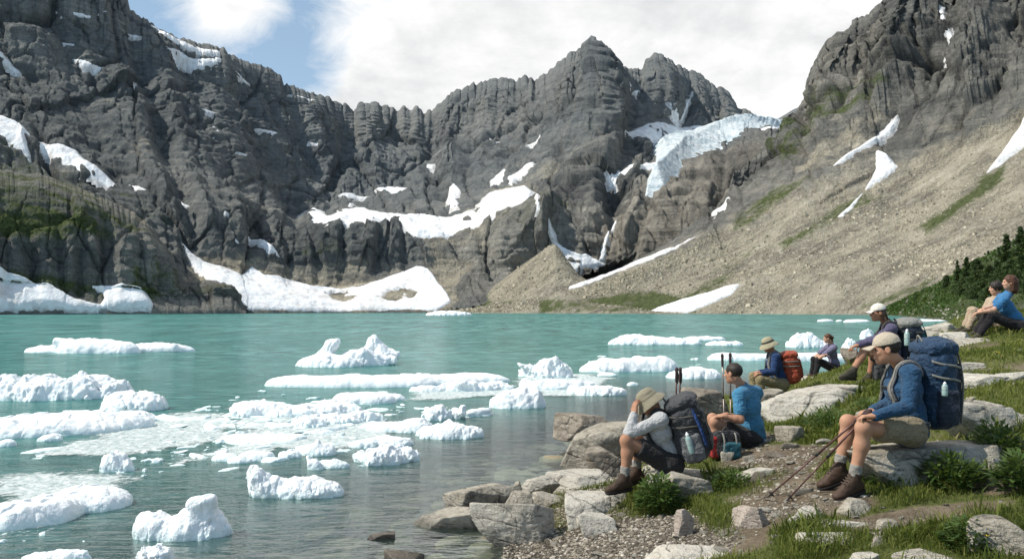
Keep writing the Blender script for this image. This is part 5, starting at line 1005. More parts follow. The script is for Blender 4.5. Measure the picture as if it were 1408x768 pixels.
def slush():
    polys = [[(40, 624), (118, 598), (190, 578), (240, 568), (310, 566), (345, 580), (330, 602), (280, 615), (200, 624), (120, 632), (55, 632)], [(300, 560), (420, 560), (520, 566), (560, 590), (520, 612), (440, 620), (380, 618), (330, 634), (270, 640), (170, 650), (250, 625), (320, 610)],
             [(-20, 652), (60, 650), (130, 645), (195, 648), (150, 690), (60, 735), (-20, 735)], [(560, 536), (700, 528), (720, 545), (640, 548), (560, 552)], [(700, 520), (800, 512), (850, 520), (800, 545), (730, 545)]]
    t = NT('slush'); P = t.pos(); n = t.noise(P, 9, 6, .75); n2 = t.noise(P, .9, 5, .7); v = t.voro(P, 7, 'DISTANCE_TO_EDGE')
    col = t.mix(t.rng(n, .38, .66), (.36, .47, .46), (.84, .865, .865)); t.fin(col, .55, t.bump(t.math('ADD', n, v), .04, .9), .3)
    a = t.rng(t.math('ADD', t.math('ADD', t.attr('edge'), t.math('MULTIPLY', t.math('SUBTRACT', n, .5), 1.5)), t.math('MULTIPLY', t.math('SUBTRACT', n2, .5), 1.5)), .10, .5)
    t.put(t.b.inputs['Alpha'], t.math('MULTIPLY', a, .9))
    ms = []; ed = []
    for q in polys:
        w = np.array([on_water(x, y)[:2] for x, y in q]); lo, hi = w.min(0) - .1, w.max(0) + .1; n_ = 110; X, Y = np.meshgrid(np.linspace(lo[0], hi[0], n_), np.linspace(lo[1], hi[1], n_), indexing='ij')
        sd = poly_sd(w, X, Y); p = np.stack([X, Y, X * 0], -1); sd = sd + .5 * fbm(p / .8, 3); z = .006 + .03 * np.clip(fbm(p / .22, 3) + .15, 0, 1) * sstep(0, .5, sd)
        F = gridfaces(n_, n_); F = F[(sd.ravel()[F] > -.05).all(1)]; u, inv = np.unique(F, return_inverse=True)
        ms.append((np.stack([X, Y, z], -1).reshape(-1, 3)[u], inv.reshape(F.shape)[:, ::-1])); ed.append(sstep(-.05, .7, sd.ravel()[u]))
    v_, f_ = joinm(ms)
    if f_[0].shape: pass
    o = link('brash_ice', mk_mesh('brash_ice', v_, [q[:, ::-1] for q in f_], True, {'edge': np.concatenate(ed)}), t.m); tag(o, 'grey slush of crushed ice between the floes', 'slush', kind='stuff')
slush()
# ================================================================== vegetation
def mat_leaf(name, stops, trans=.35, rough=.6):
    t = NT(name); col = t.ramp(t.attr('rnd'), stops); o = t.fin(col, rough, None, .25)
    tl = t.new('ShaderNodeBsdfTranslucent'); t.put(tl.inputs['Color'], t.mix(.5, col, (.12, .16, .02))); mx = t.new('ShaderNodeMixShader'); mx.inputs[0].default_value = trans
    t.t.links.new(t.b.outputs[0], mx.inputs[1]); t.t.links.new(tl.outputs[0], mx.inputs[2]); t.t.links.new(mx.outputs[0], t.out.inputs['Surface']); return t.m
M_GRASS = mat_leaf('grass', [(0, (.05, .072, .016)), (.3, (.125, .165, .033)), (.6, (.23, .255, .06)), (.85, (.34, .31, .11)), (1, (.46, .40, .21))], .5)
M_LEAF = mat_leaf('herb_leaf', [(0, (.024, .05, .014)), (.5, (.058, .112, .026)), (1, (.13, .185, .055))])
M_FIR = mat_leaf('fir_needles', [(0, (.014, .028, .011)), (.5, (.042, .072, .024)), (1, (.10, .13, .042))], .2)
M_BARK = simple('bark', (.09, .065, .045), .9)
def blades(P, H, r, wid=.05, lean=.5):
    n = len(P); a = r.uniform(0, 2 * pi, n); w = H * wid * r.uniform(.7, 1.3, n); ln = H * lean * r.uniform(.1, 1.2, n); b = a + pi / 2 + r.normal(0, .8, n)
    sx, sy = np.cos(a) * w, np.sin(a) * w; lx, ly = np.cos(b) * ln, np.sin(b) * ln; z = 0 * w
    st = lambda x, y, zz: np.stack([x, y, zz], -1)
    v = np.stack([P + st(-sx, -sy, z), P + st(sx, sy, z), P + st(sx * .75 + lx * .35, sy * .75 + ly * .35, H * .6), P + st(-sx * .75 + lx * .35, -sy * .75 + ly * .35, H * .6), P + st(lx, ly, H * (1 - .25 * lean))], 1)
    i = np.arange(n)[:, None] * 5; return v.reshape(-1, 3), [np.concatenate([i, i + 1, i + 2, i + 3], 1), np.concatenate([i + 3, i + 2, i + 4], 1)]
def grass():
    r = np.random.default_rng(31); vs = []; rn = []
    PP = []; HH = []
    tries = 0
    while sum(map(len, PP)) < 105000 and tries < 40:
        tries += 1; d = np.exp(r.uniform(np.log(4.6), np.log(20), 60000)); x = d * r.uniform(-.05, .82, 60000); y = d; z = gz(x, y, False); g = GREENF(x, y, z); lu = ellm(LUSH, x, y); ba = ellm(BARE, x, y)
        keep = (z > .14) & (r.random(60000) < np.clip(g * 1.25 - .15, 0, 1)); x, y, lu, ba, g, d_ = x[keep], y[keep], lu[keep], ba[keep], g[keep], d[keep]
        tex = fbm(np.stack([x, y, 0 * x], -1) / .35, 2); H = (.035 + .05 * np.clip(tex + .4, 0, 1.2) + .07 * lu * np.clip(tex + .5, 0, 1)) * r.lognormal(0, .3, len(x)) * np.clip(g * 1.3, .4, 1) * (1 - .5 * ba)
        PP.append(np.stack([x, y, gz(x, y) - .01], -1)); HH.append(H)
    P = np.concatenate(PP); H = np.concatenate(HH); wid = .045 * np.clip(np.hypot(P[:, 0], P[:, 1]) / 6, .9, 2.4)
    v, f = blades(P, H, r, 1, .7); n = len(P)
    # narrower blades than tall: rebuild width by scaling about the root
    v = v.reshape(n, 5, 3); 
    r = np.random.default_rng(32); v, f = blades(P, H, r, wid, .7)
    tone = np.clip(.40 + .55 * fbm(P / V(1.0, 1.0, 1) * .9, 3) + r.normal(0, .17, n), 0, 1)
    # taller tussocks
    TU = [(1128, 745, 36, 22, .24), (1100, 760, 26, 20, .24), (985, 722, 22, 20, .20), (1000, 705, 20, 16, .2), (968, 700, 20, 12, .16), (1290, 660, 95, 16, .2), (1250, 640, 40, 20, .16), (1340, 640, 55, 22, .22), (1395, 590, 26, 34, .26), (1400, 640, 22, 28, .26), (1310, 735, 46, 20, .2), (1350, 720, 30, 20, .2), (760, 690, 26, 18, .12), (775, 722, 22, 12, .11), (740, 660, 20, 10, .1), (790, 665, 24, 8, .09), (1120, 590, 42, 18, .15), (1185, 575, 28, 16, .14), (1060, 655, 40, 8, .1), (1030, 675, 40, 10, .13), (1240, 745, 40, 14, .12), (1180, 640, 34, 16, .15), (700, 700, 12, 6, .08)]
    P2 = []; H2 = []
    for px, py, rx_, ry_, hh in TU:
        cx, cy, ax, ay = well(px, py, rx_, ry_); m = int(np.clip(ax * ay * 9000, 350, 2600)); q = r.normal(0, .5, (m, 2)); x = cx + q[:, 0] * ax; y = cy + q[:, 1] * ay; z = gz(x, y); ok = z > .05
        P2.append(np.stack([x, y, z - .01], -1)[ok]); H2.append((hh * .56 * r.lognormal(-.15, .35, m) * np.clip(1.1 - .35 * (q ** 2).sum(1), .3, 1))[ok])
    P2 = np.concatenate(P2); H2 = np.concatenate(H2); v2, f2 = blades(P2, H2, r, .022, .85); t2 = np.clip(r.normal(.38, .2, len(P2)), 0, 1)
    o = link('grass', mk_mesh('grass', *joinm([(v, f), (v2, f2)]), False, {'rnd': np.repeat(np.concatenate([tone, t2]), 5)}), M_GRASS); tag(o, 'short alpine grass with taller tussocks on the bank', 'grass', kind='stuff')
grass()
M_PET = simple('white_petal', (.78, .78, .74), .6, bump=0); M_YEL = simple('yellow_petal', (.75, .55, .06), .6, bump=0)
def leafy(c, R, H, n, r, L=.05):
    """leaf blades on branching stems around c"""
    az = r.uniform(0, 2 * pi, n); rr = R * np.sqrt(r.random(n)); z = H * r.random(n) ** .7 * (1 - .55 * (rr / R) ** 2); P = c + np.stack([np.cos(az) * rr, np.sin(az) * rr, z], -1)
    out = np.stack([np.cos(az) * (.6 + rr / R), np.sin(az) * (.6 + rr / R), r.uniform(-.1, 1.1, n)], -1) + r.normal(0, .35, (n, 3)); out /= np.linalg.norm(out, axis=1)[:, None]; sd = np.cross(out, V(0, 0, 1)) + r.normal(0, .2, (n, 3)); sd /= np.linalg.norm(sd, axis=1)[:, None]; l = L * r.uniform(.6, 1.4, n)[:, None]
    v = np.stack([P, P + out * l * .5 + sd * l * .2, P + out * l, P + out * l * .5 - sd * l * .2], 1); i = np.arange(n)[:, None] * 4
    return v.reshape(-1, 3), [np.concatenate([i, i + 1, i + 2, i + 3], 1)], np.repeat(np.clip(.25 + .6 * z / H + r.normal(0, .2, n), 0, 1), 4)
def plants():
    r = np.random.default_rng(41)
    L = [('bushy green herb with tiny white flowers in front of the grey pack slab', 905, 704, 27, 52, 900, 1), ('smaller flowering herb between the boots and the grey pack slab', 884, 668, 14, 28, 380, 1), ('leafy dark herb at the foot of the seat slab with the tan cap man', 1310, 668, 40, 44, 900, 0), ('tall leafy plant in front of the right end of the seat slab', 1372, 640, 34, 62, 900, 0), ('spreading leafy plant at the right edge above the corner boulder', 1402, 676, 26, 50, 700, 0), ('low leafy shrub in front of the big sloping boulder', 1140, 592, 36, 34, 900, 0), ('leafy clump right of the big sloping boulder', 1196, 572, 24, 26, 600, 0), ('small leafy clump behind the brown boots of the man in the tan cap', 1222, 668, 26, 30, 600, 0), ('green herb beside the blocky layered rock', 1008, 668, 26, 20, 500, 0), ('leafy clump at the bottom right in front of the corner boulder', 1330, 752, 30, 40, 700, 0)]
    for lb, px, py, rx_, hh, n, fl in L:
        P, d = ground_hit(px, py); R = rx_ * d / FPX; H = hh * d / FPX; v, f, t = leafy(P, R, H, n, r, .045 + .02 * (hh > 40)); root = empty('herb_plant', tuple(P), lb, 'plant')
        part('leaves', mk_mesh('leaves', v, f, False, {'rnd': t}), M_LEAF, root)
        ms = []
        for i in range(16):
            a = r.uniform(0, 6.28); q = R * .75 * r.random(); ms.append(tube([P + V(cos(a) * q * .3, sin(a) * q * .3, -.01), P + V(cos(a) * q * .7, sin(a) * q * .7, H * .5), P + V(cos(a) * q, sin(a) * q, H * .85 * (1 - .4 * (q / R) ** 2))], [.004, .003, .0015], 4))
        part('stems', mk_mesh('stems', *joinm(ms), False, {'rnd': np.full(sum(len(m[0]) for m in ms), .4)}), M_LEAF, root)
        if fl:
            for i in range(24 if n > 500 else 9):
                a = r.uniform(0, 6.28); q = R * np.sqrt(r.random()); c = P + V(cos(a) * q, sin(a) * q, H * (1.0 - .5 * (q / R) ** 2) * r.uniform(.8, 1.08)); ang = np.linspace(0, 2 * pi, 11); rad = np.where(np.arange(11) % 2, .012, .004); v = c + np.stack([np.cos(ang) * rad, np.sin(ang) * rad, .004 * (rad > .01)], -1); v = np.concatenate([[c], v]); f_ = np.stack([np.zeros(10, int), np.arange(1, 11), np.arange(2, 12)], 1); part('flower', mk_mesh('flower', v, f_, False), M_PET, root)
    for lb, px, py in [('yellow wildflower in the meadow behind the blue pack', 1371, 498), ('yellow wildflower among the leaves beside the seat slab', 1357, 618), ('yellow wildflower near the corner boulder', 1356, 764), ('yellow wildflower at the right edge of the leafy plants', 1398, 640)]:
        P, d = ground_hit(px, py); root = empty('wildflower', tuple(P), lb, 'wildflower'); hh = .12; part('stem', mk_mesh('stem', *tube([P, P + V(.01, 0, hh)], .003, 5), True, {'rnd': np.full(10, .4)}), M_LEAF, root)
        c = P + V(.01, 0, hh); ang = np.linspace(0, 2 * pi, 13); rad = np.where(np.arange(13) % 2, .024, .008) * (1.6 if d > 9 else 1); v = np.concatenate([[c], c + np.stack([np.cos(ang) * rad, np.sin(ang) * rad * .7, rad * .5], -1)]); part('bloom', mk_mesh('bloom', v, np.stack([np.zeros(12, int), np.arange(1, 13), np.arange(2, 14)], 1), False), M_YEL, root)
plants()
def fir_mesh(seed, H, R, n, conic=1.0):
    r = np.random.default_rng(seed); nb = 90 if n > 2000 else 46; bt = r.random(nb) ** 1.15; baz = r.uniform(0, 2 * pi, nb); bl = R * (1 - bt) ** (.75 * conic) * r.uniform(.45, 1.25, nb) + .05 * R
    k = r.integers(0, nb, n); q = np.sqrt(r.random(n)) * 1.05; sp = (.10 * R + .14 * bl[k])[:, None]
    P = np.stack([np.cos(baz[k]) * bl[k] * q, np.sin(baz[k]) * bl[k] * q, H * (.03 + .95 * bt[k]) + bl[k] * (.25 * q * q - .30 * q)], -1) + r.normal(0, 1, (n, 3)) * sp * V(.7, .7, .5); P[:, 2] = np.maximum(P[:, 2], .02 * H)
    out = np.stack([np.cos(baz[k]), np.sin(baz[k]), r.uniform(-.3, .6, n)], -1) + r.normal(0, .5, (n, 3)); out /= np.linalg.norm(out, axis=1)[:, None]; sd = np.cross(out, r.normal(0, 1, (n, 3))); sd /= np.linalg.norm(sd, axis=1)[:, None]; l = (H * .04 + R * .055) * r.uniform(.6, 1.5, n)[:, None]
    v = np.stack([P - out * l * .4, P + sd * l * .35, P + out * l * .8, P - sd * l * .35], 1); i = np.arange(n)[:, None] * 4
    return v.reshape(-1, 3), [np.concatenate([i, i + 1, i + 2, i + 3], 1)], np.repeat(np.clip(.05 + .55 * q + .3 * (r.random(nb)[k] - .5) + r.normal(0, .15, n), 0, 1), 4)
def firs():
    S = SHEETS['hillside']; PX, PY, PP = S['PX'], S['PY'], S['P'] + S['N'] * S['disp'][..., None]
    T = [('tallest pointed fir on the slope above the couple', 1345, 340, 398, 15, 1.0), ('slender fir spire left of the tallest fir', 1331, 353, 394, 9, 1.2), ('bushy fir right behind the tallest fir', 1362, 352, 402, 16, .8), ('spire fir near the top of the slope', 1385, 321, 372, 10, 1.2), ('round bushy fir below the upper spire', 1392, 346, 392, 17, .7), ('fir at the right edge near the skyline of the slope', 1404, 311, 352, 11, 1.1), ('dark fir at the right edge behind the red haired woman', 1408, 338, 392, 17, .8),
         ('small fir standing apart at the left end of the row', 1303, 377, 398, 9, .9), ('little fir just right of the leftmost one', 1318, 366, 396, 9, 1.1), ('low spreading fir in front of the slender spire', 1330, 378, 408, 19, .6), ('wide low fir under the tallest fir', 1350, 384, 416, 20, .6), ('thin young fir between the middle firs', 1374, 338, 380, 7, 1.3), ('bushy fir in the middle of the slope', 1376, 362, 402, 16, .7), ('lowest bushy fir just behind the dark haired companion', 1362, 392, 418, 15, .6), ('wispy little fir high on the left of the slope', 1317, 356, 376, 5, 1.4), ('twin topped fir right of centre', 1398, 362, 402, 15, .7), ('tiny fir on the open slope left of the group', 1277, 400, 412, 6, .8), ('stunted fir near the rocks by the water', 1262, 408, 416, 6, .7), ('shrubby fir cut off at the right edge of the view', 1420, 356, 404, 20, .7), ('young fir above the tallest fir', 1360, 344, 366, 5, 1.3)]
    for lb, px, y0, y1, wpx, co in T:
        k = np.argmin((PX - px) ** 2 + (PY - y1 + (4 if y1 > 404 else 0)) ** 2); P = PP.reshape(-1, 3)[k]; d = P[1]; H = (y1 - y0) * d / FPX * (.97 if wpx < 13 else .74); R = wpx * .95 * d / FPX
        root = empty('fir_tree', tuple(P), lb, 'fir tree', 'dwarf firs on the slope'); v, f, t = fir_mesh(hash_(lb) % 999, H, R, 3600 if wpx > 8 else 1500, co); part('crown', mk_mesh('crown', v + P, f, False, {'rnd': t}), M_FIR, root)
        part('trunk', mk_mesh('trunk', *tube([P - V(0, 0, .3), P + V(0, 0, H * .4), P + V(0, 0, H * .97)], [R * .08 + .02, R * .05 + .012, .008], 7)), M_BARK, root)
    # low heath and juniper between the firs: a mat nobody could count
    r = np.random.default_rng(8); n = 26000; ii = r.integers(0, PX.size, n * 4); px = PX.ravel()[ii]; py = PY.ravel()[ii]; P = PP.reshape(-1, 3)[ii] + r.normal(0, .25, (n * 4, 3)) * V(1, 1, .15); m = fbm(P / 9., 3); ok = (P[:, 2] > .3) & (m > -.12) & (py < 470); P = P[ok][:n]; d = P[:, 1:2]; n = len(P)
    l = np.clip(d / 130, .4, 1.6) * r.uniform(.15, .5, (n, 1)) * 1.2; o1 = r.normal(0, 1, (n, 3)); o1[:, 2] = np.abs(o1[:, 2]); o1 /= np.linalg.norm(o1, axis=1)[:, None]; sd = np.cross(o1, r.normal(0, 1, (n, 3))); sd /= np.linalg.norm(sd, axis=1)[:, None]
    v = np.stack([P, P + o1 * l * .6 + sd * l * .4, P + o1 * l, P + o1 * l * .6 - sd * l * .4], 1); i = np.arange(n)[:, None] * 4
    o = link('heath', mk_mesh('heath', v.reshape(-1, 3), [np.concatenate([i, i + 1, i + 2, i + 3], 1)], False, {'rnd': np.repeat(np.clip(r.normal(.5, .25, n), 0, 1), 4)}), M_LEAF); tag(o, 'low green heath covering the near hillside', 'heath', kind='stuff')
    # pale rocks strewn on that hillside
    protos = []
    for i in range(5):
        p, f, c = rock_mesh((1, .8, .6), 700 + i, 8, 12, 7); protos.append(mk_mesh('slope_rock', p, f, True, {'crack': c})); protos[-1].materials.append(M_STONE[1 - i % 2])
    zones = [(1305, 430, 24, 9, 34, 1.0), (1270, 432, 24, 5, 10, .6), (1290, 415, 40, 14, 16, .6), (1330, 405, 50, 18, 16, .6), (1240, 428, 22, 6, 12, .6)]
    for zx, zy, wx, wy, num, ss in zones:
        for _ in range(num):
            qx = zx + r.normal() * wx * .6; qy = zy + r.normal() * wy * .6; k = np.argmin((PX - qx) ** 2 + (PY - qy) ** 2); P = PP.reshape(-1, 3)[k]
            if P[2] < -.3: continue
            s = r.lognormal(1.25, .45) * P[1] / FPX * ss; o = bpy.data.objects.new('slope_rock', protos[r.integers(5)]); COL.objects.link(o); o.location = tuple(P); o.rotation_euler = (r.uniform(-.3, .3), r.uniform(-.3, .3), r.uniform(0, 6.3)); o.scale = (s * r.uniform(1, 2.2), s, s * r.uniform(.6, 1)); tag(o, 'pale rock strewn on the green hillside by the water', 'rock', 'pale rocks strewn on the near hillside')
firs()
# ================================================================== people and their gear
def mat_skin(name, c):
    t = NT(name); o = t.obj(); n = t.noise(o, 14, 4, .6); n2 = t.noise(o, 120, 2)
    col = t.mix(t.rng(n, .3, .7), tuple(x * .82 for x in c), c); col = t.mix(t.math('MULTIPLY', t.rng(t.noise(o, 6, 2), .45, .7), .35), col, (c[0] * .95, c[1] * .72, c[2] * .66))
    t.put(t.b.inputs['Subsurface Weight'], .08); t.put(t.b.inputs['Subsurface Radius'], (1, .3, .15)); t.b.inputs['Subsurface Scale'].default_value = .01
    return t.fin(col, .62, t.bump(t.math('ADD', n2, t.math('MULTIPLY', n, .8)), .003, .6), .22)
SKIN = mat_skin('skin', (.46, .255, .165)); SKIN_P = mat_skin('pale_skin', (.55, .33, .23)); SKIN_D = mat_skin('tanned_skin', (.38, .20, .125))
def mat_hair(name, c):
    t = NT(name); o = t.obj(); n = t.noise(t.mapping(o, (1, 1, .35)), 90, 3, .6)
    return t.fin(t.mix(t.rng(n, .3, .7), tuple(x * .5 for x in c), tuple(x * 1.5 for x in c)), .55, t.bump(n, .006, .8), .35)
HAIR_DARK = mat_hair('dark_hair', (.022, .016, .012)); HAIR_RED = mat_hair('auburn_hair', (.075, .030, .016)); HAIR_BROWN = mat_hair('brown_hair', (.06, .032, .02))
EYE = simple('eye', (.03, .02, .015), .2, bump=0, spec=.6)
F_ = fabric
CLO = dict(blue=F_('blue_knit', (.024, .068, .135)), sky=F_('sky_blue_cotton', (.060, .205, .345)), grey=F_('heather_grey_knit', (.44, .44, .44)), navy=F_('navy_fleece', (.022, .048, .125)), plum=F_('plum_grey_knit', (.095, .085, .145)), lilac=F_('lilac_grey_cotton', (.17, .16, .24)), tee2=F_('bright_blue_cotton', (.045, .165, .34)),
  khaki=F_('khaki_ripstop', (.25, .205, .135)), dark=F_('charcoal_ripstop', (.032, .030, .030)), olive=F_('olive_tan_ripstop', (.25, .20, .11)), black=F_('dark_leggings', (.022, .02, .022)), tan=F_('tan_cotton', (.42, .33, .24)), cream=F_('cream_cotton', (.40, .31, .22)),
  cap=F_('tan_cap_cotton', (.42, .36, .28), fold=.002), white=F_('white_cap_cotton', (.66, .62, .55), fold=.002), hat=F_('olive_hat_cotton', (.235, .21, .15), fold=.003), hat2=F_('khaki_hat_cotton', (.33, .30, .20), fold=.003), sock=F_('grey_wool', (.26, .245, .22), fold=.004))
LEATHER = simple('brown_boot_leather', (.058, .034, .022), .6, 25, .4, .003); LEATHER2 = simple('dark_boot_leather', (.05, .045, .03), .65, 25, .4, .003); RUBBER = simple('black_rubber', (.022, .02, .019), .7); LACE = simple('boot_lace', (.10, .08, .06), .8, bump=0)
def frame(f, u=(0, 0, 1)):
    f = nrm(f); r = nrm(np.cross(f, u)); u = np.cross(r, f); return f, r, u     # forward, right, up
def Rm(*c): return np.stack([nrm(x) for x in c], 1)
def lerp(a, b, t): return a + (b - a) * t
def hand(wr, d, n, side, curl=.6, s=1.0, spread=.0, thumb=1.0):
    """palm and five fingers; d: wrist->knuckles, n: palm normal (the fingers curl this way), side: unit vector to the thumb's side"""
    d = nrm(d); n = nrm(n - d * np.dot(n, d)); side = nrm(side - d * np.dot(side, d) - n * np.dot(side, n)); pr = []
    pr.append(('box', wr + d * .048 * s, (.040 * s, .050 * s, .0145 * s), Rm(side, d, n), .012 * s, dict(k=.012)))
    pr.append(('cap', wr - d * .02 * s, wr + d * .03 * s, .026 * s, .024 * s, dict(k=.015)))
    for i, (off, L, r) in enumerate([(.030, .070, .0092), (.010, .079, .0095), (-.010, .073, .0092), (-.029, .056, .0082)]):
        p = wr + d * (.094 - .004 * abs(i - 1)) * s + side * off * s; a = .25 + curl * .3; dd = nrm(d + side * off * spread * 6)
        for j, (fr_, aa) in enumerate([(.45, 0), (.31, curl), (.24, curl * .8)]):
            a += aa; v = dd * cos(a) + n * sin(a); q = p + v * L * fr_ * s; pr.append(('cap', p, q, (r - .0006 * j) * s, (r - .0006 * (j + 1)) * s, dict(k=.0025 if j else .006))); p = q
    p = wr + d * .028 * s + side * .034 * s; v = nrm(side * .75 + d * .6 + n * .35 * thumb); q = p + v * .036 * s; pr.append(('cap', p, q, .0125 * s, .011 * s, dict(k=.009)))
    v = nrm(d * .8 + side * .25 + n * .5 * thumb); q2 = q + v * .030 * s; pr.append(('cap', q, q2, .0108 * s, .0098 * s, dict(k=.003))); v = nrm(d * .85 + n * .6 * thumb - side * .1); pr.append(('cap', q2, q2 + v * .024 * s, .0098 * s, .0085 * s, dict(k=.003)))
    return pr
def head_prims(c, f, r, u, s=1.0):
    M = Rm(r, f, u); P = lambda a, b, d: c + (r * a + f * b + u * d) * s
    return [('ell', P(0, -.012, .030), (.076 * s, .096 * s, .088 * s), M), ('ell', P(0, .026, -.038), (.056 * s, .068 * s, .078 * s), M, dict(k=.03)), ('ell', P(0, .066, -.094), (.022 * s, .022 * s, .020 * s), M, dict(k=.02)),
            ('cap', P(-.034, .080, .026), P(.034, .080, .026), .013 * s, .013 * s, dict(k=.015)), ('cap', P(0, .090, .012), P(0, .110, -.026), .008 * s, .0135 * s, dict(k=.010)), ('ell', P(.012, .098, -.030), (.009 * s,) * 3, M, dict(k=.006)), ('ell', P(-.012, .098, -.030), (.009 * s,) * 3, M, dict(k=.006)),
            ('ell', P(-.032, .094, .004), (.015 * s, .012 * s, .010 * s), M, dict(sub=1, k=.012)), ('ell', P(.032, .094, .004), (.015 * s, .012 * s, .010 * s), M, dict(sub=1, k=.012)),
            ('ell', P(-.036, .066, -.022), (.022 * s, .018 * s, .018 * s), M, dict(k=.02)), ('ell', P(.036, .066, -.022), (.022 * s, .018 * s, .018 * s), M, dict(k=.02)),
            ('cap', P(-.018, .090, -.057), P(.018, .090, -.057), .0075 * s, .0075 * s, dict(k=.006)), ('cap', P(-.015, .090, -.068), P(.015, .090, -.068), .0075 * s, .0075 * s, dict(k=.006)), ('cap', P(-.022, .101, -.0625), P(.022, .101, -.0625), .0028 * s, .0028 * s, dict(sub=1, k=.004)),
            ('ell', P(.077, -.006, -.006), (.010 * s, .021 * s, .031 * s), M, dict(k=.006)), ('ell', P(-.077, -.006, -.006), (.010 * s, .021 * s, .031 * s), M, dict(k=.006)), ('ell', P(.087, .002, -.002), (.006 * s, .011 * s, .017 * s), M, dict(sub=1, k=.006)), ('ell', P(-.087, .002, -.002), (.006 * s, .011 * s, .017 * s), M, dict(sub=1, k=.006))]
def wr_noise(sc, a, st=(1, 1, 1.8)):
    st = np.array(st); return lambda p: a * (1.1 * fbm(p * st / sc, 2) + .5 * ridged(p * st / (sc * .7) + 4, 2) - .3)
def person(label, J, hf, hu, h=.006, s=1.0, skin=SKIN, top_='grey', sleeve=1.0, low='khaki', leg=.72, boots=LEATHER, sock=True, hats=None, hair='short', hairm=HAIR_DARK, hands=None, fin=.5, lowpull=.03, slim=1.0, lace=True, lowm=None):
    J = {k: (W(*v) if not isinstance(v, np.ndarray) else v) for k, v in J.items()}
    lat = nrm(J['shL'] - J['shR']); mid = (J['shL'] + J['shR']) / 2; pel = (J['hipL'] + J['hipR']) / 2; tup = nrm(mid - pel); lat = nrm(lat - tup * np.dot(lat, tup)); fwd = np.cross(lat, tup) * 1.0
    nb = J['neck']; hd = J['head']; hF, hR, hU = frame(hf, hu)
    chest = lerp(mid, pel, .28) + fwd * .02; waist = lerp(mid, pel, .72); sl = slim
    def torso(e):
        return [('cap', chest + lat * .075 * sl, chest - lat * .075 * sl, .108 * s * sl + e, .108 * s * sl + e), ('cap', chest, waist, .118 * sl * s + e, .112 * sl * s + e, dict(k=.05)), ('cap', waist + lat * .045, waist - lat * .045, .102 * s * sl + e, .102 * s * sl + e, dict(k=.05)), ('cap', waist, pel, .115 * s * sl + e, .120 * s * sl + e, dict(k=.05)),
                ('cap', J['shL'], J['shR'], .062 * s + e, .062 * s + e, dict(k=.05)), ('cap', nb, lerp(mid, J['shL'], .75) - tup * .005, .048 * s + e, .050 * s + e, dict(k=.04)), ('cap', nb, lerp(mid, J['shR'], .75) - tup * .005, .048 * s + e, .050 * s + e, dict(k=.04))]
    def arm(S, e, upto=2.0):
        a, b, c = J['sh' + S], J['el' + S], J['wr' + S]; o = []
        if upto < 1: return [('cap', a, lerp(a, b, upto), .056 * s + e, (.050 * s + e * 1.5), dict(k=.03))]
        o.append(('cap', a, b, .054 * s + e, .041 * s + e, dict(k=.03)))
        m = lerp(b, c, .3); q = lerp(b, c, min(1, upto - 1)); o += [('cap', b, m, .041 * s + e, .040 * s + e, dict(k=.025)), ('cap', m, q, .040 * s + e, lerp(.040, .027, min(1, upto - 1)) * s + e, dict(k=.02))]
        return o
    def legp(S, e, upto=2.0, flare=0):
        a, b, c = J['hip' + S], J['kn' + S], J['an' + S]; o = []
        if upto <= 1: return [('cap', a, lerp(a, b, upto), .088 * s + e, lerp(.088, .060, upto) * s + e + flare, dict(k=.04))]
        back = nrm(np.cross(np.cross(b - a, c - b), c - b) + 1e-6)
        if np.dot(back, a - b) < 0: back = -back
        o.append(('cap', a, b, .086 * s + e, .056 * s + e, dict(k=.04))); m = lerp(b, c, .32) + back * .016; o += [('cap', b, m, .053 * s + e, .056 * s + e, dict(k=.03)), ('cap', m, lerp(b, c, .75), .056 * s + e, .040 * s + e + flare, dict(k=.03)), ('cap', lerp(b, c, .75), lerp(b, c, min(1, upto - 1)), .040 * s + e + flare, .036 * s + e + flare, dict(k=.02)), ('ell', b + nrm(b - a) * .012 + nrm(b - c) * .01, (.042 * s + e,) * 3, np.eye(3), dict(k=.03))]
        return o
    loc = (pel[0], pel[1], min(J['anL'][2], J['anR'][2]) - .08); root = empty('person', loc, label, 'person')
    hcen = hd - hF * .03 - hU * .05
    body = torso(-.012) + [('cap', nb - (hcen - nb) * .15, hcen, .054 * s, .050 * s, dict(k=.025))] + head_prims(hd, hF, hR, hU, s)
    for S in 'LR': body += arm(S, 0) + legp(S, 0)
    for S in 'LR':
        fd, fu = foot_dir(J, S); body.append(('cap', J['an' + S], J['an' + S] + fd * .1 - fu * .04, .036, .03))
    for S in 'LR':
        sgn = 1 if S == 'L' else -1; hdn = (hands or {}).get(S, {}); d = hdn.get('d', nrm(J['wr' + S] - J['el' + S])); n = hdn.get('n', V(0, 0, -1)); sd = hdn.get('side', np.cross(n, d) * sgn)
        body += hand(J['wr' + S], d, n, sd, hdn.get('curl', fin), s, .3)
    part('body', sdf(body, h, .02, None, 1, 'body'), skin, root)
    for a in (-1, 1):
        v, f = csphere(5); part('eye', mk_mesh('eye', v * .0115 * s + hd + (hR * .032 * a + hF * .077 + hU * .004) * s, f), EYE, root)
    # shirt
    e = .014; ar = []
    for S in 'LR': ar += arm(S, e, sleeve if sleeve < 1 else 1 + min(1, sleeve) * .97) if sleeve >= 1 or sleeve < 1 else []
    neckcut = ('cap', nb - (hcen - nb) * .02, hcen + (hcen - nb) * .6, .060 * s, .075 * s, dict(sub=1, k=.004)); low_t = pel - tup * .02
    sh = torso(e) + [('cap', pel + lat * .06, pel - lat * .06, .112 * s * sl + e, .112 * s * sl + e, dict(k=.05))] + ar + [neckcut]
    shirt = part('shirt', sdf(sh, h, .03, wr_noise(.11, .0085), 1, 'shirt', dmax=.018), CLO[top_], root)
    cm = []
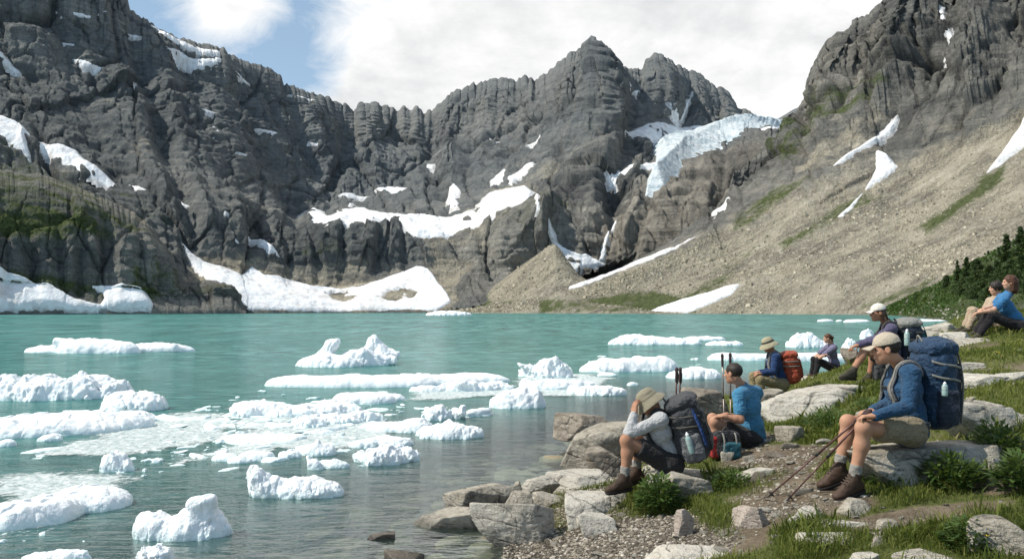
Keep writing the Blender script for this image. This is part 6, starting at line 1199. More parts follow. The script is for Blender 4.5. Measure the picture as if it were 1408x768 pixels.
    if sleeve >= 1:
        for S in 'LR':
            b, c = J['el' + S], J['wr' + S]; q = lerp(b, c, .97); d_ = nrm(c - b); cm.append(tube([q - d_ * .035, q - d_ * .005, q, q - d_ * .004], [.0435 * s, .0425 * s, .040 * s, .03 * s], 14, False))
        for m_ in cm: part('cuff', mk_mesh('cuff', *m_), CLO[top_], shirt)
    # trousers
    e = .017; lo = [('cap', J['hipL'], J['hipR'], .112 * s * sl + e, .112 * s * sl + e, dict(k=.05)), ('cap', pel, lerp(pel, waist, .2), .116 * s * sl + e * .6, .110 * s * sl + e * .3, dict(k=.04))]
    for S in 'LR':
        lo += legp(S, e, leg if leg <= 1 else min(2, leg), lowpull * (.5 if leg <= 1 else .12))
        if leg <= 1:
            a, b = J['hip' + S], J['kn' + S]; d_ = nrm(b - a); hm = lerp(a, b, leg); r_ = nrm(np.cross(d_, V(.1, .2, 1))); lo.append(('box', hm + d_ * .1, (.105, .105, .1), Rm(r_, np.cross(d_, r_), d_), .001, dict(sub=1, k=.002)))
    tr = part('shorts' if leg < .9 else 'trousers', sdf(lo, h, .035, wr_noise(.10, .008), 1, 'shorts', dmax=.018), CLO[low] if lowm is None else lowm, root)
    # boots and socks
    for S in 'LR':
        an = J['an' + S]; fd, fu = foot_dir(J, S); sh_ = nrm(J['kn' + S] - an); fr_ = np.cross(fd, fu)
        heel = an - fd * .035 - fu * .052; ball = an + fd * .115 - fu * .066; toe = an + fd * .165 - fu * .068; M = Rm(fr_, fd, fu)
        pr = [('cap', an + sh_ * .055, an - fu * .03, .047 * s, .046 * s, dict(k=.03)), ('cap', heel, ball, .040 * s, .042 * s, dict(k=.03)), ('ell', toe - fd * .012, (.045 * s, .058 * s, .036 * s), M, dict(k=.03)), ('cap', an + fd * .02, an + fd * .09 - fu * .035, .042 * s, .036 * s, dict(k=.03)), ('cap', an + sh_ * .06, an + sh_ * .2, .036, .036, dict(sub=1, k=.008))]
        sp = an - fu * .090
        bt = part('boot', sdf(pr, h * .9, .02, wr_noise(.05, .003), 1, 'boot', cut=[(sp, -fu)]), boots, root)
        so = [('cap', heel - fu * .03, ball - fu * .02, .041 * s, .046 * s), ('ell', toe - fd * .010 - fu * .018, (.048 * s, .060 * s, .04 * s), M)]
        part('sole', sdf(so, h * .9, .03, None, 0, 'sole', cut=[(sp + fu * .004, fu), (sp - fu * .026, -fu)]), RUBBER, bt)
        if lace:
            ms = []
            for i in range(4):
                t = i / 3; c = lerp(an + fd * .095 + fu * .004, an + fd * .05 + sh_ * .045, t) + (fd * .3 + fu * .7) * .005
                ms.append(tube([c - fr_ * .024, c + fu * .004 + fd * .002, c + fr_ * .024 + sh_ * .008], .0035, 5))
            part('laces', mk_mesh('laces', *joinm(ms)), LACE, bt)
        if sock:
            part('sock', sdf([('cap', an + sh_ * .03, an + sh_ * .115, .046 * s, .0475 * s)], h, .01, wr_noise(.035, .005, (1, 1, 2)), 1, 'sock', cut=[(an + sh_ * .125, sh_)]), CLO['sock'], root)
    # hair and hat
    M = Rm(hR, hF, hU); P = lambda a, b, c: hd + (hR * a + hF * b + hU * c) * s
    hp = [('ell', P(0, -.018, .034), (.083 * s, .099 * s, .091 * s), M), ('ell', P(0, .105, -.035), (.085 * s, .085 * s, .088 * s), M, dict(sub=1, k=.008)), ('ell', P(0, .03, -.085), (.1 * s, .08 * s, .06 * s), M, dict(sub=1, k=.01)), ('ell', P(.085, .004, -.012), (.02 * s, .026 * s, .036 * s), M, dict(sub=1, k=.004)), ('ell', P(-.085, .004, -.012), (.02 * s, .026 * s, .036 * s), M, dict(sub=1, k=.004))]
    if hair == 'long': hp = [('ell', P(0, -.020, .034), (.088 * s, .104 * s, .096 * s), M), ('ell', P(0, .105, -.035), (.085 * s, .085 * s, .088 * s), M, dict(sub=1, k=.008)), ('cap', P(0, -.07, 0), P(0, -.075, -.15), .07, .05), ('cap', P(.055, -.035, 0), P(.05, -.03, -.13), .04, .03), ('cap', P(-.055, -.035, 0), P(-.05, -.03, -.13), .04, .03)]
    if hair == 'bun': hp += [('ell', P(0, -.115, .0), (.036, .04, .036), M, dict(k=.015)), ('cap', P(0, -.085, -.03), P(0, -.10, -.09), .03, .018, dict(k=.02))]
    if hair == 'curly': hp = [('ell', P(0, -.018, .034), (.098 * s, .112 * s, .105 * s), M), ('ell', P(0, .12, -.04), (.085 * s, .085 * s, .09 * s), M, dict(sub=1, k=.01))]
    if hair == 'tail': hp += [('cap', P(0, -.09, -.02), P(0, -.125, -.09), .035, .02, dict(k=.02)), ('cap', P(.06, -.03, -.02), P(.055, -.045, -.09), .03, .02, dict(k=.02)), ('cap', P(-.06, -.03, -.02), P(-.055, -.045, -.09), .03, .02, dict(k=.02))]
    am = .014 if hair in ('curly', 'long') else .005
    part('hair', sdf(hp, h * .85, .015, lambda p: am * fbm(p / .022, 3), 1, 'hair'), hairm, root)
    if hats:
        kind, mt = hats
        if kind == 'cap':
            pr = [('ell', P(0, -.012, .045), (.089 * s, .107 * s, .094 * s), M)]; hb = P(0, -.01, .038); tl = nrm(hU + hF * .10)
            hat = part('cap', sdf(pr, h * .7, .01, lambda p: .0035 * fbm(p / .035, 2), 1, 'cap', cut=[(hb, -tl)]), CLO[mt], root)
            a = np.linspace(-1.05, 1.05, 17); rr = np.linspace(0, 1, 7); vs = []
            for th in (0, .004):
                for q in rr:
                    x = .080 * np.sin(a) * (1 + .03 * q); y = .060 + .045 * np.cos(a) + q * .075 * np.cos(a * .95) ** .8; z = .036 - q * .018 - .018 * (np.sin(a) ** 2) * (.3 + q) + th; vs.append(np.stack([P(X_, Y_, Z_) for X_, Y_, Z_ in zip(x, y, z)]))
            v = np.concatenate(vs); n1 = gridfaces(7, 17); f2 = np.concatenate([n1[:, ::-1], n1 + 119]); ed = np.concatenate([np.arange(102, 119), ]); rim = np.stack([ed[:-1], ed[1:], ed[1:] + 119, ed[:-1] + 119], 1)
            part('brim', mk_mesh('brim', v, np.concatenate([f2, rim])), CLO[mt], hat); bv, bf = csphere(5); part('button', mk_mesh('button', bv * V(.008, .008, .005) + P(0, -.012, .140), bf), CLO[mt], hat)
            sv = [P(.0905 * sin(t) , -.012 + .1085 * cos(t), .047) for t in np.linspace(2.2, 4.08, 13)]; part('strap', mk_mesh('strap', *strip(sv, hU, .018, .004, hF)), CLO['dark'], hat)
        else:
            c0 = P(0, -.01, 0); wob = lambda a, r: (.010 * np.sin(2 * a + 1) + .007 * np.sin(3 * a)) * (max(r - .1, 0) / .06)
            pf = [(.001, .140), (.03, .138), (.055, .131), (.073, .117), (.084, .097), (.092, .07), (.0965, .043), (.100, .036), (.120, .012), (.138, -.010), (.150, -.030), (.152, -.036), (.149, -.037), (.136, -.016), (.12, .015), (.098, .031), (.09, .03)]
            v, f = lathe([(r * s, hh * s) for r, hh in pf], c0, hU, hF, 36, wob); w_ = v - c0; al = w_ @ hF; v = v + hF * (al * .14)[:, None]; v = v + nrm(hU) * (.0035 * fbm(v / .03, 2))[:, None]
            hat = part('sun_hat', mk_mesh('sun_hat', v, f), CLO[mt], root); v2, f2 = lathe([(.0985 * s, .044 * s), (.0955 * s, .068 * s), (.093 * s, .07 * s), (.095 * s, .044 * s)], c0, hU, hF, 32); w_ = v2 - c0; v2 = v2 + hF * ((w_ @ hF) * .14)[:, None]; part('hat_band', mk_mesh('hat_band', v2, f2), CLO['dark'] if mt == 'hat2' else CLO[mt], hat)
    J['shirt'] = shirt; J['root'] = root
    return root, J
def foot_dir(J, S):
    an = J['an' + S]; fd = nrm(J['to' + S] - an + V(0, 0, .07)); r_ = nrm(np.cross(fd, V(0, 0, 1))); fu = np.cross(r_, fd); return fd, fu
# ------------------------------------------------------------------ packs, bottles, poles
def nylon(name, c): return fabric(name, c, .22, .006, .62, 320, .3)
NY = dict(blue=nylon('blue_pack_nylon', (.011, .038, .085)), navy=nylon('dark_navy_nylon', (.012, .02, .038)), grey=nylon('charcoal_nylon', (.045, .046, .05)), black=nylon('black_nylon', (.017, .017, .019)), red=nylon('red_orange_nylon', (.30, .052, .022)), royal=nylon('royal_blue_nylon', (.016, .05, .17)), mid=nylon('mid_grey_nylon', (.13, .13, .135)), teal=nylon('teal_nylon', (.02, .10, .13)), camo=nylon('stone_grey_nylon', (.20, .20, .185)), scarlet=nylon('scarlet_nylon', (.33, .02, .02)))
WEB = simple('webbing', (.10, .095, .085), .8, bump=0); WEB2 = simple('grey_webbing', (.24, .23, .20), .8, bump=0); PLAS = simple('black_plastic', (.02, .02, .02), .45, bump=0); CLEAR = simple('bottle_plastic', (.30, .42, .40), .25, 20, .15, 0, spec=.5); WHITE = simple('white_plastic', (.75, .76, .76), .35, bump=0, spec=.5); BLABEL = simple('bottle_label', (.42, .50, .48), .5, bump=0); STEEL = simple('pole_aluminium', (.30, .25, .22), .4, bump=0, Metallic=.6); CORK = simple('pole_grip', (.05, .03, .028), .7); PLUM = simple('pole_enamel', (.11, .055, .05), .4, bump=0, Metallic=.3)
def backpack(label, O, up, back, w, d, h, J, hv=.007, main='blue', lid='blue', pocket='blue', side='navy', strap=WEB, straps=True, belt=True, cord=True, lidtilt=.0, web=WEB):
    """O: bottom centre where the pack touches the back"""
    up = nrm(up); back = nrm(back - up * np.dot(back, up)); lat = nrm(np.cross(up, back)); M = Rm(lat, back, up); P = lambda a, b, c: O + lat * a * w + back * b * d + up * c * h
    root = empty('backpack', tuple(P(0, .5, 0)), label, 'backpack')
    crumple = lambda a, sc=.09: (lambda p: a * (1.3 * fbm(p / sc, 3) + .6 * ridged(p / (sc * 1.3), 2) - .3))
    body = [('box', P(0, .5, .42), (w * .46, d * .47, h * .42), M, min(w, d) * .30), ('ell', P(0, .52, .25), (w * .52, d * .54, h * .30), M, dict(k=.08)), ('ell', P(0, .5, .66), (w * .49, d * .50, h * .24), M, dict(k=.08))]
    part('pack_body', sdf(body, hv, .05, crumple(.013), 1, 'pack_body', dmax=.02), NY[main], root)
    lu = nrm(up - back * lidtilt); ld = [('ell', P(0, .50, .88), (w * .50, d * .56, h * .105), Rm(lat, nrm(back + up * lidtilt), lu)), ('box', P(0, .52, .845), (w * .44, d * .5, h * .06), M, h * .05, dict(k=.05))]
    l_ = part('lid', sdf(ld, hv, .03, crumple(.012, .07), 1, 'lid', dmax=.02), NY[lid], root)
    zc = catmull([P(-.42, .55, .93), P(-.3, .9, .915), P(0, 1.0, .91), P(.3, .9, .915), P(.42, .55, .93)], 5); part('zip', mk_mesh('zip', *tube(zc + back * .012, .006, 6)), web, l_)
    fp = [('box', P(0, 1.0, .40), (w * .36, d * .16, h * .30), M, d * .12), ('ell', P(0, 1.02, .30), (w * .36, d * .2, h * .2), M, dict(k=.04))]
    part('front_pocket', sdf(fp, hv, .03, crumple(.010, .08), 1, 'front_pocket', dmax=.02), NY[pocket], root)
    for sg in (-1, 1):
        sp = [('box', P(.47 * sg, .5, .22), (w * .10, d * .34, h * .20), M, w * .08), ('ell', P(.49 * sg, .5, .16), (w * .12, d * .34, h * .14), M, dict(k=.03))]
        part('side_pocket', sdf(sp, hv, .02, crumple(.008, .06), 1, 'side_pocket'), NY[side], root)
        ms = []
        for zz in (.55, .70): ms.append(strip(catmull([P(.42 * sg, .03, zz + .03), P(.515 * sg, .3, zz), P(.52 * sg, .7, zz - .02), P(.42 * sg, 1.0, zz - .05)], 5), up, .018, .004, lat))
        part('compression_strap', mk_mesh('compression_strap', *joinm(ms)), web, root)
        part('long_strap', mk_mesh('long_strap', *strip(catmull([P(.30 * sg, .95, .88), P(.33 * sg, 1.08, .70), P(.36 * sg, 1.14, .45), P(.34 * sg, 1.10, .12), P(.36 * sg, 1.08, .02)], 6), lat, .022, .005, back)), web, root)
    part('base', sdf([('ell', P(0, .5, .06), (w * .47, d * .5, h * .10), M)], hv, .02, crumple(.006), 1, 'base'), NY['black'], root)
    if cord: 
        z = [P(.2 * (-1) ** i, 1.17, .62 - .05 * i) for i in range(8)]; part('bungee', mk_mesh('bungee', *tube(catmull(z, 4), .004, 5)), PLAS, root)
    hl = catmull([P(-.1, .05, .93), P(0, -.02, 1.0), P(.1, .05, .93)], 6); part('haul_loop', mk_mesh('haul_loop', *tube(hl, .007, 6)), web, root)
    if straps:
        from mathutils.bvhtree import BVHTree
        me_ = J['shirt'].data; off_ = np.array(J['root'].location); bv = BVHTree.FromPolygons([tuple(np.array(v.co) + off_) for v in me_.vertices], [tuple(p.vertices) for p in me_.polygons])
        def hug(pts, lift):
            o_ = []; n_ = []
            for q in pts:
                c_, nn_, _, _ = bv.find_nearest(Vector(q)); nn_ = np.array(nn_); o_.append(np.array(c_) + nn_ * lift); n_.append(nn_)
            o_ = np.array(o_); n_ = np.array(n_)
            for _ in range(2): o_[1:-1] = .5 * o_[1:-1] + .25 * (o_[:-2] + o_[2:]); n_[1:-1] = .5 * n_[1:-1] + .25 * (n_[:-2] + n_[2:])
            return o_, n_ / np.linalg.norm(n_, axis=1)[:, None]
        mid = (J['shL'] + J['shR']) / 2; pel = (J['hipL'] + J['hipR']) / 2; tu = nrm(mid - pel)
        lt = nrm(J['shL'] - J['shR']); fw = nrm(np.cross(lt, tu))
        for S, sg in (('L', 1), ('R', -1)):
            sh = lerp(mid, J['sh' + S], .62); c = [sh - fw * .16 - tu * .02 + (P(0, 0, .72) - (mid - fw * .14)) * .0, sh - fw * .09 + tu * .055, sh + tu * .092, sh + fw * .085 + tu * .045, sh + fw * .148 - tu * .07 + lt * sg * .005, sh + fw * .150 - tu * .19 + lt * sg * .03, lerp(mid, pel, .72) + fw * .085 + lt * sg * .155, lerp(mid, pel, .85) - fw * .05 + lt * sg * .17, lerp(mid, pel, .9) - fw * .13 + lt * sg * .12]
            cc, nd = hug(catmull(c, 5), .013); tn = np.gradient(cc, axis=0); wd = np.cross(tn, nd); wd /= np.linalg.norm(wd, axis=1)[:, None]
            o = part('shoulder_strap', mk_mesh('shoulder_strap', *strip(cc, wd, .055, .014, nd)), NY['black'] if strap is WEB else NY['mid'], root)
            part('strap_webbing', mk_mesh('strap_webbing', *strip(cc + nd * .010, wd, .02, .004, nd)), web, o)
        a, b = [lerp(mid, J['sh' + S], .62) + fw * .158 - tu * .11 for S in 'LR']; part('chest_strap', mk_mesh('chest_strap', *(lambda q: strip(q[0], tu, .018, .004, q[1]))(hug([lerp(a, b, t_) for t_ in np.linspace(0, 1, 9)], .016))), PLAS, root)
        if belt:
            wc = lerp(mid, pel, .92); th = np.linspace(-2.3, 2.3, 25); pts, nd = hug([wc + fw * cos(t) * .158 + lt * sin(t) * .198 for t in th], .014)
            o = part('hip_belt', mk_mesh('hip_belt', *strip(pts, tu, .07, .022, nd)), NY['black'], root); part('belt_buckle', sdf([('box', pts[12] + nd[12] * .014, (.03, .012, .022), Rm(lt, fw, tu), .006)], .005, .004, None, 0), PLAS, o)
            for sg in (1, -1): part('belt_pocket', sdf([('box', pts[12 + sg * 6] + nd[12 + sg * 6] * .03, (.055, .025, .04), Rm(np.cross(nd[12 + sg * 6], tu), nd[12 + sg * 6], np.cross(np.cross(nd[12 + sg * 6], tu), nd[12 + sg * 6])), .022)], .006, .01, crumple(.006, .05)), NY['black'], o)
    return root, P
def bottle(label, c, up, r=.036, h=.2, cap=WHITE, mat=CLEAR):
    up = nrm(up); f = nrm(np.cross(up, V(1, .2, .1))); root = empty('water_bottle', tuple(c), label, 'water bottle')
    pf = [(.001, 0), (r * .9, 0), (r, .008), (r, h * .35), (r * .93, h * .42), (r, h * .5), (r, h * .72), (r * .8, h * .82), (r * .45, h * .88), (r * .42, h * .9)]; part('bottle_body', mk_mesh('bottle_body', *lathe(pf, c, up, f, 18)), mat, root)
    part('bottle_cap', mk_mesh('bottle_cap', *lathe([(r * .5, h * .87), (r * .55, h * .9), (r * .52, h * .98), (r * .25, h), (r * .2, h * 1.06), (.001, h * 1.06)], c, up, f, 16)), cap, root)
    pf = [(r * 1.012, h * .5), (r * 1.012, h * .7)]; part('bottle_label', mk_mesh('bottle_label', *lathe(pf, c, up, f, 18)), BLABEL, root); return root
def pole(label, a, b, side, mat=STEEL, grip=.13, r=.0085, group=None, basket=True):
    """trekking pole from grip end a to tip b"""
    a = np.array(a); b = np.array(b); d = nrm(b - a); L = np.linalg.norm(b - a); root = empty('trekking_pole', tuple(b), label, 'trekking pole', group); side = nrm(side)
    part('upper_shaft', mk_mesh('upper_shaft', *tube([a + d * .1, a + d * L * .48], r, 8)), mat, root); lo = part('lower_shaft', mk_mesh('lower_shaft', *tube([a + d * L * .47, b - d * .05], [r * .82, r * .7], 8)), mat, root)
    part('lock_collar', mk_mesh('lock_collar', *tube([a + d * (L * .47 - .02), a + d * (L * .47 + .025)], r * 1.35, 8)), PLAS, root)
    part('tip', mk_mesh('tip', *tube([b - d * .06, b - d * .012, b], [r * .8, r * .6, r * .3], 8)), PLAS, root)
    g = part('grip', mk_mesh('grip', *tube([a - d * .012, a, a + d * .02, a + d * .05, a + d * .09, a + d * grip, a + d * (grip + .015)], [.006, .0175, .020, .0155, .0165, .0145, .0095], 10)), CORK, root)
    st = catmull([a + d * .012, a + d * .05 + side * .03, a + d * .13 + side * .032, a + d * .17 + side * .012, a + d * .12 + side * .012, a + d * .03], 5); part('wrist_strap', mk_mesh('wrist_strap', *strip(st, np.cross(d, side), .014, .003, side)), PLAS, g)
    if basket: part('basket', mk_mesh('basket', *lathe([(r, -.004), (.024, -.003), (.026, 0), (.024, .003), (r, .004)], b - d * .075, d, side, 14)), PLAS, root)
    return root
# ------------------------------------------------------------------ the eight hikers
J_A = dict(head=(1218, 480, 6.42), neck=(1238, 502, 6.45), shL=(1253, 514, 6.27), shR=(1234, 508, 6.62), elL=(1248, 559, 6.16), wrL=(1203, 572, 6.06), elR=(1221, 556, 6.62), wrR=(1199, 565, 6.34), hipL=(1252, 592, 6.36), hipR=(1247, 589, 6.58), knL=(1187, 588, 6.08), knR=(1166, 580, 6.36), anL=(1174, 660, 6.10), anR=(1153, 645, 6.36), toL=(1138, 686, 6.04), toR=(1119, 669, 6.34))
A, JA = person('man in tan cap, blue long sleeves and khaki shorts holding two poles', J_A, (-.93, .28, -.10), (.06, 0, 1), .0058, 1.0, SKIN, 'blue', 1.0, 'khaki', .70, LEATHER, True, ('cap', 'cap'), 'short', HAIR_DARK, {'L': dict(d=V(-1, .12, -.05), n=V(-.1, -.1, -1), side=V(0, 1, 0), curl=.95), 'R': dict(d=V(-.9, -.35, -.1), n=V(0, 0, -1), side=V(.2, -1, 0), curl=.8)})
PA, fA = backpack('tall royal blue backpack with a rounded lid on the hiker in the tan cap', W(1264, 584, 6.5), W(1263, 470, 6.5) - W(1264, 584, 6.5), V(.93, .16, 0), .35, .265, .73, JA, .0065, 'blue', 'blue', 'navy', 'navy', WEB2, web=WEB2, lidtilt=.15)
bottle('little white bottle in the side of the blue backpack', W(1299, 544, 6.20), V(0, -.05, 1), .022, .105)
h_ = W(1189, 571, 6.07)
for lb, tx, ty, hx_, dd in (('trekking pole in the hand of the man in the tan cap, tip farther left', 1052, 684, -2, 0.0), ('trekking pole in the hand of the man in the tan cap, tip nearer his boots', 1078, 690, 1, -.02)):
    tip, _ = ground_hit(tx, ty); a_ = W(1196 + hx_, 564, 6.10 + dd); pole(lb, a_, tip + V(0, 0, -.01), V(.2, -1, 0), PLUM)
J_B = dict(head=(892, 553, 7.86), neck=(903, 568, 7.88), shL=(908, 577, 7.70), shR=(893, 572, 8.04), elL=(865, 596, 7.68), wrL=(872, 569, 7.74), elR=(884, 600, 8.10), wrR=(870, 606, 7.92), hipL=(923, 638, 7.78), hipR=(916, 635, 8.00), knL=(861, 606, 7.66), knR=(874, 600, 7.98), anL=(859, 659, 7.62), anR=(876, 648, 7.98), toL=(827, 675, 7.54), toR=(850, 664, 7.90))
B, JB = person('hunched man in olive bucket hat and light grey long sleeves, head in hand', J_B, (-.78, .12, -.58), (-.55, .1, .8), .0065, 1.0, SKIN_D, 'grey', 1.0, 'dark', .74, LEATHER, True, ('bucket', 'hat'), 'short', HAIR_BROWN, {'L': dict(d=V(.12, .25, 1), n=V(.8, .5, .1), side=V(-.3, .9, 0), curl=.5), 'R': dict(d=V(-.8, -.2, -.5), n=V(.2, 0, -1), side=V(0, -1, 0), curl=.6)})
PB, fB = backpack('bulky charcoal and black backpack with a blue strap on the hunched hiker', W(936, 634, 7.86), W(914, 556, 7.86) - W(936, 634, 7.86), V(.9, -.18, .3), .36, .30, .66, JB, .0068, 'grey', 'grey', 'grey', 'mid', WEB, lidtilt=.2)
part('blue_strap', mk_mesh('blue_strap', *strip(catmull([fB(-.36, .72, .86), fB(-.50, .84, .68), fB(-.54, .92, .45), fB(-.50, .95, .20)], 6), fB(0, 1, 0) - fB(0, 0, 0), .10, .012, fB(-1, .6, 0) - fB(0, 0, 0))), NY['royal'], PB)
bottle('clear bottle with a white cap in the side pocket of the charcoal backpack', fB(-.56, .45, .16), fB(0, 0, 1) - fB(0, 0, 0), .031, .20)
for lb, x0, x1, dz in (('black trekking pole leaning by the hunched hiker, front one', 817, 846, 0), ('black trekking pole leaning by the hunched hiker, rear one', 831, 850, .12)):
    tip, _ = ground_hit(x0, 662); pole(lb, W(x1 + 22, 612, 7.95 + dz), tip, V(0, 1, 0), PLAS, .05, .006, basket=False)
J_C = dict(head=(1008, 513, 9.16), neck=(1020, 531, 9.2), shL=(1016, 543, 9.02), shR=(1040, 539, 9.32), elL=(1018, 577, 8.92), wrL=(995, 572, 8.92), elR=(1030, 577, 9.42), wrR=(998, 570, 9.18), hipL=(1030, 603, 9.12), hipR=(1038, 599, 9.30), knL=(983, 580, 8.96), knR=(980, 575, 9.26), anL=(984, 624, 9.0), anR=(972, 618, 9.3), toL=(966, 634, 9.0), toR=(952, 626, 9.3))
C, JC = person('hiker seen from behind in a sky blue T-shirt and dark shorts with short black hair', J_C, (-.70, .70, -.06), (0, 0, 1), .0075, 1.0, SKIN, 'sky', .62, 'dark', .76, LEATHER2, True, None, 'short', HAIR_DARK, {'L': dict(d=V(-1, .3, -.1), n=V(0, 0, -1), side=V(.1, 1, 0), curl=.7), 'R': dict(d=V(-1, -.1, -.1), n=V(0, 0, -1), side=V(0, -1, 0), curl=.7)})
for lb, x0, x1, y0, dd in (('left one of the two upright poles by the sky blue T-shirt', 993, 995, 487, 9.75), ('right one of the two upright poles by the sky blue T-shirt', 1004, 1003, 486, 9.6)):
    a_ = W(x0, y0, dd); b_ = W(x1, 500, dd); b_ = V(b_[0], b_[1] - .02, float(gz(b_[0], b_[1]))); pole(lb, a_, b_, V(1, -.3, 0), STEEL, .14, .009)
for lb, x0, dd in (('left pole of the pair standing behind the charcoal backpack', 930.5, 8.6), ('right pole of the pair standing behind the charcoal backpack', 935.5, 8.7)):
    a_ = W(x0, 506, dd); pole(lb, a_, V(a_[0] - .02, a_[1] + .08, float(gz(a_[0], a_[1] + .08))), V(.3, -1, 0), PLUM, .14, .009)
J_D = dict(head=(1056, 474, 13.78), neck=(1063, 485, 13.8), shL=(1067, 491, 13.64), shR=(1061, 489, 13.98), elL=(1064, 511, 13.58), wrL=(1047, 513, 13.52), elR=(1059, 510, 14.0), wrR=(1044, 511, 13.8), hipL=(1075, 529, 13.68), hipR=(1073, 527, 13.92), knL=(1045, 522, 13.48), knR=(1036, 517, 13.86), anL=(1043, 556, 13.5), anR=(1034, 551, 13.88), toL=(1028, 563, 13.5), toR=(1018, 556, 13.9))
D, JD = person('hiker in a khaki bucket hat, navy top and tan trousers looking down at the hands', J_D, (-.93, 0, -.34), (-.3, 0, .95), .0095, 1.0, SKIN_D, 'navy', 1.0, 'olive', 1.92, LEATHER2, False, ('bucket', 'hat2'), 'short', HAIR_DARK, None, .7, lace=False)
PD, fD = backpack('red orange backpack on the hiker in the khaki bucket hat', W(1078, 526, 13.82), W(1071, 483, 13.8) - W(1078, 526, 13.82), V(.95, -.12, .1), .32, .28, .55, JD, .009, 'red', 'red', 'red', 'red', WEB2, web=WEB2)
J_E = dict(head=(1138, 465, 17.95), neck=(1143, 473, 18.0), shL=(1147, 478, 17.86), shR=(1139, 476, 18.14), elL=(1125, 493, 17.82), wrL=(1132, 489, 17.7), elR=(1120, 491, 18.15), wrR=(1130, 489, 18.05), hipL=(1151, 508, 17.9), hipR=(1147, 507, 18.1), knL=(1125, 495, 17.82), knR=(1119, 494, 18.14), anL=(1121, 516, 17.84), anR=(1116, 515, 18.16), toL=(1107, 519, 17.8), toR=(1103, 518, 18.1))
person('girl in lilac grey T-shirt with an auburn bun, arms on her knees', J_E, (-.93, .2, -.22), (0, 0, 1), .0105, .88, SKIN_P, 'lilac', .6, 'black', 1.9, LEATHER, False, None, 'bun', HAIR_RED, None, .6, slim=.86, lace=False)
J_F = dict(head=(1207, 430, 11.25), neck=(1219, 443, 11.3), shL=(1226, 452, 11.10), shR=(1219, 449, 11.46), elL=(1203, 468, 11.02), wrL=(1180, 474, 10.98), elR=(1206, 465, 11.48), wrR=(1180, 473, 11.3), hipL=(1226, 500, 11.16), hipR=(1222, 498, 11.40), knL=(1189, 479, 11.02), knR=(1200, 482, 11.46), anL=(1172, 511, 10.96), anR=(1196, 519, 11.5), toL=(1143, 517, 10.86), toR=(1172, 527, 11.46))
Fp, JF = person('hiker in a white cap and plum long sleeves sitting with knees drawn up', J_F, (-.97, 0, -.06), (0, 0, 1), .008, 1.0, SKIN_D, 'plum', 1.0, 'dark', .62, LEATHER2, False, ('cap', 'white'), 'tail', HAIR_BROWN, {'L': dict(d=V(-1, 0, -.35), n=V(.35, 0, -1), side=V(0, 1, .2), curl=.5), 'R': dict(d=V(-1, -.1, -.45), n=V(.35, 0, -1), side=V(0, -1, .2), curl=.6)})
PF, fF = backpack('dark teal backpack with a grey lid on the hiker in the white cap', W(1238, 502, 11.32), W(1230, 440, 11.3) - W(1238, 502, 11.32), V(.97, -.08, .05), .36, .32, .68, JF, .008, 'navy', 'camo', 'teal', 'black', WEB)
bottle('bottle with a pale cap at the side of the dark teal backpack', W(1247, 475, 11.02), V(.02, 0, 1), .036, .22)
J_G = dict(head=(1388, 388, 13.0), neck=(1388, 402, 13.05), shL=(1381, 412, 12.88), shR=(1377, 409, 13.24), elL=(1366, 426, 12.84), wrL=(1349, 429, 12.86), elR=(1367, 421, 13.2), wrR=(1352, 425, 13.1), hipL=(1402, 449, 12.92), hipR=(1398, 446, 13.16), knL=(1362, 434, 12.86), knR=(1358, 431, 13.16), anL=(1346, 461, 12.86), anR=(1340, 458, 13.16), toL=(1326, 467, 12.8), toR=(1321, 464, 13.1))
person('red haired woman in a bright blue T-shirt and dark trousers at the right edge', J_G, (-.95, .25, -.05), (0, 0, 1), .009, .95, SKIN_P, 'tee2', .62, 'black', 1.9, LEATHER2, False, None, 'long', HAIR_RED, None, .6, slim=.92, lace=False)
J_H = dict(head=(1369, 396, 13.62), neck=(1370, 409, 13.65), shL=(1366, 416, 13.5), shR=(1362, 414, 13.8), elL=(1356, 430, 13.46), wrL=(1344, 428, 13.5), elR=(1353, 427, 13.8), wrR=(1343, 426, 13.7), hipL=(1372, 449, 13.54), hipR=(1369, 447, 13.76), knL=(1340, 428, 13.5), knR=(1336, 427, 13.78), anL=(1331, 453, 13.5), anR=(1326, 450, 13.8), toL=(1313, 458, 13.5), toR=(1309, 456, 13.8))
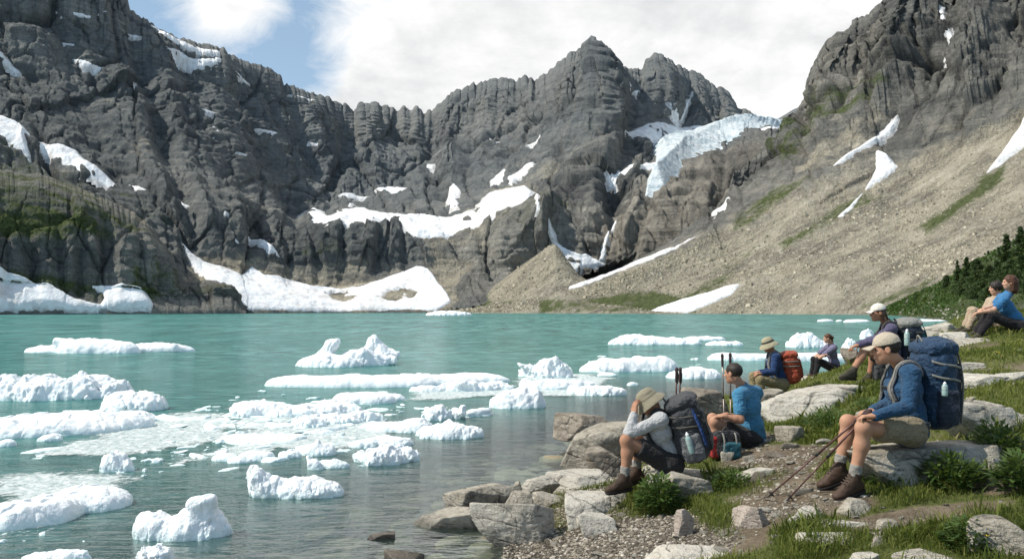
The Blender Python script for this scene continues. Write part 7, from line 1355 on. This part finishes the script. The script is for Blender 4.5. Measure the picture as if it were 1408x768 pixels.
person('dark haired companion in a tan top and cream trousers beside the red haired woman', J_H, (-.95, .3, -.1), (0, 0, 1), .0095, .92, SKIN_P, 'tan', .62, 'cream', 1.9, LEATHER2, False, None, 'curly', HAIR_DARK, None, .6, slim=.9, lace=False)
# day pack on the ground between the two front hikers, stuff sack by the boot of the man in purple
def daypack(label, O, M, cols, sc=1.0, hv=.0075):
    P = lambda a, b, c: O + (M[:, 0] * a + M[:, 1] * b + M[:, 2] * c) * sc
    root = empty('day_pack', tuple(O), label, 'day pack'); cr = lambda p: .010 * fbm(p / .07, 3)
    part('pack_body', sdf([('box', P(0, 0, .15), (.15 * sc, .10 * sc, .15 * sc), M, .07 * sc), ('ell', P(0, 0, .12), (.17 * sc, .12 * sc, .12 * sc), M, dict(k=.04))], hv, .03, cr), NY[cols[0]], root)
    part('front_pocket', sdf([('box', P(.02, -.11, .10), (.10 * sc, .04 * sc, .09 * sc), M, .03 * sc)], hv, .02, cr), NY[cols[1]], root)
    part('side_pocket', sdf([('box', P(-.15, -.01, .13), (.05 * sc, .07 * sc, .12 * sc), M, .03 * sc)], hv, .02, cr), NY[cols[2]], root)
    for x in (-.07, .07): part('strap', mk_mesh('strap', *strip(catmull([P(x, -.02, .30), P(x, -.10, .27), P(x, -.14, .16), P(x * 1.2, -.13, .03)], 5), M[:, 0], .02, .005, -M[:, 1])), WEB2, root)
    part('haul_loop', mk_mesh('haul_loop', *tube(catmull([P(-.04, 0, .295), P(0, 0, .34), P(.04, 0, .295)], 5), .007, 6)), WEB, root)
p_, _ = W(998, 622, 8.75), 0; p_ = V(p_[0], p_[1], float(gz(p_[0], p_[1]))); daypack('small black day pack with teal and scarlet pockets on the ground', p_, Rm(V(1, .15, 0), V(-.15, 1, 0), V(0, 0, 1)), ('black', 'teal', 'scarlet'))
p_ = W(1212, 520, 11.0); p_ = V(p_[0], p_[1], float(gz(p_[0], p_[1]))); daypack('dark stuff sack with pale straps beside the boot of the man in purple', p_, Rm(V(1, .2, 0), V(-.2, 1, 0), V(.35, 0, 1)), ('black', 'black', 'grey'), .8)
